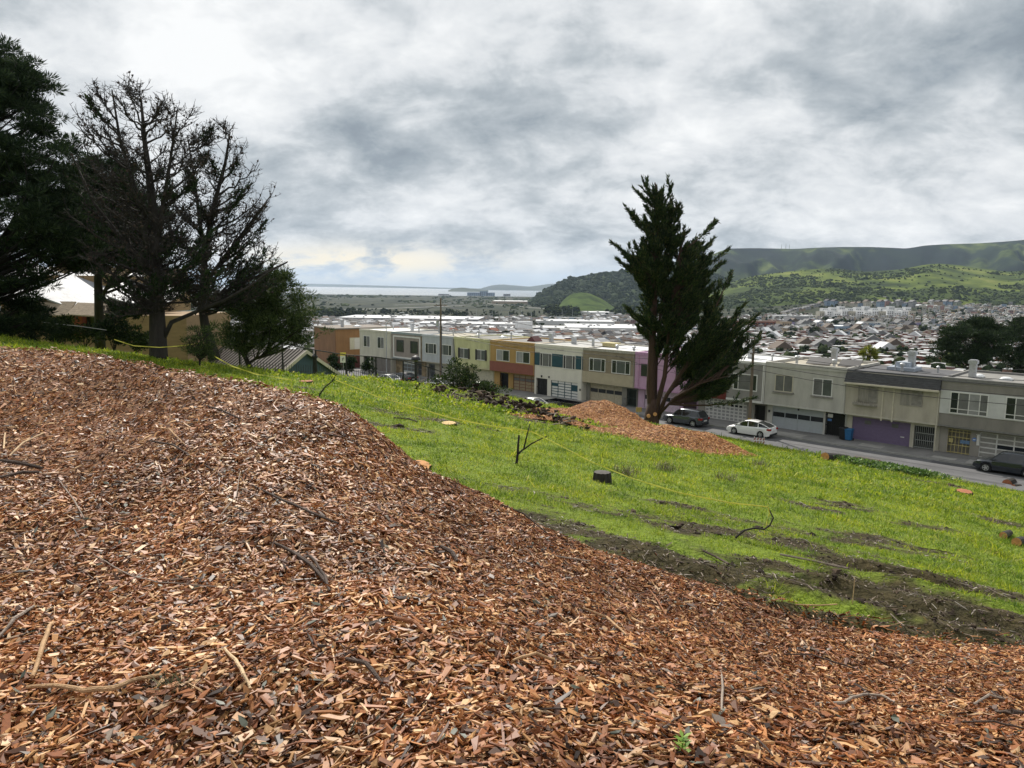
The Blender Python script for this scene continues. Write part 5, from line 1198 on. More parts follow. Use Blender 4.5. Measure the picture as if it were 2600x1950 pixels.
grove(24, 797, 945, 800, 808, 2.0, 'in the dark grove beyond the left warehouses'); grove(5, 960, 1160, 793, 802, 1.5, 'scattered over the open bayland'); grove(3, 1160, 1190, 806, 811, 2.0, 'in the clump right of the timber pole')
grove(26, 1392, 1470, 788, 806, 2.4, 'in the dark wood left of the green knoll'); grove(12, 1540, 1640, 795, 806, 2.2, 'right of the green knoll'); grove(10, 870, 1050, 838, 852, .9, 'between the left valley houses'); grove(8, 1340, 1640, 812, 822, 1.2, 'beside the rail yard')
grove(26, 1920, 2420, 905, 930, .9, 'behind the grey stucco house'); grove(22, 1930, 2400, 820, 905, .8, 'among the right town roofs'); grove(12, 2060, 2160, 822, 842, 1.3, 'in the town below the white flats'); grove(14, 1920, 2400, 836, 862, 1.1, 'between the town houses on the right'); grove(12, 2000, 2400, 872, 905, .7, 'between the brick terraces'); grove(8, 2360, 2470, 780, 822, 1.1, 'on the far right slope'); grove(7, 1450, 1560, 862, 872, .9, 'behind the white roofed row houses')
# air
def build_haze():
    b = MB(); b.box(-26500, 26500, -60, 26900, -86, 420); m = bpy.data.materials.new('haze'); m.use_nodes = True; N = m.node_tree.nodes; N.remove(N['Principled BSDF'])
    v = N.new('ShaderNodeVolumePrincipled'); v.inputs['Color'].default_value = (.62, .78, 1.0, 1); v.inputs['Density'].default_value = HAZE; v.inputs['Anisotropy'].default_value = .35
    m.node_tree.links.new(v.outputs[0], N['Material Output'].inputs['Volume']); o = b.build('haze', m); tag(o, kind='stuff')
HAZE = 2.6e-5
build_haze()
# ================================================================= trees
BARK_RED = mat('cypress_bark', (.05, .027, .018), .9, .35, 3, .8, stretch=(3, 3, .5), bscale=9); BARK_GREY = mat('grey_bark', (.030, .026, .022), .95, .35, 4, .7, stretch=(2, 2, .5), bscale=12); TWIG = mat('dry_twig', (.026, .022, .019), .9, .3, 5)
CYP = island_mat('cypress_foliage', [(0, (.010, .020, .010)), (.5, (.024, .044, .016)), (.85, (.055, .085, .022)), (1, (.11, .10, .04))], .75, .2, .25)
PINE = island_mat('pine_needles', [(0, (.010, .020, .010)), (.5, (.022, .040, .018)), (1, (.050, .075, .028))], .8, .15, .15)
PINE_L = island_mat('light_pine_needles', [(0, (.016, .030, .012)), (.5, (.045, .072, .022)), (1, (.10, .13, .04))], .8, .15, .2)
SHRUBM = island_mat('shrub_leaves', [(0, (.014, .026, .010)), (.6, (.035, .06, .018)), (1, (.09, .12, .035))], .7, .2, .2)
CONE = mat('pine_cone', (.05, .035, .026), .9, .2, 9)
def cards(name, P, Dn, L, W, material, parent, curl=.15):
    """narrow leaf sprays: one folded diamond each"""
    n = len(P); Dn = Dn / np.linalg.norm(Dn, axis=1, keepdims=True)
    r = rng.normal(0, 1, (n, 3)); s = np.cross(Dn, r); s /= np.linalg.norm(s, axis=1, keepdims=True) + 1e-9; u = np.cross(s, Dn)
    L = L[:, None]; W = W[:, None]
    V = np.stack([P, P + Dn * L * .45 + s * W + u * W * curl, P + Dn * L, P + Dn * L * .45 - s * W + u * W * curl], 1).reshape(-1, 3)
    F = np.arange(n * 4).reshape(n, 4)
    return np_mesh(name, V, F, material, parent)
def bez(a, c, b, n=7):
    return [a * (1 - t) ** 2 + c * 2 * t * (1 - t) + b * t * t for t in [i / (n - 1) for i in range(n)]]
def stem_point(stems, z, hx=None):
    """point at height z on the stem nearest in x to hx"""
    best = None
    for S in stems:
        for i in range(len(S) - 1):
            a, b_ = S[i], S[i + 1]
            if min(a.z, b_.z) <= z <= max(a.z, b_.z) and abs(b_.z - a.z) > 1e-6:
                p = a.lerp(b_, (z - a.z) / (b_.z - a.z)); d = abs(p.x - (hx or 0))
                if best is None or d < best[0]: best = (d, p)
    if best: return best[1]
    S = stems[0]; return S[-1].copy() if z > S[-1].z else S[0].copy()
def sample_env(table, k, cx, cy, n, depth=.6, edge=.5, r=None):
    """points inside a crown whose sides follow (height, left, right); pushed outward to the rim"""
    r = r or random; py = [t[0] for t in table]; out = []
    H = py[-1] - py[0]
    while len(out) < n:
        y = r.uniform(py[0], py[-1]); l = np.interp(y, py, [t[1] for t in table]); q = np.interp(y, py, [t[2] for t in table])
        if r.random() > ((q - l) / max(t[2] - t[1] for t in table)) ** .7 + .05: continue
        a = r.uniform(0, 2 * math.pi); m = r.random() ** edge; c = (l + q) / 2; h = (q - l) / 2
        out.append(Vector(((c + h * m * math.cos(a) - cx) * k, h * m * math.sin(a) * depth * k, (cy - y) * k)))
    return out
def radius_along(n, r0, r1): return [r0 + (r1 - r0) * i / (n - 1) for i in range(n)]
def spray_points(path, t0, n, spread, up, r=rng):
    """points and directions on the outer part of a branch"""
    P = np.array([tuple(p) for p in path]); m = len(P) - 1
    t = t0 + (1 - t0) * r.random(n) ** .8; f = t * m; i = np.minimum(f.astype(int), m - 1); q = P[i] + (P[i + 1] - P[i]) * (f - i)[:, None]
    d = P[i + 1] - P[i]; d = d / (np.linalg.norm(d, axis=1, keepdims=True) + 1e-9)
    width = spread * (1.15 - t)[:, None]
    off = r.normal(0, 1, (n, 3)) * width * np.array([1, 1, .3])
    D = d * 1.0 + r.normal(0, .38, (n, 3)) + np.array([0, 0, up]); return q + off, D
def cypress():
    D = 62.0; k = D / FPX; cx, cy = 1655, 1085
    b0 = at(cx, cy, D); root = thing('cypress_tree', 'big dark cypress with several red brown trunks leaning to the right, beside the chip piles', 'tree', b0)
    X = lambda px: (px - cx) * k
    Zf = lambda py: (cy - py) * k
    V3 = lambda px, py, y=0: Vector((X(px), y, Zf(py)))
    stems = [[V3(1652, 1092), V3(1655, 1040), V3(1648, 980), V3(1649, 880, .1), V3(1649, 780, .1), V3(1650, 680), V3(1651, 580), V3(1652, 520), V3(1640, 470)],
             [V3(1662, 1085, -.2), V3(1664, 1030, -.3), V3(1680, 950, -.5), V3(1684, 870, -.6), V3(1690, 760, -.6), V3(1705, 640, -.5), V3(1720, 590, -.4)],
             [V3(1655, 1070, .3), V3(1662, 1010, .4), V3(1663, 930, .6), V3(1670, 800, .8), V3(1680, 640, .8), V3(1683, 500, .5)],
             [V3(1668, 1060, -.3), V3(1685, 1000, -.6), V3(1722, 930, -1.0), V3(1765, 850, -1.2), V3(1800, 760, -1.2)],
             [V3(1670, 1050, .1), V3(1700, 985, .2), V3(1745, 930, .4), V3(1800, 870, .6), V3(1850, 800, .6)],
             [V3(1668, 1058, .4), V3(1690, 1012, .8), V3(1730, 970, 1.4), V3(1800, 930, 1.8), V3(1860, 890, 2)],
             [V3(1668, 1050, -.5), V3(1705, 1000, -1.2), V3(1760, 962, -1.9), V3(1830, 940, -2.2)]]
    rads = [(.48, .05), (.27, .04), (.24, .04), (.20, .04), (.17, .04), (.14, .04), (.13, .03)]
    b = MB()
    for S, (r0, r1) in zip(stems, rads): b.tube(S, radius_along(len(S), r0, r1), 9)
    b.tube([V3(1652, 1110), V3(1652, 1085), V3(1655, 1050), V3(1658, 1010)], [.85, .70, .62, .45], 11)
    env = [(463, 1614, 1650), (490, 1603, 1700), (522, 1604, 1707), (540, 1578, 1705), (571, 1600, 1760), (590, 1590, 1795), (618, 1545, 1800), (640, 1560, 1822), (660, 1555, 1800), (682, 1588, 1838), (705, 1618, 1830), (740, 1610, 1840), (764, 1605, 1875),
           (788, 1588, 1905), (822, 1605, 1912), (850, 1640, 1918), (870, 1690, 1905), (892, 1712, 1890), (924, 1745, 1895), (950, 1800, 1880), (968, 1830, 1868)]
    T = sample_env([(a + 26, l + 12, q - 16) for a, l, q in env], k, cx, cy, 440, .6, .40)
    tips = [(1618, 478), (1678, 482), (1600, 492), (1574, 538), (1704, 522), (1799, 562), (1537, 617), (1549, 656), (1832, 628), (1842, 684), (1584, 780), (1607, 824), (1795, 604), (1881, 763), (1912, 788), (1920, 850), (1900, 922), (1866, 962), (1918, 1002), (1617, 727), (1790, 640), (1820, 662), (1708, 545), (1590, 560), (1905, 812), (1925, 838)]
    T += [V3(a, c, random.uniform(-.4, .4)) for a, c in tips]
    PP, DD = [], []
    for t in T:
        hd0 = abs(t.x) + abs(t.y); z = max(2.2, t.z - .30 * hd0 - .6 - random.random() * .7)
        s = stem_point(stems, z, t.x * .55)
        if s.z > t.z - .1: s = stem_point(stems[:1], max(1.5, t.z - .8), 0)
        hd = math.hypot(t.x - s.x, t.y - s.y)
        c = s.lerp(t, .55) + Vector((0, 0, -.10 * hd)); path = bez(s, c, t, 8)
        b.tube(path, radius_along(8, .035 + .011 * hd, .012), 5)
        n = int(110 + 40 * min(hd, 4)); p, d = spray_points(path, .42, n, .13 + .04 * hd, .10); PP.append(p); DD.append(d)
        for q in range(2):      # a side plume leaving the branch half way
            j = random.randint(3, 5); o = path[j]; dirn = (path[j + 1] - path[j]).normalized(); sd = Vector((random.uniform(-1, 1), random.uniform(-1, 1), random.uniform(.05, .5)))
            e = o + (dirn + sd * .8).normalized() * random.uniform(.7, 1.5); pa = bez(o, o.lerp(e, .5) + Vector((0, 0, -.08)), e, 5); p, d = spray_points(pa, .15, 70, .09, .18); PP.append(p); DD.append(d)
    b.build('trunk', BARK_RED, root, smooth=True)
    P = np.concatenate(PP); Dn = np.concatenate(DD); n = len(P)
    cards('crown', P, Dn, rng.uniform(.16, .48, n), rng.uniform(.025, .055, n), CYP, root)
    for (px, py, y) in ((1642, 1052, -.62), (1658, 1047, -.68)):       # pale saw cuts low on the trunk
        v = V3(px, py, y); m_ = MB(); m_.lathe([(.16, -.06), (.17, 0), (.15, .02)], (v.x, v.y, v.z), 10, 'y'); m_.build('saw_cut', mat('fresh_cut_wood', (.52, .26, .10), .8, .2, 14), root)
cypress()

def dead_tree(px, py, D, name, label, stems, env, ntar, rad_, green, twig_n=20, seed=3, zmin=1.5, rise=.75, bark=BARK_GREY, needle=PINE, green_sel=None, cones=True, spread=.3):
    """bare branched conifer: curved limbs, many fine twigs with cones, and needles left on a share of its branches"""
    r = random.Random(seed); k = D / FPX; b0 = at(px, py, D); root = thing(name, label, 'tree', b0)
    V3 = lambda a, c, y=0: Vector(((a - px) * k, y, (py - c) * k * .945))
    S = [[V3(*q) for q in st[0]] for st in stems]
    b = MB()
    for s, st in zip(S, stems): b.tube(s, radius_along(len(s), st[1], st[2]), 9)
    T = sample_env(env, k, px, py, ntar, .75, .38, r); tw = MB(); cn = []; PP, DD = [], []
    for t in T:
        t.z *= .945
        if t.z > .62 * (py - env[0][0]) * k and r.random() < .35: continue
        hd0 = math.hypot(t.x, t.y); z = max(zmin + r.random() * .8, t.z - rise * hd0 * r.uniform(.7, 1.2) - .3)
        s = stem_point(S, z, t.x * .4); hd = math.hypot(t.x - s.x, t.y - s.y)
        c = s.lerp(t, .6) + Vector((0, 0, -.22 * hd * r.uniform(.4, 1.2))); path = bez(s, c, t, 9)
        path = [p + Vector((r.gauss(0, .05), r.gauss(0, .05), r.gauss(0, .05))) * (1 if 0 < i < 8 else 0) for i, p in enumerate(path)]
        b.tube(path, radius_along(9, .03 + .016 * hd, .012), 5)
        g = r.random() < (green if green_sel is None else green_sel(t))
        for q in range(twig_n):
            f = r.uniform(.3, 1.0) * 7.99; i = int(f); o = path[i].lerp(path[i + 1], f - i); d = (path[i + 1] - path[i]).normalized()
            e = o + (d * .6 + Vector((r.gauss(0, .6), r.gauss(0, .6), r.gauss(.35, .4)))).normalized() * r.uniform(.3, .95); m_ = o.lerp(e, .5) + Vector((0, 0, -.05))
            tw.tube([o, m_, e], [.018, .014, .008], 3, False)
            for _ in range(2):
                e2 = m_ + (e - m_) * r.uniform(.2, .9); e3 = e2 + (Vector((r.gauss(0, .6), r.gauss(0, .6), r.gauss(.3, .5)))).normalized() * r.uniform(.12, .4); tw.tube([e2, e3], [.013, .008], 3, False)
            if cones and r.random() < .42: cn.append(tuple(o.lerp(e, r.uniform(.2, 1))))
        if g:
            p, d = spray_points(path, .3, int(90 + 40 * hd), spread, .2); PP.append(p); DD.append(d)
    b.build('trunk', bark, root, smooth=True); tw.build('twigs', TWIG, root)
    if cn: blobs('cones', np.array(cn), rng.uniform(.035, .07, len(cn)), CONE, 1.0).parent = root
    if PP:
        P = np.concatenate(PP); Dn = np.concatenate(DD); n = len(P); cards('crown', P, Dn, rng.uniform(.12, .34, n), rng.uniform(.018, .05, n), needle, root)
    return root
dead_tree(405, 911, 38, 'dead_conifer', 'tall bare dying conifer with thick straight trunk, nearest of the left trees',
    [([(403, 922), (404, 900), (405, 800), (408, 660), (410, 560), (404, 450), (396, 350), (392, 240)], .52, .05), ([(408, 640), (430, 520), (455, 400), (480, 260)], .17, .03), ([(405, 600), (370, 480), (335, 340), (322, 215)], .16, .03), ([(416, 860), (440, 812), (500, 785), (575, 752), (640, 715), (690, 676), (738, 650)], .13, .02), ([(404, 680), (330, 600), (260, 500), (215, 380)], .14, .03)],
    [(195, 300, 400), (225, 255, 500), (260, 262, 525), (310, 212, 510), (360, 205, 540), (430, 205, 560), (520, 200, 560), (600, 195, 570), (680, 200, 590), (740, 215, 560), (800, 260, 520)], 190, .5, .14, 20, 5, 2.2, rise=.5,
    green_sel=lambda t: .6 if t.z < 4.6 else (.22 if t.z < 10 else .05))
dead_tree(533, 900, 43, 'dying_conifer', 'leaning half bare conifer just right of the thick dead trunk', [([(545, 915), (540, 890), (525, 830), (518, 770), (530, 640), (560, 500), (590, 400), (605, 320)], .36, .04), ([(522, 720), (580, 640), (640, 560), (700, 480)], .14, .03), ([(530, 650), (520, 520), (510, 420), (500, 330)], .13, .03), ([(520, 760), (600, 720), (680, 680), (738, 650)], .13, .03)],
    [(300, 590, 612), (330, 500, 630), (385, 480, 675), (450, 470, 700), (490, 470, 715), (560, 470, 680), (640, 470, 735), (700, 460, 725), (760, 470, 640)], 140, .36, .28, 20, 9, 2.2, rise=.55, green_sel=lambda t: .5 if t.z < 6.0 else .25)

def pine(px, py, D, name, label, stems, env, ntar, needle, seed, n_per=170, size=.34, bark=BARK_GREY, clump=.42, rise=.35, zmin=1.0, depth=.8, edge=.38, group=None):
    r = random.Random(seed); k = D / FPX; b0 = at(px, py, D); root = thing(name, label, 'tree', b0, 0, group)
    V3 = lambda a, c, y=0: Vector(((a - px) * k, y, (py - c) * k * .945)); S = [[V3(*q) for q in st[0]] for st in stems]; b = MB()
    for s, st in zip(S, stems): b.tube(s, radius_along(len(s), st[1], st[2]), 9)
    PP, DD = [], []
    for t in sample_env(env, k, px, py, ntar, depth, edge, r):
        t.z *= .955
        hd0 = math.hypot(t.x, t.y); s = stem_point(S, max(zmin, t.z - rise * hd0 - .4), t.x * .5); hd = math.hypot(t.x - s.x, t.y - s.y); path = bez(s, s.lerp(t, .6) + Vector((0, 0, -.08 * hd)), t, 7)
        b.tube(path, radius_along(7, .03 + .014 * hd, .015), 5)
        for q in range(4):
            o = t + Vector((r.gauss(0, clump * 1.3), r.gauss(0, clump * 1.3), r.gauss(0, clump * .7))) if q else t
            m = n_per // 2; a = rng.normal(0, 1, (m, 3)); a /= np.linalg.norm(a, axis=1, keepdims=True); PP.append(np.array(tuple(o)) + a * rng.uniform(.05, clump, (m, 1)) * np.array([1.15, 1.15, .42])); DD.append(a + np.array([0, 0, .5]))
    b.build('trunk', bark, root, smooth=True); P = np.concatenate(PP); n = len(P); cards('crown', P, np.concatenate(DD), rng.uniform(.6, 1.2, n) * size, rng.uniform(.045, .10, n) * size, needle, root); return root
pine(-70, 900, 40, 'pine_tree', 'dense dark pine filling the left edge of the view', [([(-70, 930), (-70, 800), (-60, 600), (-40, 400), (0, 260), (40, 180)], .5, .05), ([(-65, 700), (20, 600), (110, 500), (190, 430)], .2, .04), ([(-65, 780), (0, 740), (60, 720)], .14, .03)],
    [(118, 20, 62), (140, -20, 70), (165, -60, 150), (205, -90, 165), (230, -110, 178), (265, -120, 180), (300, -140, 165), (330, -160, 195), (380, -180, 232), (430, -190, 215), (500, -200, 235), (580, -210, 255), (650, -210, 240), (690, -210, 140), (740, -210, 90), (800, -200, 120), (860, -150, 95)], 330, PINE, 21, 240, .34)
pine(255, 890, 50, 'pine_tree', 'dark bushy conifer behind the dead trunk, before the tan building', [([(255, 900), (260, 700), (280, 520), (300, 440)], .35, .05), ([(258, 760), (330, 640), (380, 560)], .15, .03)],
    [(400, 250, 330), (450, 200, 400), (520, 195, 430), (600, 190, 440), (650, 190, 430), (680, 200, 400)], 150, PINE, 22, 220, .40)
pine(632, 935, 47, 'pine_tree', 'green leaning pine at the right end of the left trees, above the metal roof', [([(640, 945), (632, 925), (618, 890), (640, 800), (670, 740), (690, 690)], .2, .04), ([(622, 895), (660, 860), (700, 830), (730, 820)], .1, .03), ([(632, 920), (665, 900), (690, 870)], .08, .02)],
    [(676, 680, 720), (700, 640, 755), (740, 610, 780), (790, 580, 788), (830, 560, 795), (862, 560, 790), (885, 590, 720)], 115, PINE_L, 23, 150, .30, zmin=.6)
for px, py, D, tab, lb, sd in ((2462, 1010, 118, [(806, 2470, 2510), (820, 2420, 2530), (840, 2400, 2540), (865, 2385, 2535), (890, 2390, 2520), (912, 2400, 2500), (926, 2430, 2490)], 'dark pine rising behind the roof of the beige shingled house', 31), (2580, 1010, 124, [(794, 2560, 2620), (815, 2545, 2680), (840, 2540, 2700), (870, 2545, 2700), (905, 2540, 2690), (930, 2555, 2680)], 'taller dark pine at the right edge behind the end house', 32)):
    pine(px, py, D, 'pine_tree', lb, [([(px, py + 60), (px, 920), (px + 15, 860), (px + 25, 820)], .35, .06), ([(px, 930), (px - 35, 890), (px - 55, 860)], .15, .04)], tab, 60, PINE, sd, 190, .7, clump=.72, zmin=2)

def shrub(label, px, py, D, rx, ry, rz, n, mat_, size=.16, name='shrub', group=None, cat='shrub', loc=None, stems=7, sq=.5):
    p = loc or at(px, py, D); root = thing(name, label, cat, p, 0, group); b = MB(); PP, DD = [], []
    for i in range(stems):
        a = random.uniform(0, 6.28); m = random.random() ** .5; e = Vector((rx * m * math.cos(a), ry * m * math.sin(a), rz * random.uniform(.4, .95))); b.tube(bez(Vector((0, 0, -.1)), Vector((e.x * .3, e.y * .3, e.z * .6)), e, 5), radius_along(5, .03, .008), 4)
    a = rng.normal(0, 1, (n, 3)); a /= np.linalg.norm(a, axis=1, keepdims=True); nb = max(5, n // 160); cb = rng.normal(0, .42, (nb, 3)); ci = rng.integers(0, nb, n)
    P = cb[ci] + a * rng.uniform(.1, .42, (n, 1)); P = P * np.array([rx, ry, rz * sq]) + np.array([0, 0, rz * .55]); P[:, 2] = np.maximum(P[:, 2], .02)
    b.build('stems', TWIG, root); cards('foliage', P, a + [0, 0, .4], rng.uniform(.6, 1.3, n) * size, rng.uniform(.18, .34, n) * size, mat_, root); return root
# ================================================================= left buildings
def tan_building():
    tan = mat('tan_shingle_wall', (.26, .175, .095), .9, .12, 1.5, .2, stretch=(1, 1, 3)); shg = mat('tan_shingle_roof', (.25, .20, .145), .95, .25, 3, .4, stretch=(1, 1, 4)); red = mat('rust_door_paint', (.22, .055, .03), .8)
    shiny = mat('bright_metal_roof', (.28, .29, .31), .6, .2, .5, .5, metal=.1, spec=.3, bscale=2.5)
    p = at(250, 880, 60); root = thing('tan_building', 'tan building with large glaring metal roof behind the left trees', 'building', p, 0)
    k = 60 / FPX; X = lambda a: (a - 250) * k; Z = lambda c: (880 - c) * k
    MB().box(X(-120), X(470), 0.5, 10, Z(930), Z(800)).build('wall', tan, root)
    MB().box(X(-120), X(300), 6.0, 14, Z(800), Z(700)).build('upper_wall', tan, root)
    # roof planes fall to the right and toward us; their slope throws the sun at the viewer
    def plane(name, c, sx, sy, m, th=.12):
        n = Vector((.32, -.25, .92)).normalized(); a = Vector((1, 0, -n.x / n.z)); d = Vector((0, 1, -n.y / n.z)); o = Vector(c); q = [o, o + a * sx, o + a * sx + d * sy, o + d * sy]
        b = MB(); b.hexa([tuple(v - Vector((0, 0, th))) for v in q] + [tuple(v) for v in q]); return b.build(name, m, root)
    pl = plane('metal_roof', (X(70), .2, Z(742)), 4.6, 8.0, shiny); plane('metal_roof', (X(228), 1.4, Z(742)), 4.6, 6.4, shiny); plane('metal_roof', (X(-80), .5, Z(730)), 4.4, 8, shiny)
    b = MB(); b.box(X(-120), X(300), 13.2, 13.5, Z(705), Z(672)); b.build('parapet', mat('tan_flashing', (.34, .27, .19), .9), root)
    b = MB(); b.hexa([(X(195), -1.2, Z(800)), (X(280), -1.2, Z(804)), (X(280), .5, Z(775)), (X(195), .5, Z(772)), (X(195), -1.2, Z(797)), (X(280), -1.2, Z(801)), (X(280), .5, Z(772)), (X(195), .5, Z(769))]); b.build('awning_roof', shg, root)
    b = MB(); b.hexa([(X(100), -1.0, Z(803)), (X(192), -1.0, Z(803)), (X(192), .5, Z(770)), (X(100), .5, Z(770)), (X(100), -1.0, Z(800)), (X(192), -1.0, Z(800)), (X(192), .5, Z(767)), (X(100), .5, Z(767))]); b.build('awning_roof', shg, root)
    MB().box(X(196), X(217), -.2, .5, Z(850), Z(790)).build('side_panel', red, root)
    for a, c, y0, y1 in ((218, 278, 845, 803), (105, 165, 845, 808), (358, 374, 880, 855), (22, 50, 845, 812)): window(root, X(a), X(c), Z(y0), Z(y1), .42, (1, 1, 1) if c - a > 40 else (1,), BRONZE, (G_DARK, G_MID, G_DARK))
tan_building()
def metal_roof_house():
    p = at(773, 892, 60); r = thing('metal_roof_house', 'blue grey house with standing seam metal roof, only its roof above the slope', 'house', (p.x, p.y, p.z - 5), rad(-38))
    blue = mat('blue_grey_siding', (.065, .105, .135), .85, .12, 1.2); ntm = blue.node_tree; w = ntm.nodes.new('ShaderNodeTexWave'); w.inputs['Scale'].default_value = 2.2; w.bands_direction = 'Z'; tc = ntm.nodes.new('ShaderNodeTexCoord'); ntm.links.new(tc.outputs['Object'], w.inputs[0]); bp = ntm.nodes.new('ShaderNodeBump'); bp.inputs['Strength'].default_value = .5; ntm.links.new(w.outputs['Fac'], bp.inputs['Height']); ntm.links.new(bp.outputs[0], ntm.nodes['Principled BSDF'].inputs['Normal'])
    seam = mat('brown_metal_roof', (.165, .145, .125), .5, .12, 1, metal=.3)
    # ridge along local x, gable end at x=0 faces right
    w = 3.3; h = 2.15; L = 11
    MB().box(-L, 0, -w, w, 0, 5 - h).build('walls', blue, r); MB().prism([(-w, 5 - h), (w, 5 - h), (0, 5 - .02)], 'x', -.2, 0).build('gable', blue, r)
    b = MB()
    for s in (-1, 1):
        q = [(-L - .3, s * (w + .5), 5 - h - .33), (.3, s * (w + .5), 5 - h - .33), (.3, 0, 5), (-L - .3, 0, 5)]
        b.hexa(q + [(x, y, z + .09) for x, y, z in q])
    b.build('roof', seam, r)
    b = MB()
    for i in range(26):
        x = -L - .2 + i * .44
        b.hexa([(x, -w - .5, 5 - h - .24), (x + .05, -w - .5, 5 - h - .24), (x + .05, 0, 5.09), (x, 0, 5.09), (x, -w - .5, 5 - h - .17), (x + .05, -w - .5, 5 - h - .17), (x + .05, 0, 5.16), (x, 0, 5.16)])
    b.build('roof_seams', mat('seam_shade', (.075, .065, .058), .5, .1, 1, metal=.3), r)
    b = MB()
    for s in (-1, 1):
        q = [(.3, s * (w + .52), 5 - h - .5), (.36, s * (w + .52), 5 - h - .5), (.36, 0, 4.84), (.3, 0, 4.84)]; b.hexa(q + [(x, y, z + .3) for x, y, z in q])
    b.build('barge_board', CREAM, r)
    b = MB(); b.lathe([(.16, 0), (.16, 1.6), (.24, 1.65), (.24, 1.8), (.02, 2.0)], (1.2, .1, 2.9), 10); b.tube([(1.2, .1, 0), (1.2, .1, 2.9)], .05, 6); b.build('vent_pipe', IRON, r)
metal_roof_house()
# dark shrubs before the tan building
for i, (px, py, D, rx, rz) in enumerate(((60, 872, 44, 1.6, 2.2), (140, 880, 45, 1.4, 1.5), (215, 885, 46, 1.7, 1.8), (290, 890, 45, 1.4, 2.4), (345, 895, 46, 1.2, 1.4))):
    shrub('dark evergreen shrub ' + ('at the left edge under the pine', 'with low rounded top beside the pine', 'under the rust door of the tan building', 'tallest beside the dead trunk', 'small, close to the dead trunk')[i], px, py, D, rx, 1.2, rz, 1500, PINE if i % 2 else SHRUBM, .2, 'evergreen_shrub', 'shrubs before the tan building')
pine(505, 925, 36, 'sapling_conifer', 'small dark young conifer between the two dying trees', [([(507, 928), (508, 900), (512, 860), (512, 830)], .05, .01)], [(832, 500, 525), (850, 480, 545), (880, 478, 545), (905, 490, 530)], 22, PINE_L, 41, 70, .2, clump=.2, zmin=.2)
shrub('olive bush standing on the crest before the yellow house', 0, 0, 0, 1.5, 1.2, 1.9, 2600, SHRUBM, .17, loc=hit(1168, 1000) + Vector((0, 0, .1)), cat='bush', name='bush')
shrub('low olive bush beside the soil heap, right of the taller bush', 0, 0, 0, 1.9, 1.2, 1.1, 2200, SHRUBM, .17, loc=hit(1225, 1008), cat='bush', name='bush')
for i, px in enumerate((848, 886, 926)): shrub('clipped dark hedge bush %s before the orange house' % ('on the left', 'in the middle', 'on the right')[i], px, 945, 112, 1.7, 1.2, 2.0, 900, PINE, .35, 'hedge_bush', 'hedge bushes before the orange house', stems=3, sq=.6)
# ================================================================= fence, poles, lamps
def railing():
    posts = [(610, 935, 845), (719, 948, 871), (803, 950, 889), (880, 958, 901), (955, 962, 906), (1024, 972, 916), (1087, 978, 932), (1129, 982, 947)]
    r = thing('railing', 'long black wire fence with thin posts descending across the slope', 'fence', (0, 0, 0)); tops, bots = [], []
    for px, pb, pt in posts:
        Dp = np.interp(px, [610, 1129], [48, 66]); a = at(px, pb + 10, Dp); t = at(px, pt, Dp); t.x = a.x; tops.append(t); bots.append(a)
        MB().tube([a, t], .065, 6).build('post', IRON, r)
    b = MB(); b.tube(tops, .042, 5); b.build('top_rail', IRON, r)
    b = MB(); b.tube([p + Vector((0, 0, .45)) for p in bots], .02, 4); b.build('lower_wire', IRON, r)
    b = MB()
    for i in range(len(tops) - 1):     # pickets of the low black fence
        for q in range(14):
            t = (q + .5) / 14; a = bots[i].lerp(bots[i + 1], t); b.tube([a, a + Vector((0, 0, .95))], .02, 3, False)
        if i > 2: b.tube([bots[i] + Vector((0, 0, .92)), bots[i + 1] + Vector((0, 0, .92))], .02, 4)
    b.build('pickets', IRON, r)
railing()
WOODPOLE = mat('weathered_pole_wood', (.145, .115, .085), .95, .3, 2.5, .4, stretch=(4, 4, .4)); 
def pole_at(px, v): 
    u = row_u(px, 980, v); return row(u, v, Z_WALK)
def timber_pole(px, v, ptop, label, arms, ptx=None):
    p = pole_at(px, v); t = at(ptx or px, ptop, p.y); h = t.z - p.z; r = thing('utility_pole', label, 'pole', p, 0, 'timber utility poles')
    MB().tube([(0, 0, 0), (0, 0, h * .5), (t.x - p.x, 0, h)], [.17, .15, .11], 8).build('post', WOODPOLE, r)
    for z, w in arms:
        b = MB(); d = DV.cross(Vector((0, 0, 1))); a = Vector((DV.y, -DV.x, 0)) * w; c = Vector((0, -.12, h - z)); b.tube([c - a, c + a], .06, 5); cr = b.build('crossarm', WOODPOLE, r)
        for s in (-.9, -.45, .45, .9):
            q = c + a * s; MB().lathe([(.04, .05), (.05, .12), (.02, .22)], tuple(q), 7).build('insulator', GALV, cr)
    return r, p, h
r1, p1, h1 = timber_pole(1119, -2.0, 757, 'tall timber pole with transformer before the pale blue grey house', ((1.0, 1.15), (3.2, .6)))
b = MB(); b.lathe([(.22, 0), (.24, .05), (.24, .8), (.18, .9)], (-.42, -.1, h1 - 4.0), 12); b.build('transformer', GALV, r1)
b = MB(); b.lathe([(.03, 0), (.03, h1 - 4)], (.17, -.05, 0), 6); b.build('conduit', mat('blue_grey_conduit', (.12, .15, .2), .6), r1)
r2, p2, h2 = timber_pole(1908, -2.3, 866, 'timber pole at the kerb behind the white hatchback', ((1.2, .7),), 1914)
b = MB(); b.lathe([(.185, 0), (.185, 1.1)], (0, 0, .1), 9); b.build('yellow_band', mat('yellow_pole_band', (.38, .27, .06), .8, .2, 4), r2)
r3, p3, h3 = timber_pole(808, 14, 814, 'slim timber pole behind the orange house at the far left', ((.4, .8),))
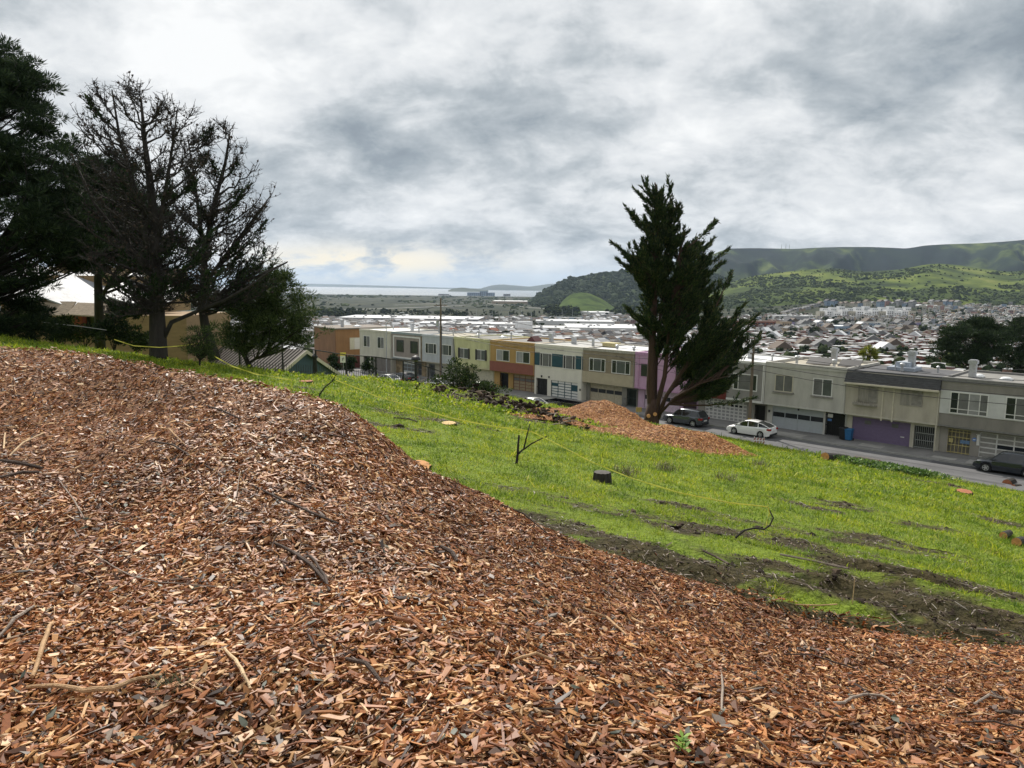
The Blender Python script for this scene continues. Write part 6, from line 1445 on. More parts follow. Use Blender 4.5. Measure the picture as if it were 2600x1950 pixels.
def cobra():
    p = pole_at(982, -2.4); t = at(982, 818, p.y); h = t.z - p.z; r = thing('street_light', 'grey steel street light with slanting arm before the cream house', 'street lamp', p)
    MB().tube([(0, 0, 0), (0, 0, h)], [.10, .07], 8).build('post', GALV, r); MB().tube([(0, 0, h - .4), (1.0, -.3, h + .9), (2.3, -.7, h + 1.5)], [.045, .04, .035], 6).build('arm', GALV, r)
    b = MB(); b.hexa([(2.2, -.85, h + 1.42), (2.95, -1.1, h + 1.5), (3.0, -.9, h + 1.5), (2.25, -.6, h + 1.42), (2.25, -.8, h + 1.58), (2.9, -1.05, h + 1.6), (2.95, -.92, h + 1.6), (2.28, -.66, h + 1.58)]); b.build('lamp_head', GALV, r)
cobra()
def globe_lamp():
    p = at(1056, 990, 70); p.z = at(1056, 985, 70).z; t = at(1056, 908, 70); h = t.z - p.z; r = thing('post_lamp', 'black park post lamp with round cap beside the railing end', 'street lamp', p)
    MB().lathe([(.2, 0), (.2, .3), (.14, .4), (.125, h - .55), (.15, h - .5), (.15, h - .4)], (0, 0, 0), 10).build('post', IRON, r); MB().lathe([(.1, h - .42), (.22, h - .32), (.24, h - .15), (.18, h - .1)], (0, 0, 0), 12).build('lantern', mat('smoky_lamp_glass', (.10, .10, .10), .3), r); MB().lathe([(.44, h - .22), (.46, h - .14), (.34, h + .08), (.12, h + .2), (.02, h + .22)], (0, 0, 0), 14).build('cap', IRON, r)
globe_lamp()
def wire(a, b_, sag, label, r=.028, group='overhead wires'):
    P = [a.lerp(b_, i / 14) - Vector((0, 0, sag * 4 * (i / 14) * (1 - i / 14))) for i in range(15)]; b = MB(); b.tube(P, r, 3, False); tag(b.build('overhead_wire', IRON), label, 'wire', group)
A = Vector((p1.x, p1.y, p1.z + h1)); B_ = Vector((p2.x, p2.y, p2.z + h2)); C_ = Vector((p3.x, p3.y, p3.z + h3))
E_ = B_ + DV * 38 + Vector((0, 0, .4))
for i, (dz, s) in enumerate(((-1.0, .9), (-3.1, .8), (-4.4, 1.0), (-4.9, 1.2))):
    L_ = ('topmost', 'second', 'third', 'lowest')[i]
    wire(A + Vector((0, -.2, dz)), B_ + Vector((0, -.2, -1.1 - .55 * i)), s, L_ + ' overhead wire crossing the house fronts between the timber poles')
    wire(B_ + Vector((0, -.2, -1.1 - .55 * i)), E_ + Vector((0, -.2, -1.1 - .55 * i)), s, L_ + ' overhead wire running right from the kerb pole')
wire(A + Vector((0, 0, -1)), C_ + Vector((0, 0, -.4)), 1.0, 'overhead wire running left from the tall timber pole')
for i, (u, z) in enumerate(((33, 5.9), (41, 6.1), (49, 6.0), (57, 6.0))): wire((A if i < 2 else B_) + Vector((0, 0, -4)), row(u, -.1, Z_WALK + z), .7, 'thin service wire to the %s house' % ('ochre', 'teal panelled white', 'taupe', 'lilac pink')[i], .02, 'service wires')
E2 = at(1860, 905, 120); wire(at(2000, 893, 150), at(2620, 938, 92), 1.2, 'long overhead wire across the right town above the roofs', .03)
def road_sign(px, py_top, py_bot, D, label, faces, base=None):
    t = at(px, py_top, D); bt = at(px, py_bot, D); r = thing('road_sign', label, 'sign', (bt.x, bt.y, bt.z)); h = t.z - bt.z
    MB().tube([(0, 0.03, -.3), (0, 0.03, h)], .03, 6).build('post', GALV, r)
    for z0, z1, w, m in faces: MB().box(-w, w, -.03, 0, h - z1, h - z0).build('plate', m, r)
    return r
YEL = mat('yellow_sign_paint', (.62, .50, .05), .6, .08, 3)
rs = road_sign(872, 895, 955, 105, 'white road sign with yellow top plate on post before the hedge', ((0, .45, .42, YEL), (.48, 1.45, .42, WHITE)))
h_ = (at(872, 895, 105).z - at(872, 955, 105).z); b = MB(); b.tube([(-.12, -.045, h_ - 1.2), (0, -.045, h_ - .75), (.14, -.045, h_ - .75)], .035, 5); b.tube([(-.2, -.045, h_ - .9), (.2, -.045, h_ - .9)], .03, 5); b.build('symbol', IRON, rs)
road_sign(1621, 1034, 1066, 66, 'small tan notice on stake beside the cypress trunk', ((0, .42, .26, mat('tan_notice', (.45, .30, .14), .8, .15, 6)),))
def bin_(px, label, m, h=1.05, lid=None):
    u = row_u(px, 1100, -.3); p = row(u, -.3, Z_WALK); r = thing('wheelie_bin', label, 'bin', p, TH, 'wheeled bins'); w, d = .3, .33
    b = MB(); b.hexa([(-w * .8, -d * .75, .08), (w * .8, -d * .75, .08), (w * .8, d * .75, .08), (-w * .8, d * .75, .08), (-w, -d, h), (w, -d, h), (w, d, h), (-w, d, h)]); b.build('body', m, r)
    b = MB(); b.hexa([(-w - .03, -d - .04, h + .003), (w + .03, -d - .04, h + .003), (w + .03, d + .05, h + .003), (-w - .03, d + .05, h + .003), (-w - .02, -d, h + .05), (w + .02, -d, h + .05), (w, d, h + .09), (-w, d, h + .09)]); b.build('lid', lid or m, r)
    for s in (-1, 1): MB().lathe([(.03, -.03), (.12, -.03), (.12, .03), (.03, .03)], (s * .31, .26, .12), 12, 'x').build('wheel', TYRE, r)
    MB().tube([(-w * .8, d + .07, h - .03), (w * .8, d + .07, h - .03)], .02, 6).build('handle', m, r)
bin_(2156, 'blue wheeled bin beside the lilac garage door', mat('blue_bin_plastic', (.018, .11, .26), .5, .1, 4)); bin_(2141, 'black wheeled bin next to the blue bin', mat('black_bin_plastic', (.012, .012, .013), .5, .1, 4), 1.12)
def barricade():
    p = at(1926, 1141, 57); r = thing('barricade', 'small folding A frame barricade with white and red boards at the road edge', 'barricade', (p.x, p.y, p.z), rad(-15)); wt = mat('barricade_white', (.6, .58, .56), .6); rd = mat('barricade_red', (.32, .10, .085), .6)
    for y0, y1, nm in ((-.35, -.03, 'front_frame'), (.35, .03, 'rear_frame')):
        b = MB()
        for x in (-.36, .36): b.tube([(x, y0, 0), (x, y1, 1.0)], .028, 5)
        b.build(nm, wt, r)
    for z in (.62, .86):
        bd = MB().box(-.42, .42, -.34 * (1 - z) - .09, -.34 * (1 - z) - .06, z - .09, z + .09).build('board', wt, r); b = MB()
        for i in range(4):
            x = -.4 + i * .22; y = -.34 * (1 - z) - .093; b.add([(x, y, z - .09), (x + .1, y, z - .09), (x + .16, y, z + .09), (x + .06, y, z + .09)], [(0, 1, 2, 3)])
        b.build('stripes', rd, bd)
barricade()
# ================================================================= chip piles by the cypress
ORANGE_CHIPS = chip_ground_material('orange_chip_ground', 9.0, 1.35)
CH2 = island_mat('orange_chip', [(0, (.14, .055, .018)), (.3, (.32, .13, .042)), (.6, (.44, .205, .068)), (.85, (.54, .30, .115)), (1, (.62, .40, .2))], .7, .25)
PILES = {'left': [(1470, 1064, 2.6, 1.8, .55), (1545, 1066, 2.2, 2.0, 1.1), (1420, 1074, 2.4, 1.2, .3), (1600, 1088, 2.2, 1.6, .6)], 'right': [(1650, 1116, 2.6, 1.6, .5), (1715, 1128, 2.1, 1.8, .8), (1775, 1134, 1.9, 1.6, .75), (1825, 1141, 1.7, 1.1, .3)]}
PW = {}
for kx, g in PILES.items():
    PW[kx] = []
    for px, py, sx, sy, hh in g:
        p = hit(px, py); PW[kx].append((p.x, p.y, sx, sy, hh))
def z_pile(kx):
    def fn(x, y):
        z = 0
        for cx, cy, sx, sy, hh in PW[kx]: z = np.maximum(z, hh * 1.12 * np.exp(-(((x - cx) / sx) ** 2 + ((y - cy) / sy) ** 2) ** 1.15 * .8))
        z = z * (1 + .18 * fbm(x * .8, y * .8, 3)) + .05 * fbm(x * 3, y * 3, 3) * (z > .1)
        return z_hill(x, y) + z - .12
    return fn
for kx in PW:
    fn = z_pile(kx); cx = np.mean([q[0] for q in PW[kx]]); cy = np.mean([q[1] for q in PW[kx]]); X, Y = np.meshgrid(np.arange(cx - 8, cx + 8, .16), np.arange(cy - 6, cy + 6, .16)); Z = fn(X, Y); zh = z_hill(X, Y)
    r, c = X.shape; i = np.arange(r * c).reshape(r, c); F = np.stack([i[:-1, :-1], i[:-1, 1:], i[1:, 1:], i[1:, :-1]], -1).reshape(-1, 4); F = F[(Z > zh - .02).ravel()[F].any(1)]; used = np.unique(F); rm = np.full(r * c, -1); rm[used] = np.arange(len(used)); V = np.stack([X, Y, Z], -1).reshape(-1, 3)[used]
    root = thing('chip_pile', 'orange wood chip pile %s' % ('spreading left of the cypress trunk' if kx == 'left' else 'with rounded steep end right of the cypress, beside the road'), 'wood chip pile', (0, 0, 0))
    np_mesh('heap', V, rm[F], ORANGE_CHIPS, root, smooth=True)
    n = 40000; x = rng.uniform(cx - 8, cx + 8, n); y = rng.uniform(cy - 6, cy + 6, n); z = fn(x, y); k = z > z_hill(x, y) + .0; P = np.stack([x[k], y[k], z[k] + .03], -1); m = len(P)
    o = chips_mesh('loose_chips', P, surf_frame(fn, P[:, 0], P[:, 1], .1), rng.uniform(.05, .16, m), rng.uniform(.02, .055, m), rng.uniform(.008, .018, m), CH2, .4); o.parent = root; o['kind'] = 'stuff'
# ================================================================= stumps, logs, saplings
CUT = mat('cut_wood_orange', (.50, .24, .085), .85, .25, 9, stretch=(1, 1, 1)); CUTR = mat('cut_wood_red', (.33, .12, .055), .85, .25, 9); CUTP = mat('cut_wood_pale', (.55, .38, .17), .85, .2, 9)
def stump(px, py, rpx, label, cut, h=.18, tilt=(0, 0), bark=BARK_GREY, name='tree_stump', d=None):
    p = hit(px, py); r_ = rpx / FPX * p.y; r = thing(name, label, 'stump', (p.x, p.y, p.z), random.uniform(0, 6)); n = 24
    w = [1 + .14 * math.sin(3 * k + px) * random.uniform(.3, 1) for k in range(n)]
    b = MB(); V = []
    for (f, z) in ((1.25, -.25), (1.08, h * .5), (1.0, h)): V += [(r_ * f * w[k] * math.cos(2 * math.pi * k / n), r_ * f * w[k] * math.sin(2 * math.pi * k / n), z) for k in range(n)]
    b.add(V, [(i * n + k, i * n + (k + 1) % n, (i + 1) * n + (k + 1) % n, (i + 1) * n + k) for i in range(2) for k in range(n)]); o1 = b.build('bark', bark, r)
    b = MB(); b.add([(r_ * w[k] * math.cos(2 * math.pi * k / n), r_ * w[k] * math.sin(2 * math.pi * k / n), h) for k in range(n)] + [(0, 0, h + .012)], [(k, (k + 1) % n, n) for k in range(n)]); b.build('cut_face', cut, r)
    r.rotation_euler = (tilt[0], tilt[1], 0); return r
stump(1139, 1080, 18, 'pale cut stump on the grass left of the bare sapling', CUTP, .10, (rad(4), 0)); stump(777, 972, 17, 'reddish stump low in the grass at the upper left', CUTR, .1); stump(947, 962, 13, 'small pale stump near the post lamp', CUTP, .15)
stump(1066, 1188, 27, 'broad orange topped stump beside the chip mound', CUT, .08, (rad(12), rad(8))); stump(1528, 1222, 21, 'dark weathered square stump standing in the grass', mat('charred_wood', (.085, .078, .07), .95, .3, 12), .24, bark=mat('dark_rotten_bark', (.032, .028, .025), .95, .3, 10)); stump(2448, 1254, 18, 'flat orange stump among dry litter near the road', CUTR, .14, (rad(5), 0))
def log_(pa, pb, rpx, label, ends, bark=BARK_GREY, name='cut_log', lift=.8, D=None):
    a = hit(*pa) if D is None else at(*pa, D); c = hit(*pb) if D is None else at(*pb, D); r_ = rpx / FPX * a.y; up = Vector((0, 0, r_ * lift)); r = thing(name, label, 'log', (0, 0, 0)); m = a.lerp(c, .5) + Vector((0, 0, .05 * r_)); A_, C2, M_ = a + up, c + up, m + up
    MB().tube([A_, M_, C2], [r_, r_ * .95, r_ * .85], 12, False).build('bark', bark, r)
    for q, o in ((A_, M_), (C2, M_)):
        d = (q - o).normalized(); MB().tube([q - d * .02, q + d * .015], [r_ * (.97 if q is A_ else .83)] * 2, 12).build('cut_end', ends, r)
log_((2094, 1168), (2152, 1172), 11, 'short bark covered log with orange end lying by the road', CUT); log_((2172, 1172), (2232, 1182), 9, 'grey log with bright orange end right of the bark covered log', CUTR, mat('grey_log_bark', (.12, .105, .09), .9, .3, 5)); log_((2275, 1190), (2317, 1194), 4, 'thin pale barkless log lying at the road edge', CUTP, mat('pale_peeled_wood', (.34, .28, .2), .8, .2, 5))
log_((2556, 1238), (2570, 1232), 12, 'red ended round log at the right edge of the road bank', CUTR); log_((2572, 1244), (2590, 1242), 8, 'short small log round touching the red ended round', CUTR)
log_((2546, 1368), (2562, 1360), 10, 'orange log round in the litter at the right edge', CUT); log_((2580, 1386), (2602, 1380), 12, 'larger orange log round cut off by the right edge', CUT)
SAP = mat('dark_sapling_bark', (.022, .018, .016), .9, .3, 9)
def sapling(base, paths, label, r0=.035, cat='sapling', name='bare_sapling', m=SAP):
    p = hit(*base); D = p.y; r = thing(name, label, cat, (0, 0, 0)); b = MB()
    for P, ra, rb in paths:
        q = [at(a, c, D) + Vector((0, .1 * random.uniform(-1, 1) * i / 4, 0)) for i, (a, c) in enumerate(P)]; b.tube(q, radius_along(len(q), ra * r0, rb * r0), 6)
    b.build('branches', m, r); return r
sapling((1311, 1180), [([(1310, 1184), (1312, 1172), (1315, 1150), (1319, 1152)], 1.2, .9), ([(1311, 1178), (1314, 1158), (1316, 1125), (1318, 1105)], 1.1, .7), ([(1318, 1150), (1330, 1140), (1336, 1112), (1341, 1092), (1346, 1077)], .8, .35), ([(1330, 1141), (1350, 1126), (1372, 1116), (1389, 1106)], .7, .3)], 'bare forked black sapling standing in the bright grass')
sapling((808, 1016), [([(808, 1018), (812, 1000), (828, 980), (845, 967), (852, 955), (856, 948)], 1.0, .4), ([(845, 967), (838, 952)], .5, .3)], 'thin bent black sapling at the upper edge of the chip mound')
sapling((1863, 1370), [([(1860, 1374), (1874, 1358), (1890, 1345), (1915, 1342), (1937, 1340), (1950, 1330), (1960, 1312), (1958, 1298), (1950, 1289)], 1.0, .5), ([(1890, 1345), (1880, 1352)], .6, .3)], 'bent dark sapling holding the end of the yellow tape', .022)
TAPE = mat('yellow_tape', (.80, .74, .12), .5, .08, 6)
def tape(pts, label, w=.032, name='caution_tape'):
    b = MB(); V = []
    P = []
    for i in range(len(pts) - 1):
        for k in range(8): P.append(pts[i].lerp(pts[i + 1], k / 8))
    P.append(pts[-1])
    for i, p in enumerate(P):
        t = i * .9; up = Vector((0, math.sin(t) * .5, 1)).normalized() * w; V += [p - up, p + up]
    b.add(V, [(2 * i, 2 * i + 1, 2 * i + 3, 2 * i + 2) for i in range(len(P) - 1)]); o = b.build(name, TAPE); md = o.modifiers.new('thickness', 'SOLIDIFY'); md.thickness = .003
    return tag(o, label, 'tape', 'yellow caution tape')
def gd(px, py): return hit(px, py).y
d1, d2, d3 = gd(808, 1016), gd(1311, 1180), gd(1863, 1370)
def tape_px(L, label, w=.02): tape([at(a, c, d) for a, c, d in L], label, w)
tape_px([(852, 965, d1), (900, 983, d1 + 1.5), (960, 1008, d1 + 1), (1050, 1033, (d1 + d2) / 2 + 2), (1150, 1063, (d1 + d2) / 2), (1250, 1082, d2 + 3), (1336, 1093, d2)], 'yellow tape sagging from the bent sapling to the forked sapling')
tape_px([(1336, 1093, d2), (1350, 1096, d2), (1420, 1130, d2 - .8), (1500, 1172, d2 - 2), (1600, 1213, (d2 + d3) / 2 + 1), (1720, 1250, (d2 + d3) / 2 - 1), (1850, 1276, d3 + .5), (1950, 1287, d3)], 'yellow tape stretched low over the grass to the bent dark sapling', .012)
tape_px([(1950, 1287, d3), (1954, 1300, d3 - .05), (1946, 1330, d3 - .05), (1940, 1357, d3 - .05)], 'yellow tape end hanging straight down from the bent dark sapling', .03)
tape_px([(290, 862, 37), (340, 878, 37.5), (405, 882, 37.4), (450, 879, 37), (505, 872, 36)], 'yellow tape tied round the thick dead trunk', .02)
tape_px([(545, 905, 36), (590, 930, 36), (650, 950, 36), (740, 965, 36)], 'yellow tape running from the young conifer down the grass', .028)
WHT = mat('white_rope', (.5, .5, .48), .7); b = MB(); b.tube([at(105, 818, 41), at(200, 828, 41), at(270, 838, 41)], .022, 4); tag(b.build('rope_line', WHT), 'pale rope strung between the shrubs before the tan building', 'rope')
# ================================================================= sticks and leaves on the mound
def hm(px, py): return hit(px, py, lambda a, c: z_mound(a, c), .8, 18, .02)
STK = [mat('stick_' + n, c, .85, .3, 6, .4, stretch=(1, 1, 1), bscale=60) for n, c in (('tan', (.40, .25, .13)), ('dark', (.06, .04, .03)), ('grey', (.26, .21, .17)), ('red', (.26, .11, .05)), ('pale', (.58, .42, .25)))]
def stick(pts, w, m, label, flat=.55, name='stick', lift=.055):
    """a broken branch resting on the chips"""
    P = [hm(*q) + Vector((0, 0, lift * (1 if i in (0, len(pts) - 1) else 1.4))) for i, q in enumerate(pts)]
    Q = []
    for i in range(len(P) - 1):
        for k in range(3): Q.append(P[i].lerp(P[i + 1], k / 3) + Vector((random.gauss(0, .002), random.gauss(0, .002), random.gauss(0, .0015))))
    Q.append(P[-1]); n = len(Q); rr_ = [w * (.55 + .45 * math.sin(math.pi * (.12 + .8 * i / (n - 1)))) * random.uniform(.9, 1.1) for i in range(n)]
    b = MB(); b.tube(Q, [q * 1.25 for q in rr_], 7); return tag(b.build(name, STK[m]), label, 'stick', 'sticks on the chip mound')
STICKS = [([(72, 1768), (140, 1776), (215, 1790), (290, 1784), (350, 1762), (412, 1740)], .011, 0, 'long curved tan stick at the lower left of the mound'), ([(85, 1745), (105, 1690), (128, 1620), (135, 1600)], .011, 0, 'flat tan split stick standing above the long curved stick'), ([(570, 1672), (600, 1710), (622, 1750), (636, 1778)], .008, 4, 'pale bent stick right of the dark grass tuft'),
    ([(0, 1640), (40, 1600), (88, 1560)], .010, 2, 'grey split stick at the left edge'), ([(240, 1425), (290, 1462), (340, 1490), (400, 1505), (550, 1508)], .004, 2, 'thin long twig crossing the lower left'), ([(700, 1396), (745, 1425), (790, 1458), (830, 1500)], .012, 1, 'dark bark stick with orange end in the middle left'), ([(780, 1420), (800, 1450), (825, 1490), (838, 1520)], .009, 1, 'second dark stick right of the orange ended one'),
    ([(640, 1245), (720, 1290), (800, 1325), (860, 1345)], .011, 1, 'long dark branch across the upper middle slope'), ([(380, 1130), (440, 1145), (540, 1205)], .010, 1, 'dark branch below the tan splinters'), ([(390, 1095), (430, 1105), (470, 1140)], .008, 0, 'curved tan bark strip high on the left'), ([(25, 1168), (60, 1140), (112, 1110)], .011, 4, 'pale yellow splinter on the left'), ([(10, 1150), (14, 1110)], .010, 4, 'short upright pale splinter on the left edge'),
    ([(0, 1180), (40, 1190), (110, 1200)], .02, 1, 'thick dark branch at the left edge'), ([(0, 1225), (60, 1215), (100, 1210)], .016, 1, 'second thick dark branch at the left edge'), ([(1270, 1290), (1330, 1320), (1390, 1365)], .009, 1, 'dark stick near the mound edge in the centre'), ([(1120, 1400), (1150, 1425), (1160, 1440)], .016, 1, 'short stout dark stick in the middle'), ([(1380, 1420), (1440, 1432), (1500, 1436)], .008, 2, 'grey stick near the centre right edge'), ([(1650, 1510), (1670, 1545), (1690, 1575)], .006, 3, 'reddish thin stick below the mound edge'),
    ([(1990, 1675), (2060, 1680), (2120, 1702), (2170, 1712)], .007, 1, 'dark straight stick on the right slope'), ([(2070, 1810), (2140, 1812), (2160, 1795), (2200, 1785), (2240, 1790), (2270, 1800)], .010, 2, 'wavy grey twisted stick on the right'), ([(1830, 1720), (1832, 1780), (1831, 1838)], .006, 2, 'thin upright stick right of centre'), ([(2470, 1805), (2510, 1788), (2560, 1795)], .009, 2, 'arched grey branch at the right edge'), ([(2440, 1855), (2520, 1863), (2600, 1872)], .006, 1, 'thin dark straight twig at the right edge'), ([(2530, 1825), (2570, 1835), (2600, 1828)], .012, 1, 'knotty black branch at the far right'),
    ([(1870, 1880), (1920, 1915), (1960, 1950)], .004, 1, 'thin dark twig at the bottom right of centre'), ([(1000, 1590), (1050, 1610), (1090, 1640)], .011, 3, 'reddish split stick at the bottom centre'), ([(1480, 1560), (1540, 1590), (1590, 1630)], .009, 0, 'tan splinter in the lower centre'), ([(880, 1700), (930, 1720), (970, 1760)], .010, 1, 'dark stick low in the middle'), ([(1300, 1700), (1360, 1690), (1410, 1700)], .009, 0, 'tan flat stick low in the centre'), ([(520, 1040), (560, 1055), (610, 1075)], .010, 1, 'dark stick near the mound top'), ([(150, 1230), (190, 1290), (215, 1330)], .006, 2, 'thin grey twig leaning on the left'), ([(610, 1210), (600, 1280), (560, 1330), (470, 1345)], .004, 2, 'long thin curved twig in the left middle')]
for s in STICKS: stick(*s)
BIG = [((60, 940), .13, .05, 4, 'large pale bark slab at the top left of the mound'), ((205, 985), .09, .05, 4, 'pale tan chip slab near the top of the mound'), ((55, 1090), .075, .07, 3, 'square reddish slab on the upper left'), ((105, 1046), .09, .02, 2, 'long pale grey flake on the upper left'), ((265, 1465), .05, .04, 4, 'square cream chip in the lower left'), ((530, 1655), .10, .06, 0, 'orange bark chunk beside the green leaves'), ((480, 1795), .05, .028, 3, 'pinkish rectangular chip right of the curved stick'), ((385, 1785), .05, .03, 3, 'rounded red chip under the curved stick'), ((1775, 1710), .06, .03, 4, 'bright cream slab standing on the right slope'), ((1655, 1580), .05, .03, 4, 'pale split chip near the mound edge'), ((720, 1430), .06, .05, 3, 'brick orange block in the middle left'), ((1350, 1480), .06, .025, 4, 'pale flat splinter in the centre'), ((900, 1470), .07, .03, 0, 'broad tan splinter below the centre'), ((1000, 1290), .08, .03, 3, 'reddish slab on the upper slope'), ((1040, 1400), .07, .022, 4, 'pale sliver mid slope')]
for (px, py), L, W, m, lb in BIG:
    p = hm(px, py) + Vector((0, 0, .055)); b = MB(); J = lambda: random.uniform(.7, 1.1); T_ = .010
    vs = [(sx * L / 2 * J(), sy * W / 2 * J(), sz * T_ / 2) for sz in (-1, 1) for sx, sy in ((-1, -1), (1, -1), (1, 1), (-1, 1))]; b.hexa(vs); o = b.build('bark_slab', STK[m]); o.location = p; o.rotation_euler = (random.uniform(.1, .6), random.uniform(-.4, .3), random.uniform(-.8, .8)); tag(o, lb, 'wood chip', 'large slabs on the chip mound')
# eucalyptus leaves lying among the chips
LEAF = island_mat('fallen_leaf', [(0, (.024, .032, .020)), (.4, (.055, .068, .046)), (.8, (.11, .12, .09)), (1, (.24, .25, .22))], .55, .3, .1)
def leaves(n, r0, r1):
    x, y, z = mound_points(n, r0, r1, 1.3); m = len(x); P = np.stack([x, y, z + .05], -1); Nn = surf_frame(z_mound, x, y) + rng.normal(0, .35, (m, 3)); Nn /= np.linalg.norm(Nn, axis=1, keepdims=True); t = rng.normal(0, 1, (m, 3)); t -= Nn * (t * Nn).sum(1, keepdims=True); t /= np.linalg.norm(t, axis=1, keepdims=True); s = np.cross(Nn, t); L = rng.uniform(.04, .10, (m, 1)); W = L * rng.uniform(.11, .2, (m, 1)); c = rng.normal(0, .12, (m, 1)) * L
    V = np.stack([P - t * L / 2, P - t * L * .15 + s * W + Nn * c * .5, P + t * L * .2 + s * W * .8 + Nn * c, P + t * L / 2 + s * c * .5, P + t * L * .2 - s * W * .8 + Nn * c, P - t * L * .15 - s * W + Nn * c * .5], 1).reshape(-1, 3); return V, m
V, m = leaves(850, 1.8, 10); tag(np_mesh('fallen_leaves', V, np.arange(m * 6).reshape(m, 6), LEAF), 'grey green narrow leaves strewn among the chips', 'leaves', kind='stuff')
# green seedlings
SEED = island_mat('seedling_leaf', [(0, (.10, .20, .03)), (.6, (.20, .34, .05)), (1, (.34, .46, .10))], .6, .3, .3)
def seedling(px, py, h, n, label):
    p = hm(px, py); r = thing('seedling', label, 'seedling', p, 0, 'green seedlings in the chips'); b = MB(); b.tube([(0, 0, -.01), (0, 0, h * .8)], .004, 5); b.build('stem', SEED, r); V = []
    for i in range(n):
        a = i * 2.4; z = h * (.25 + .75 * i / n); L = h * .42; d = Vector((math.cos(a), math.sin(a), .45)).normalized(); s = Vector((-math.sin(a), math.cos(a), 0)); o = Vector((0, 0, z)); V += [o, o + d * L * .5 + s * L * .2, o + d * L, o + d * L * .5 - s * L * .2]
    np_mesh('leaves', np.array([tuple(v) for v in V]), np.arange(n * 4).reshape(n, 4), SEED, r)
seedling(1731, 1930, .11, 22, 'leafy green seedling at the bottom, tallest of the seedlings'); seedling(2177, 1945, .03, 6, 'tiny seedling at the bottom right of centre'); seedling(2432, 1948, .035, 6, 'tiny seedling at the bottom far right'); seedling(2512, 1902, .03, 5, 'tiny seedling highest at the right edge')
# ================================================================= grass and litter
GRASS = island_mat('grass_blade', [(0, (.085, .14, .012)), (.35, (.17, .27, .018)), (.7, (.30, .40, .025)), (.93, (.44, .50, .05)), (1, (.46, .42, .18))], .55, .3, .5)
def blades(name, P, H, W, material, lean=.35, extra=None):
    n = len(P); a = rng.uniform(0, 2 * np.pi, n); s = np.stack([np.cos(a), np.sin(a), 0 * a], -1); l = np.stack([rng.normal(0, lean, n), rng.normal(0, lean, n), np.ones(n)], -1); l /= np.linalg.norm(l, axis=1, keepdims=True); H = H[:, None]; W = W[:, None]
    k = rng.normal(0, .35, (n, 2)); bend = np.concatenate([k, -np.abs(k).sum(1, keepdims=True) * .35], 1) * H
    V = np.stack([P - s * W, P + s * W, P + l * H * .55 + s * W * .75, P + l * H + bend, P + l * H * .55 - s * W * .75], 1)
    F = (np.arange(n)[:, None, None] * 5 + np.array([(0, 1, 2, 4), (4, 2, 3, 3)])[None])
    V = V.reshape(-1, 3); me = bpy.data.meshes.new(name)
    q = (np.arange(n) * 5)[:, None] + np.array([0, 1, 2, 4]); t = (np.arange(n) * 5)[:, None] + np.array([4, 2, 3])
    me.vertices.add(len(V)); me.vertices.foreach_set('co', V.astype(np.float32).ravel()); li = np.concatenate([q.ravel(), t.ravel()]).astype(np.int32)
    me.loops.add(len(li)); me.loops.foreach_set('vertex_index', li); me.polygons.add(2 * n)
    me.polygons.foreach_set('loop_start', np.concatenate([np.arange(n) * 4, 4 * n + np.arange(n) * 3]).astype(np.int32)); me.polygons.foreach_set('loop_total', np.concatenate([np.full(n, 4), np.full(n, 3)]).astype(np.int32))
    me.materials.append(material); me.update(calc_edges=True); o = bpy.data.objects.new(name, me); COL.objects.link(o); return o
def grass_points(n, r0, r1, pw):
    x, y = polar_points(n, r0, r1, rad(47), pw); off = -((x - ROW0.x) * BV.x + (y - ROW0.y) * BV.y); z = z_hill(x, y)
    s = soil(x, y); tuft = fbm(x * 1.3, y * 1.3, 3)
    k = (off > -KERB_NEAR + .15) & (rng.random(n) > s * 1.05) & (z > -14.2)
    near = y < 20; k &= ~(near & (z_mound(np.clip(x, -16, 12), np.clip(y, 0, 18), False) > z + .02) & (y < 18) & (x < 12))
    for kx in PW:
        for cx, cy, sx, sy, hh in PW[kx]: k &= (((x - cx) / sx) ** 2 + ((y - cy) / sy) ** 2) > 1.25
    return x[k], y[k], z[k], tuft[k], s[k]
Pa, Ha, Wa = [], [], []
for n, r0, r1, pw, h, w in ((190000, 7, 17, 1.3, .062, .0042), (190000, 14, 32, 1.3, .10, .0085), (170000, 28, 62, 1.4, .15, .019), (60000, 55, 95, 1.6, .22, .034)):
    x, y, z, t, s = grass_points(n, r0, r1, pw); m = len(x); Pa.append(np.stack([x, y, z - .01], -1)); D_ = np.hypot(x, y)
    Ha.append(h * np.exp(rng.normal(0, .35, m)) * (1 + .7 * t) * (1 - .45 * np.clip(s * 2, 0, 1))); Wa.append(w * rng.uniform(.6, 1.4, m))
for n, r0, r1, h, w in ((700, 8, 24, .16, .004), (1300, 20, 48, .24, .009), (900, 40, 75, .3, .016)):     # taller tufts
    x, y, z, t, s = grass_points(n, r0, r1, 1.3); q = rng.integers(14, 40, len(x)); x = np.repeat(x, q) + rng.normal(0, .07 * h / .16, q.sum()); y = np.repeat(y, q) + rng.normal(0, .07 * h / .16, q.sum()); z = z_hill(x, y); m = len(x)
    Pa.append(np.stack([x, y, z - .01], -1)); Ha.append(np.repeat(h * rng.uniform(.6, 1.5, len(q)), q) * rng.uniform(.5, 1.2, m)); Wa.append(w * rng.uniform(.6, 1.4, m))
tag(blades('grass', np.concatenate(Pa), np.concatenate(Ha), np.concatenate(Wa), GRASS, .75), 'bright green grass on the hillside', 'grass', kind='stuff')
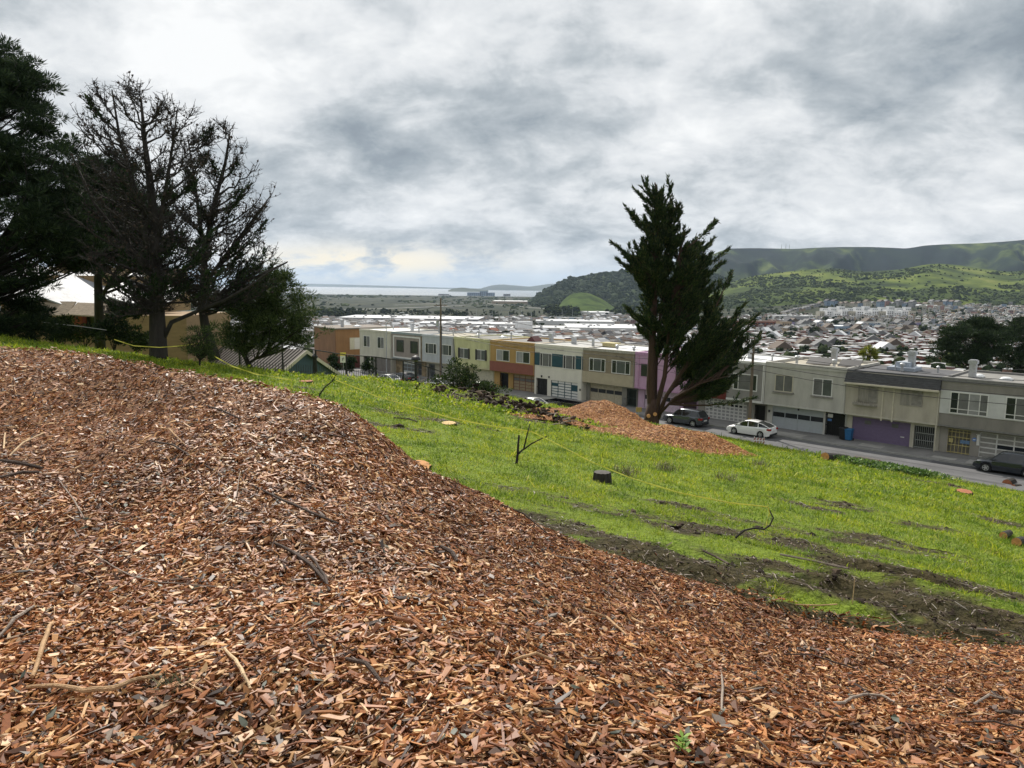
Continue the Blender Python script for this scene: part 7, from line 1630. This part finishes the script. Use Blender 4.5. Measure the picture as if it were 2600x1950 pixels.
def vary_grass():
    m = GRASS; nt = m.node_tree; N = nt.nodes; b = N['Principled BSDF']; src = b.inputs['Base Color'].links[0].from_socket
    tc = N.new('ShaderNodeTexCoord'); n = N.new('ShaderNodeTexNoise'); n.inputs['Scale'].default_value = .8; n.inputs['Detail'].default_value = 6; nt.links.new(tc.outputs['Object'], n.inputs['Vector'])
    mr = N.new('ShaderNodeMapRange'); mr.inputs[1].default_value = .35; mr.inputs[2].default_value = .65; nt.links.new(n.outputs['Fac'], mr.inputs[0])
    mx = N.new('ShaderNodeMix'); mx.data_type = 'RGBA'; mx.blend_type = 'MULTIPLY'; mx.inputs[0].default_value = 1; nt.links.new(src, mx.inputs[6])
    r = N.new('ShaderNodeValToRGB'); r.color_ramp.elements[0].color = (.48, .60, .62, 1); r.color_ramp.elements[1].color = (1.32, 1.14, .9, 1); nt.links.new(mr.outputs[0], r.inputs[0]); nt.links.new(r.outputs[0], mx.inputs[7])
    for l in list(src.links):
        if l.to_node != mx: nt.links.new(mx.outputs[2], l.to_socket)
vary_grass()
# dry leaf litter and twigs on the torn ground
LIT = island_mat('dry_litter', [(0, (.045, .032, .024)), (.4, (.11, .08, .06)), (.75, (.22, .17, .13)), (1, (.36, .33, .29))], .7, .3)
x, y = polar_points(150000, 7, 60, rad(45), 1.0); s = soil(x, y); k = (s > .25) & (rng.random(len(x)) < s); x, y = x[k], y[k]; off = -((x - ROW0.x) * BV.x + (y - ROW0.y) * BV.y); k = off > -KERB_NEAR + .3; x, y = x[k], y[k]; z = z_hill(x, y); m = len(x); P = np.stack([x, y, z + .02], -1); sc = .6 + y / 30
o = chips_mesh('dry_litter', P, surf_frame(z_hill, x, y, .1), np.clip(np.exp(rng.normal(np.log(.055), .6, m)), .02, .3) * sc, rng.uniform(.006, .022, m) * sc, rng.uniform(.003, .008, m) * sc, LIT, .5); tag(o, 'dry leaves and twigs over the bare soil', 'litter', kind='stuff')
# clods of turned soil
CLOD = island_mat('soil_clod', [(0, (.016, .012, .009)), (.6, (.04, .03, .022)), (1, (.09, .065, .045))], .95, .1)
x, y = polar_points(60000, 8, 70, rad(42), 1.0); s = soil(x, y); k = (s > .4) & (rng.random(len(x)) < s * .55); x, y = x[k], y[k]; P = np.stack([x, y, z_hill(x, y)], -1); tag(blobs('soil_clods', P, np.exp(rng.normal(np.log(.02), .55, len(P))) * (.7 + y / 28), CLOD, .55, .5), 'dark clods of turned soil', 'soil', kind='stuff')
# heap of dark turned soil and roots on the crest
def soil_heap():
    r = thing('soil_heap', 'dark heap of turned soil and roots on the crest beside the olive bush', 'soil heap', (0, 0, 0)); PP, SS = [], []; b = MB()
    for px, py, n, sx, sz in ((1190, 1012, 260, .9, .4), (1230, 1028, 340, 1.1, .45), (1280, 1040, 300, 1.1, .35), (1330, 1056, 200, 1.0, .25), (1110, 1004, 130, 1.2, .2), (1390, 1072, 130, .9, .18), (1020, 985, 120, 1.6, .2)):
        p = hit(px, py); q = rng.normal(0, 1, (n, 3)) * [sx, sx, sz]; q[:, 2] = np.abs(q[:, 2]) * np.exp(-(q[:, 0] ** 2 + q[:, 1] ** 2) / (2 * sx * sx)); PP.append(np.array(tuple(p)) + q); SS.append(np.exp(rng.normal(np.log(.075), .5, n)))
        for i in range(9):
            a = Vector((random.gauss(0, sx), random.gauss(0, sx), random.uniform(.05, sz))); d = Vector((random.gauss(0, 1), random.gauss(0, .6), random.gauss(.1, .3))).normalized() * random.uniform(.3, .9); b.tube(bez(p + a, p + a + d * .5 + Vector((0, 0, .12)), p + a + d, 4), radius_along(4, .035, .012), 4)
    blobs('soil', np.concatenate(PP), np.concatenate(SS), CLOD, .7, .5).parent = r; b.build('roots', STK[2], r)
soil_heap()
# ivy and rough weeds by the road
IVY = island_mat('ivy_leaf', [(0, (.03, .07, .015)), (.5, (.08, .16, .03)), (1, (.22, .32, .07))], .45, .4, .25)
def weed_patch(name, label, spots, n, size, m, hgt, cat):
    PP, NN = [], []
    for px, py, rx, ry in spots:
        p = hit(px, py); q = rng.normal(0, .5, (n, 2)) * [rx, ry]; xx = p.x + q[:, 0]; yy = p.y + q[:, 1]; off = -((xx - ROW0.x) * BV.x + (yy - ROW0.y) * BV.y); k = off > -KERB_NEAR + .1; xx, yy = xx[k], yy[k]; zz = z_hill(xx, yy) + rng.random(len(xx)) * hgt; PP.append(np.stack([xx, yy, zz], -1))
    P = np.concatenate(PP); d = rng.normal(0, 1, (len(P), 3)) + [0, 0, .6]; o = cards(name, P, d, rng.uniform(.6, 1.3, len(P)) * size, rng.uniform(.25, .45, len(P)) * size, m, None); return tag(o, label, cat, kind='stuff')
weed_patch('ivy', 'ivy ground cover spreading along the road edge', [(2190, 1182, 2.2, .7), (2250, 1192, 2.2, .7), (2310, 1205, 2.0, .7), (2400, 1215, 2.2, .6), (2490, 1228, 2.0, .6), (2560, 1245, 1.6, .6)], 1500, .16, IVY, .35, 'ivy')
weed_patch('rough_weeds', 'rough weeds and cut brush over the soil heap', [(1000, 985, 3.0, 1.5), (1080, 1008, 3, 1.5), (1180, 1035, 3, 1.5), (1270, 1048, 2, 1.2), (760, 960, 2, 1.2), (1350, 1055, 1.8, 1), (1420, 1064, 2, 1)], 420, .15, GRASS, .22, 'weeds')
for i, (px, py) in enumerate(((1530, 1160), (1690, 1195), (1690, 1185), (1930, 1185), (1255, 1070), (1840, 1220), (1590, 1205))):
    p = hit(px, py); n = 110; P = np.array(tuple(p)) + rng.normal(0, .2, (n, 3)) * [1, 1, 0]; o = blades('weed_clump', P, rng.uniform(.15, .5, n), rng.uniform(.004, .010, n), (GRASS, LIT, GRASS, LIT, GRASS, LIT, LIT)[i], .45)
    tag(o, ('tall grass clump below the left chip pile', 'dry dead weed clump in mid slope', 'tall green clump right of the dark stump', 'dry weed clump near the barricade', 'lone dark weed tuft left of the chip piles', 'dry clump in the lower right grass', 'dead weed clump beside the dark stump')[i], 'weed clump', 'weed clumps on the slope')
# dead branches lying on the torn ground
def ground_stick(pts, r_, m, label):
    b = MB(); b.tube([hit(*q, lambda a, c: z_hill(a, c)) + Vector((0, 0, r_ * 1.2 + .02)) for q in pts], r_, 6); tag(b.build('fallen_branch', m), label, 'branch', 'fallen branches on the slope')
for pts, r_, m, lb in (([(1980, 1415), (2060, 1430), (2150, 1452)], .022, STK[2], 'long pale fallen branch in the torn grass'), ([(2005, 1478), (2050, 1492), (2065, 1508)], .010, STK[2], 'short curved pale branch on the dark soil'), ([(2020, 1548), (2080, 1546), (2125, 1540)], .009, STK[0], 'thin tan stick across the ruts'), ([(2260, 1570), (2280, 1585), (2295, 1600)], .008, STK[2], 'thin bent stick near the mound toe'), ([(2480, 1605), (2530, 1610)], .014, STK[2], 'grey stick at the right toe of the mound'), ([(1785, 1405), (1820, 1425), (1850, 1440)], .018, STK[1], 'dark branch beside the long pale one'), ([(1000, 1065), (1040, 1068), (1060, 1075)], .03, STK[1], 'dark branch in the left soil patch'), ([(1395, 1063), (1418, 1072), (1420, 1066)], .04, STK[1], 'dark brush stem left of the chip pile'), ([(2330, 1395), (2380, 1400), (2420, 1410)], .010, STK[1], 'thin dark branch in the right soil patch')): ground_stick(pts, r_, m, lb)
b = MB(); p = hit(2163, 1540); b.tube([p, p + Vector((.01, 0, .42))], [.008, .006], 5); tag(b.build('upright_stake', STK[4]), 'thin upright pale stake in the torn ground', 'stake')
# dark tuft of pulled grass on the mound
p = hm(445, 1760); n = 130; P = np.array(tuple(p)) + rng.normal(0, .035, (n, 3)) * [1, 1, .2]; tag(blades('grass_tuft', P, rng.uniform(.06, .17, n), rng.uniform(.0012, .003, n), island_mat('dry_dark_grass', [(0, (.02, .026, .012)), (.6, (.06, .07, .03)), (1, (.2, .2, .1))], .7, .2, .2), .9), 'dark tuft of pulled grass beside the long curved stick', 'grass tuft')
# palm behind the roofs
def palm():
    p = at(2196, 1010, 112); t = at(2196, 902, 112); r = thing('palm_tree', 'yellow green fan palm rising behind the row house roofs', 'tree', p); h = t.z - p.z
    MB().tube([(0, 0, -2), (0, 0, h * .6), (.1, 0, h)], [.35, .28, .3], 9).build('trunk', BARK_GREY, r); PP, DD, LL = [], [], []
    for i in range(46):
        a = i * 2.4; el = random.uniform(-.5, 1.3); d = np.array([math.cos(a) * math.cos(el), math.sin(a) * math.cos(el), math.sin(el)]); o = np.array([.1, 0, h]) + d * random.uniform(.5, .9)
        for q in range(14):
            dd = d + rng.normal(0, .38, 3); PP.append(o); DD.append(dd); LL.append(random.uniform(.7, 1.15))
    cards('crown', np.array(PP), np.array(DD), np.array(LL), np.full(len(PP), .055), island_mat('palm_frond', [(0, (.07, .09, .015)), (.6, (.17, .20, .03)), (1, (.33, .32, .06))], .6, .3, .3), r)
palm()
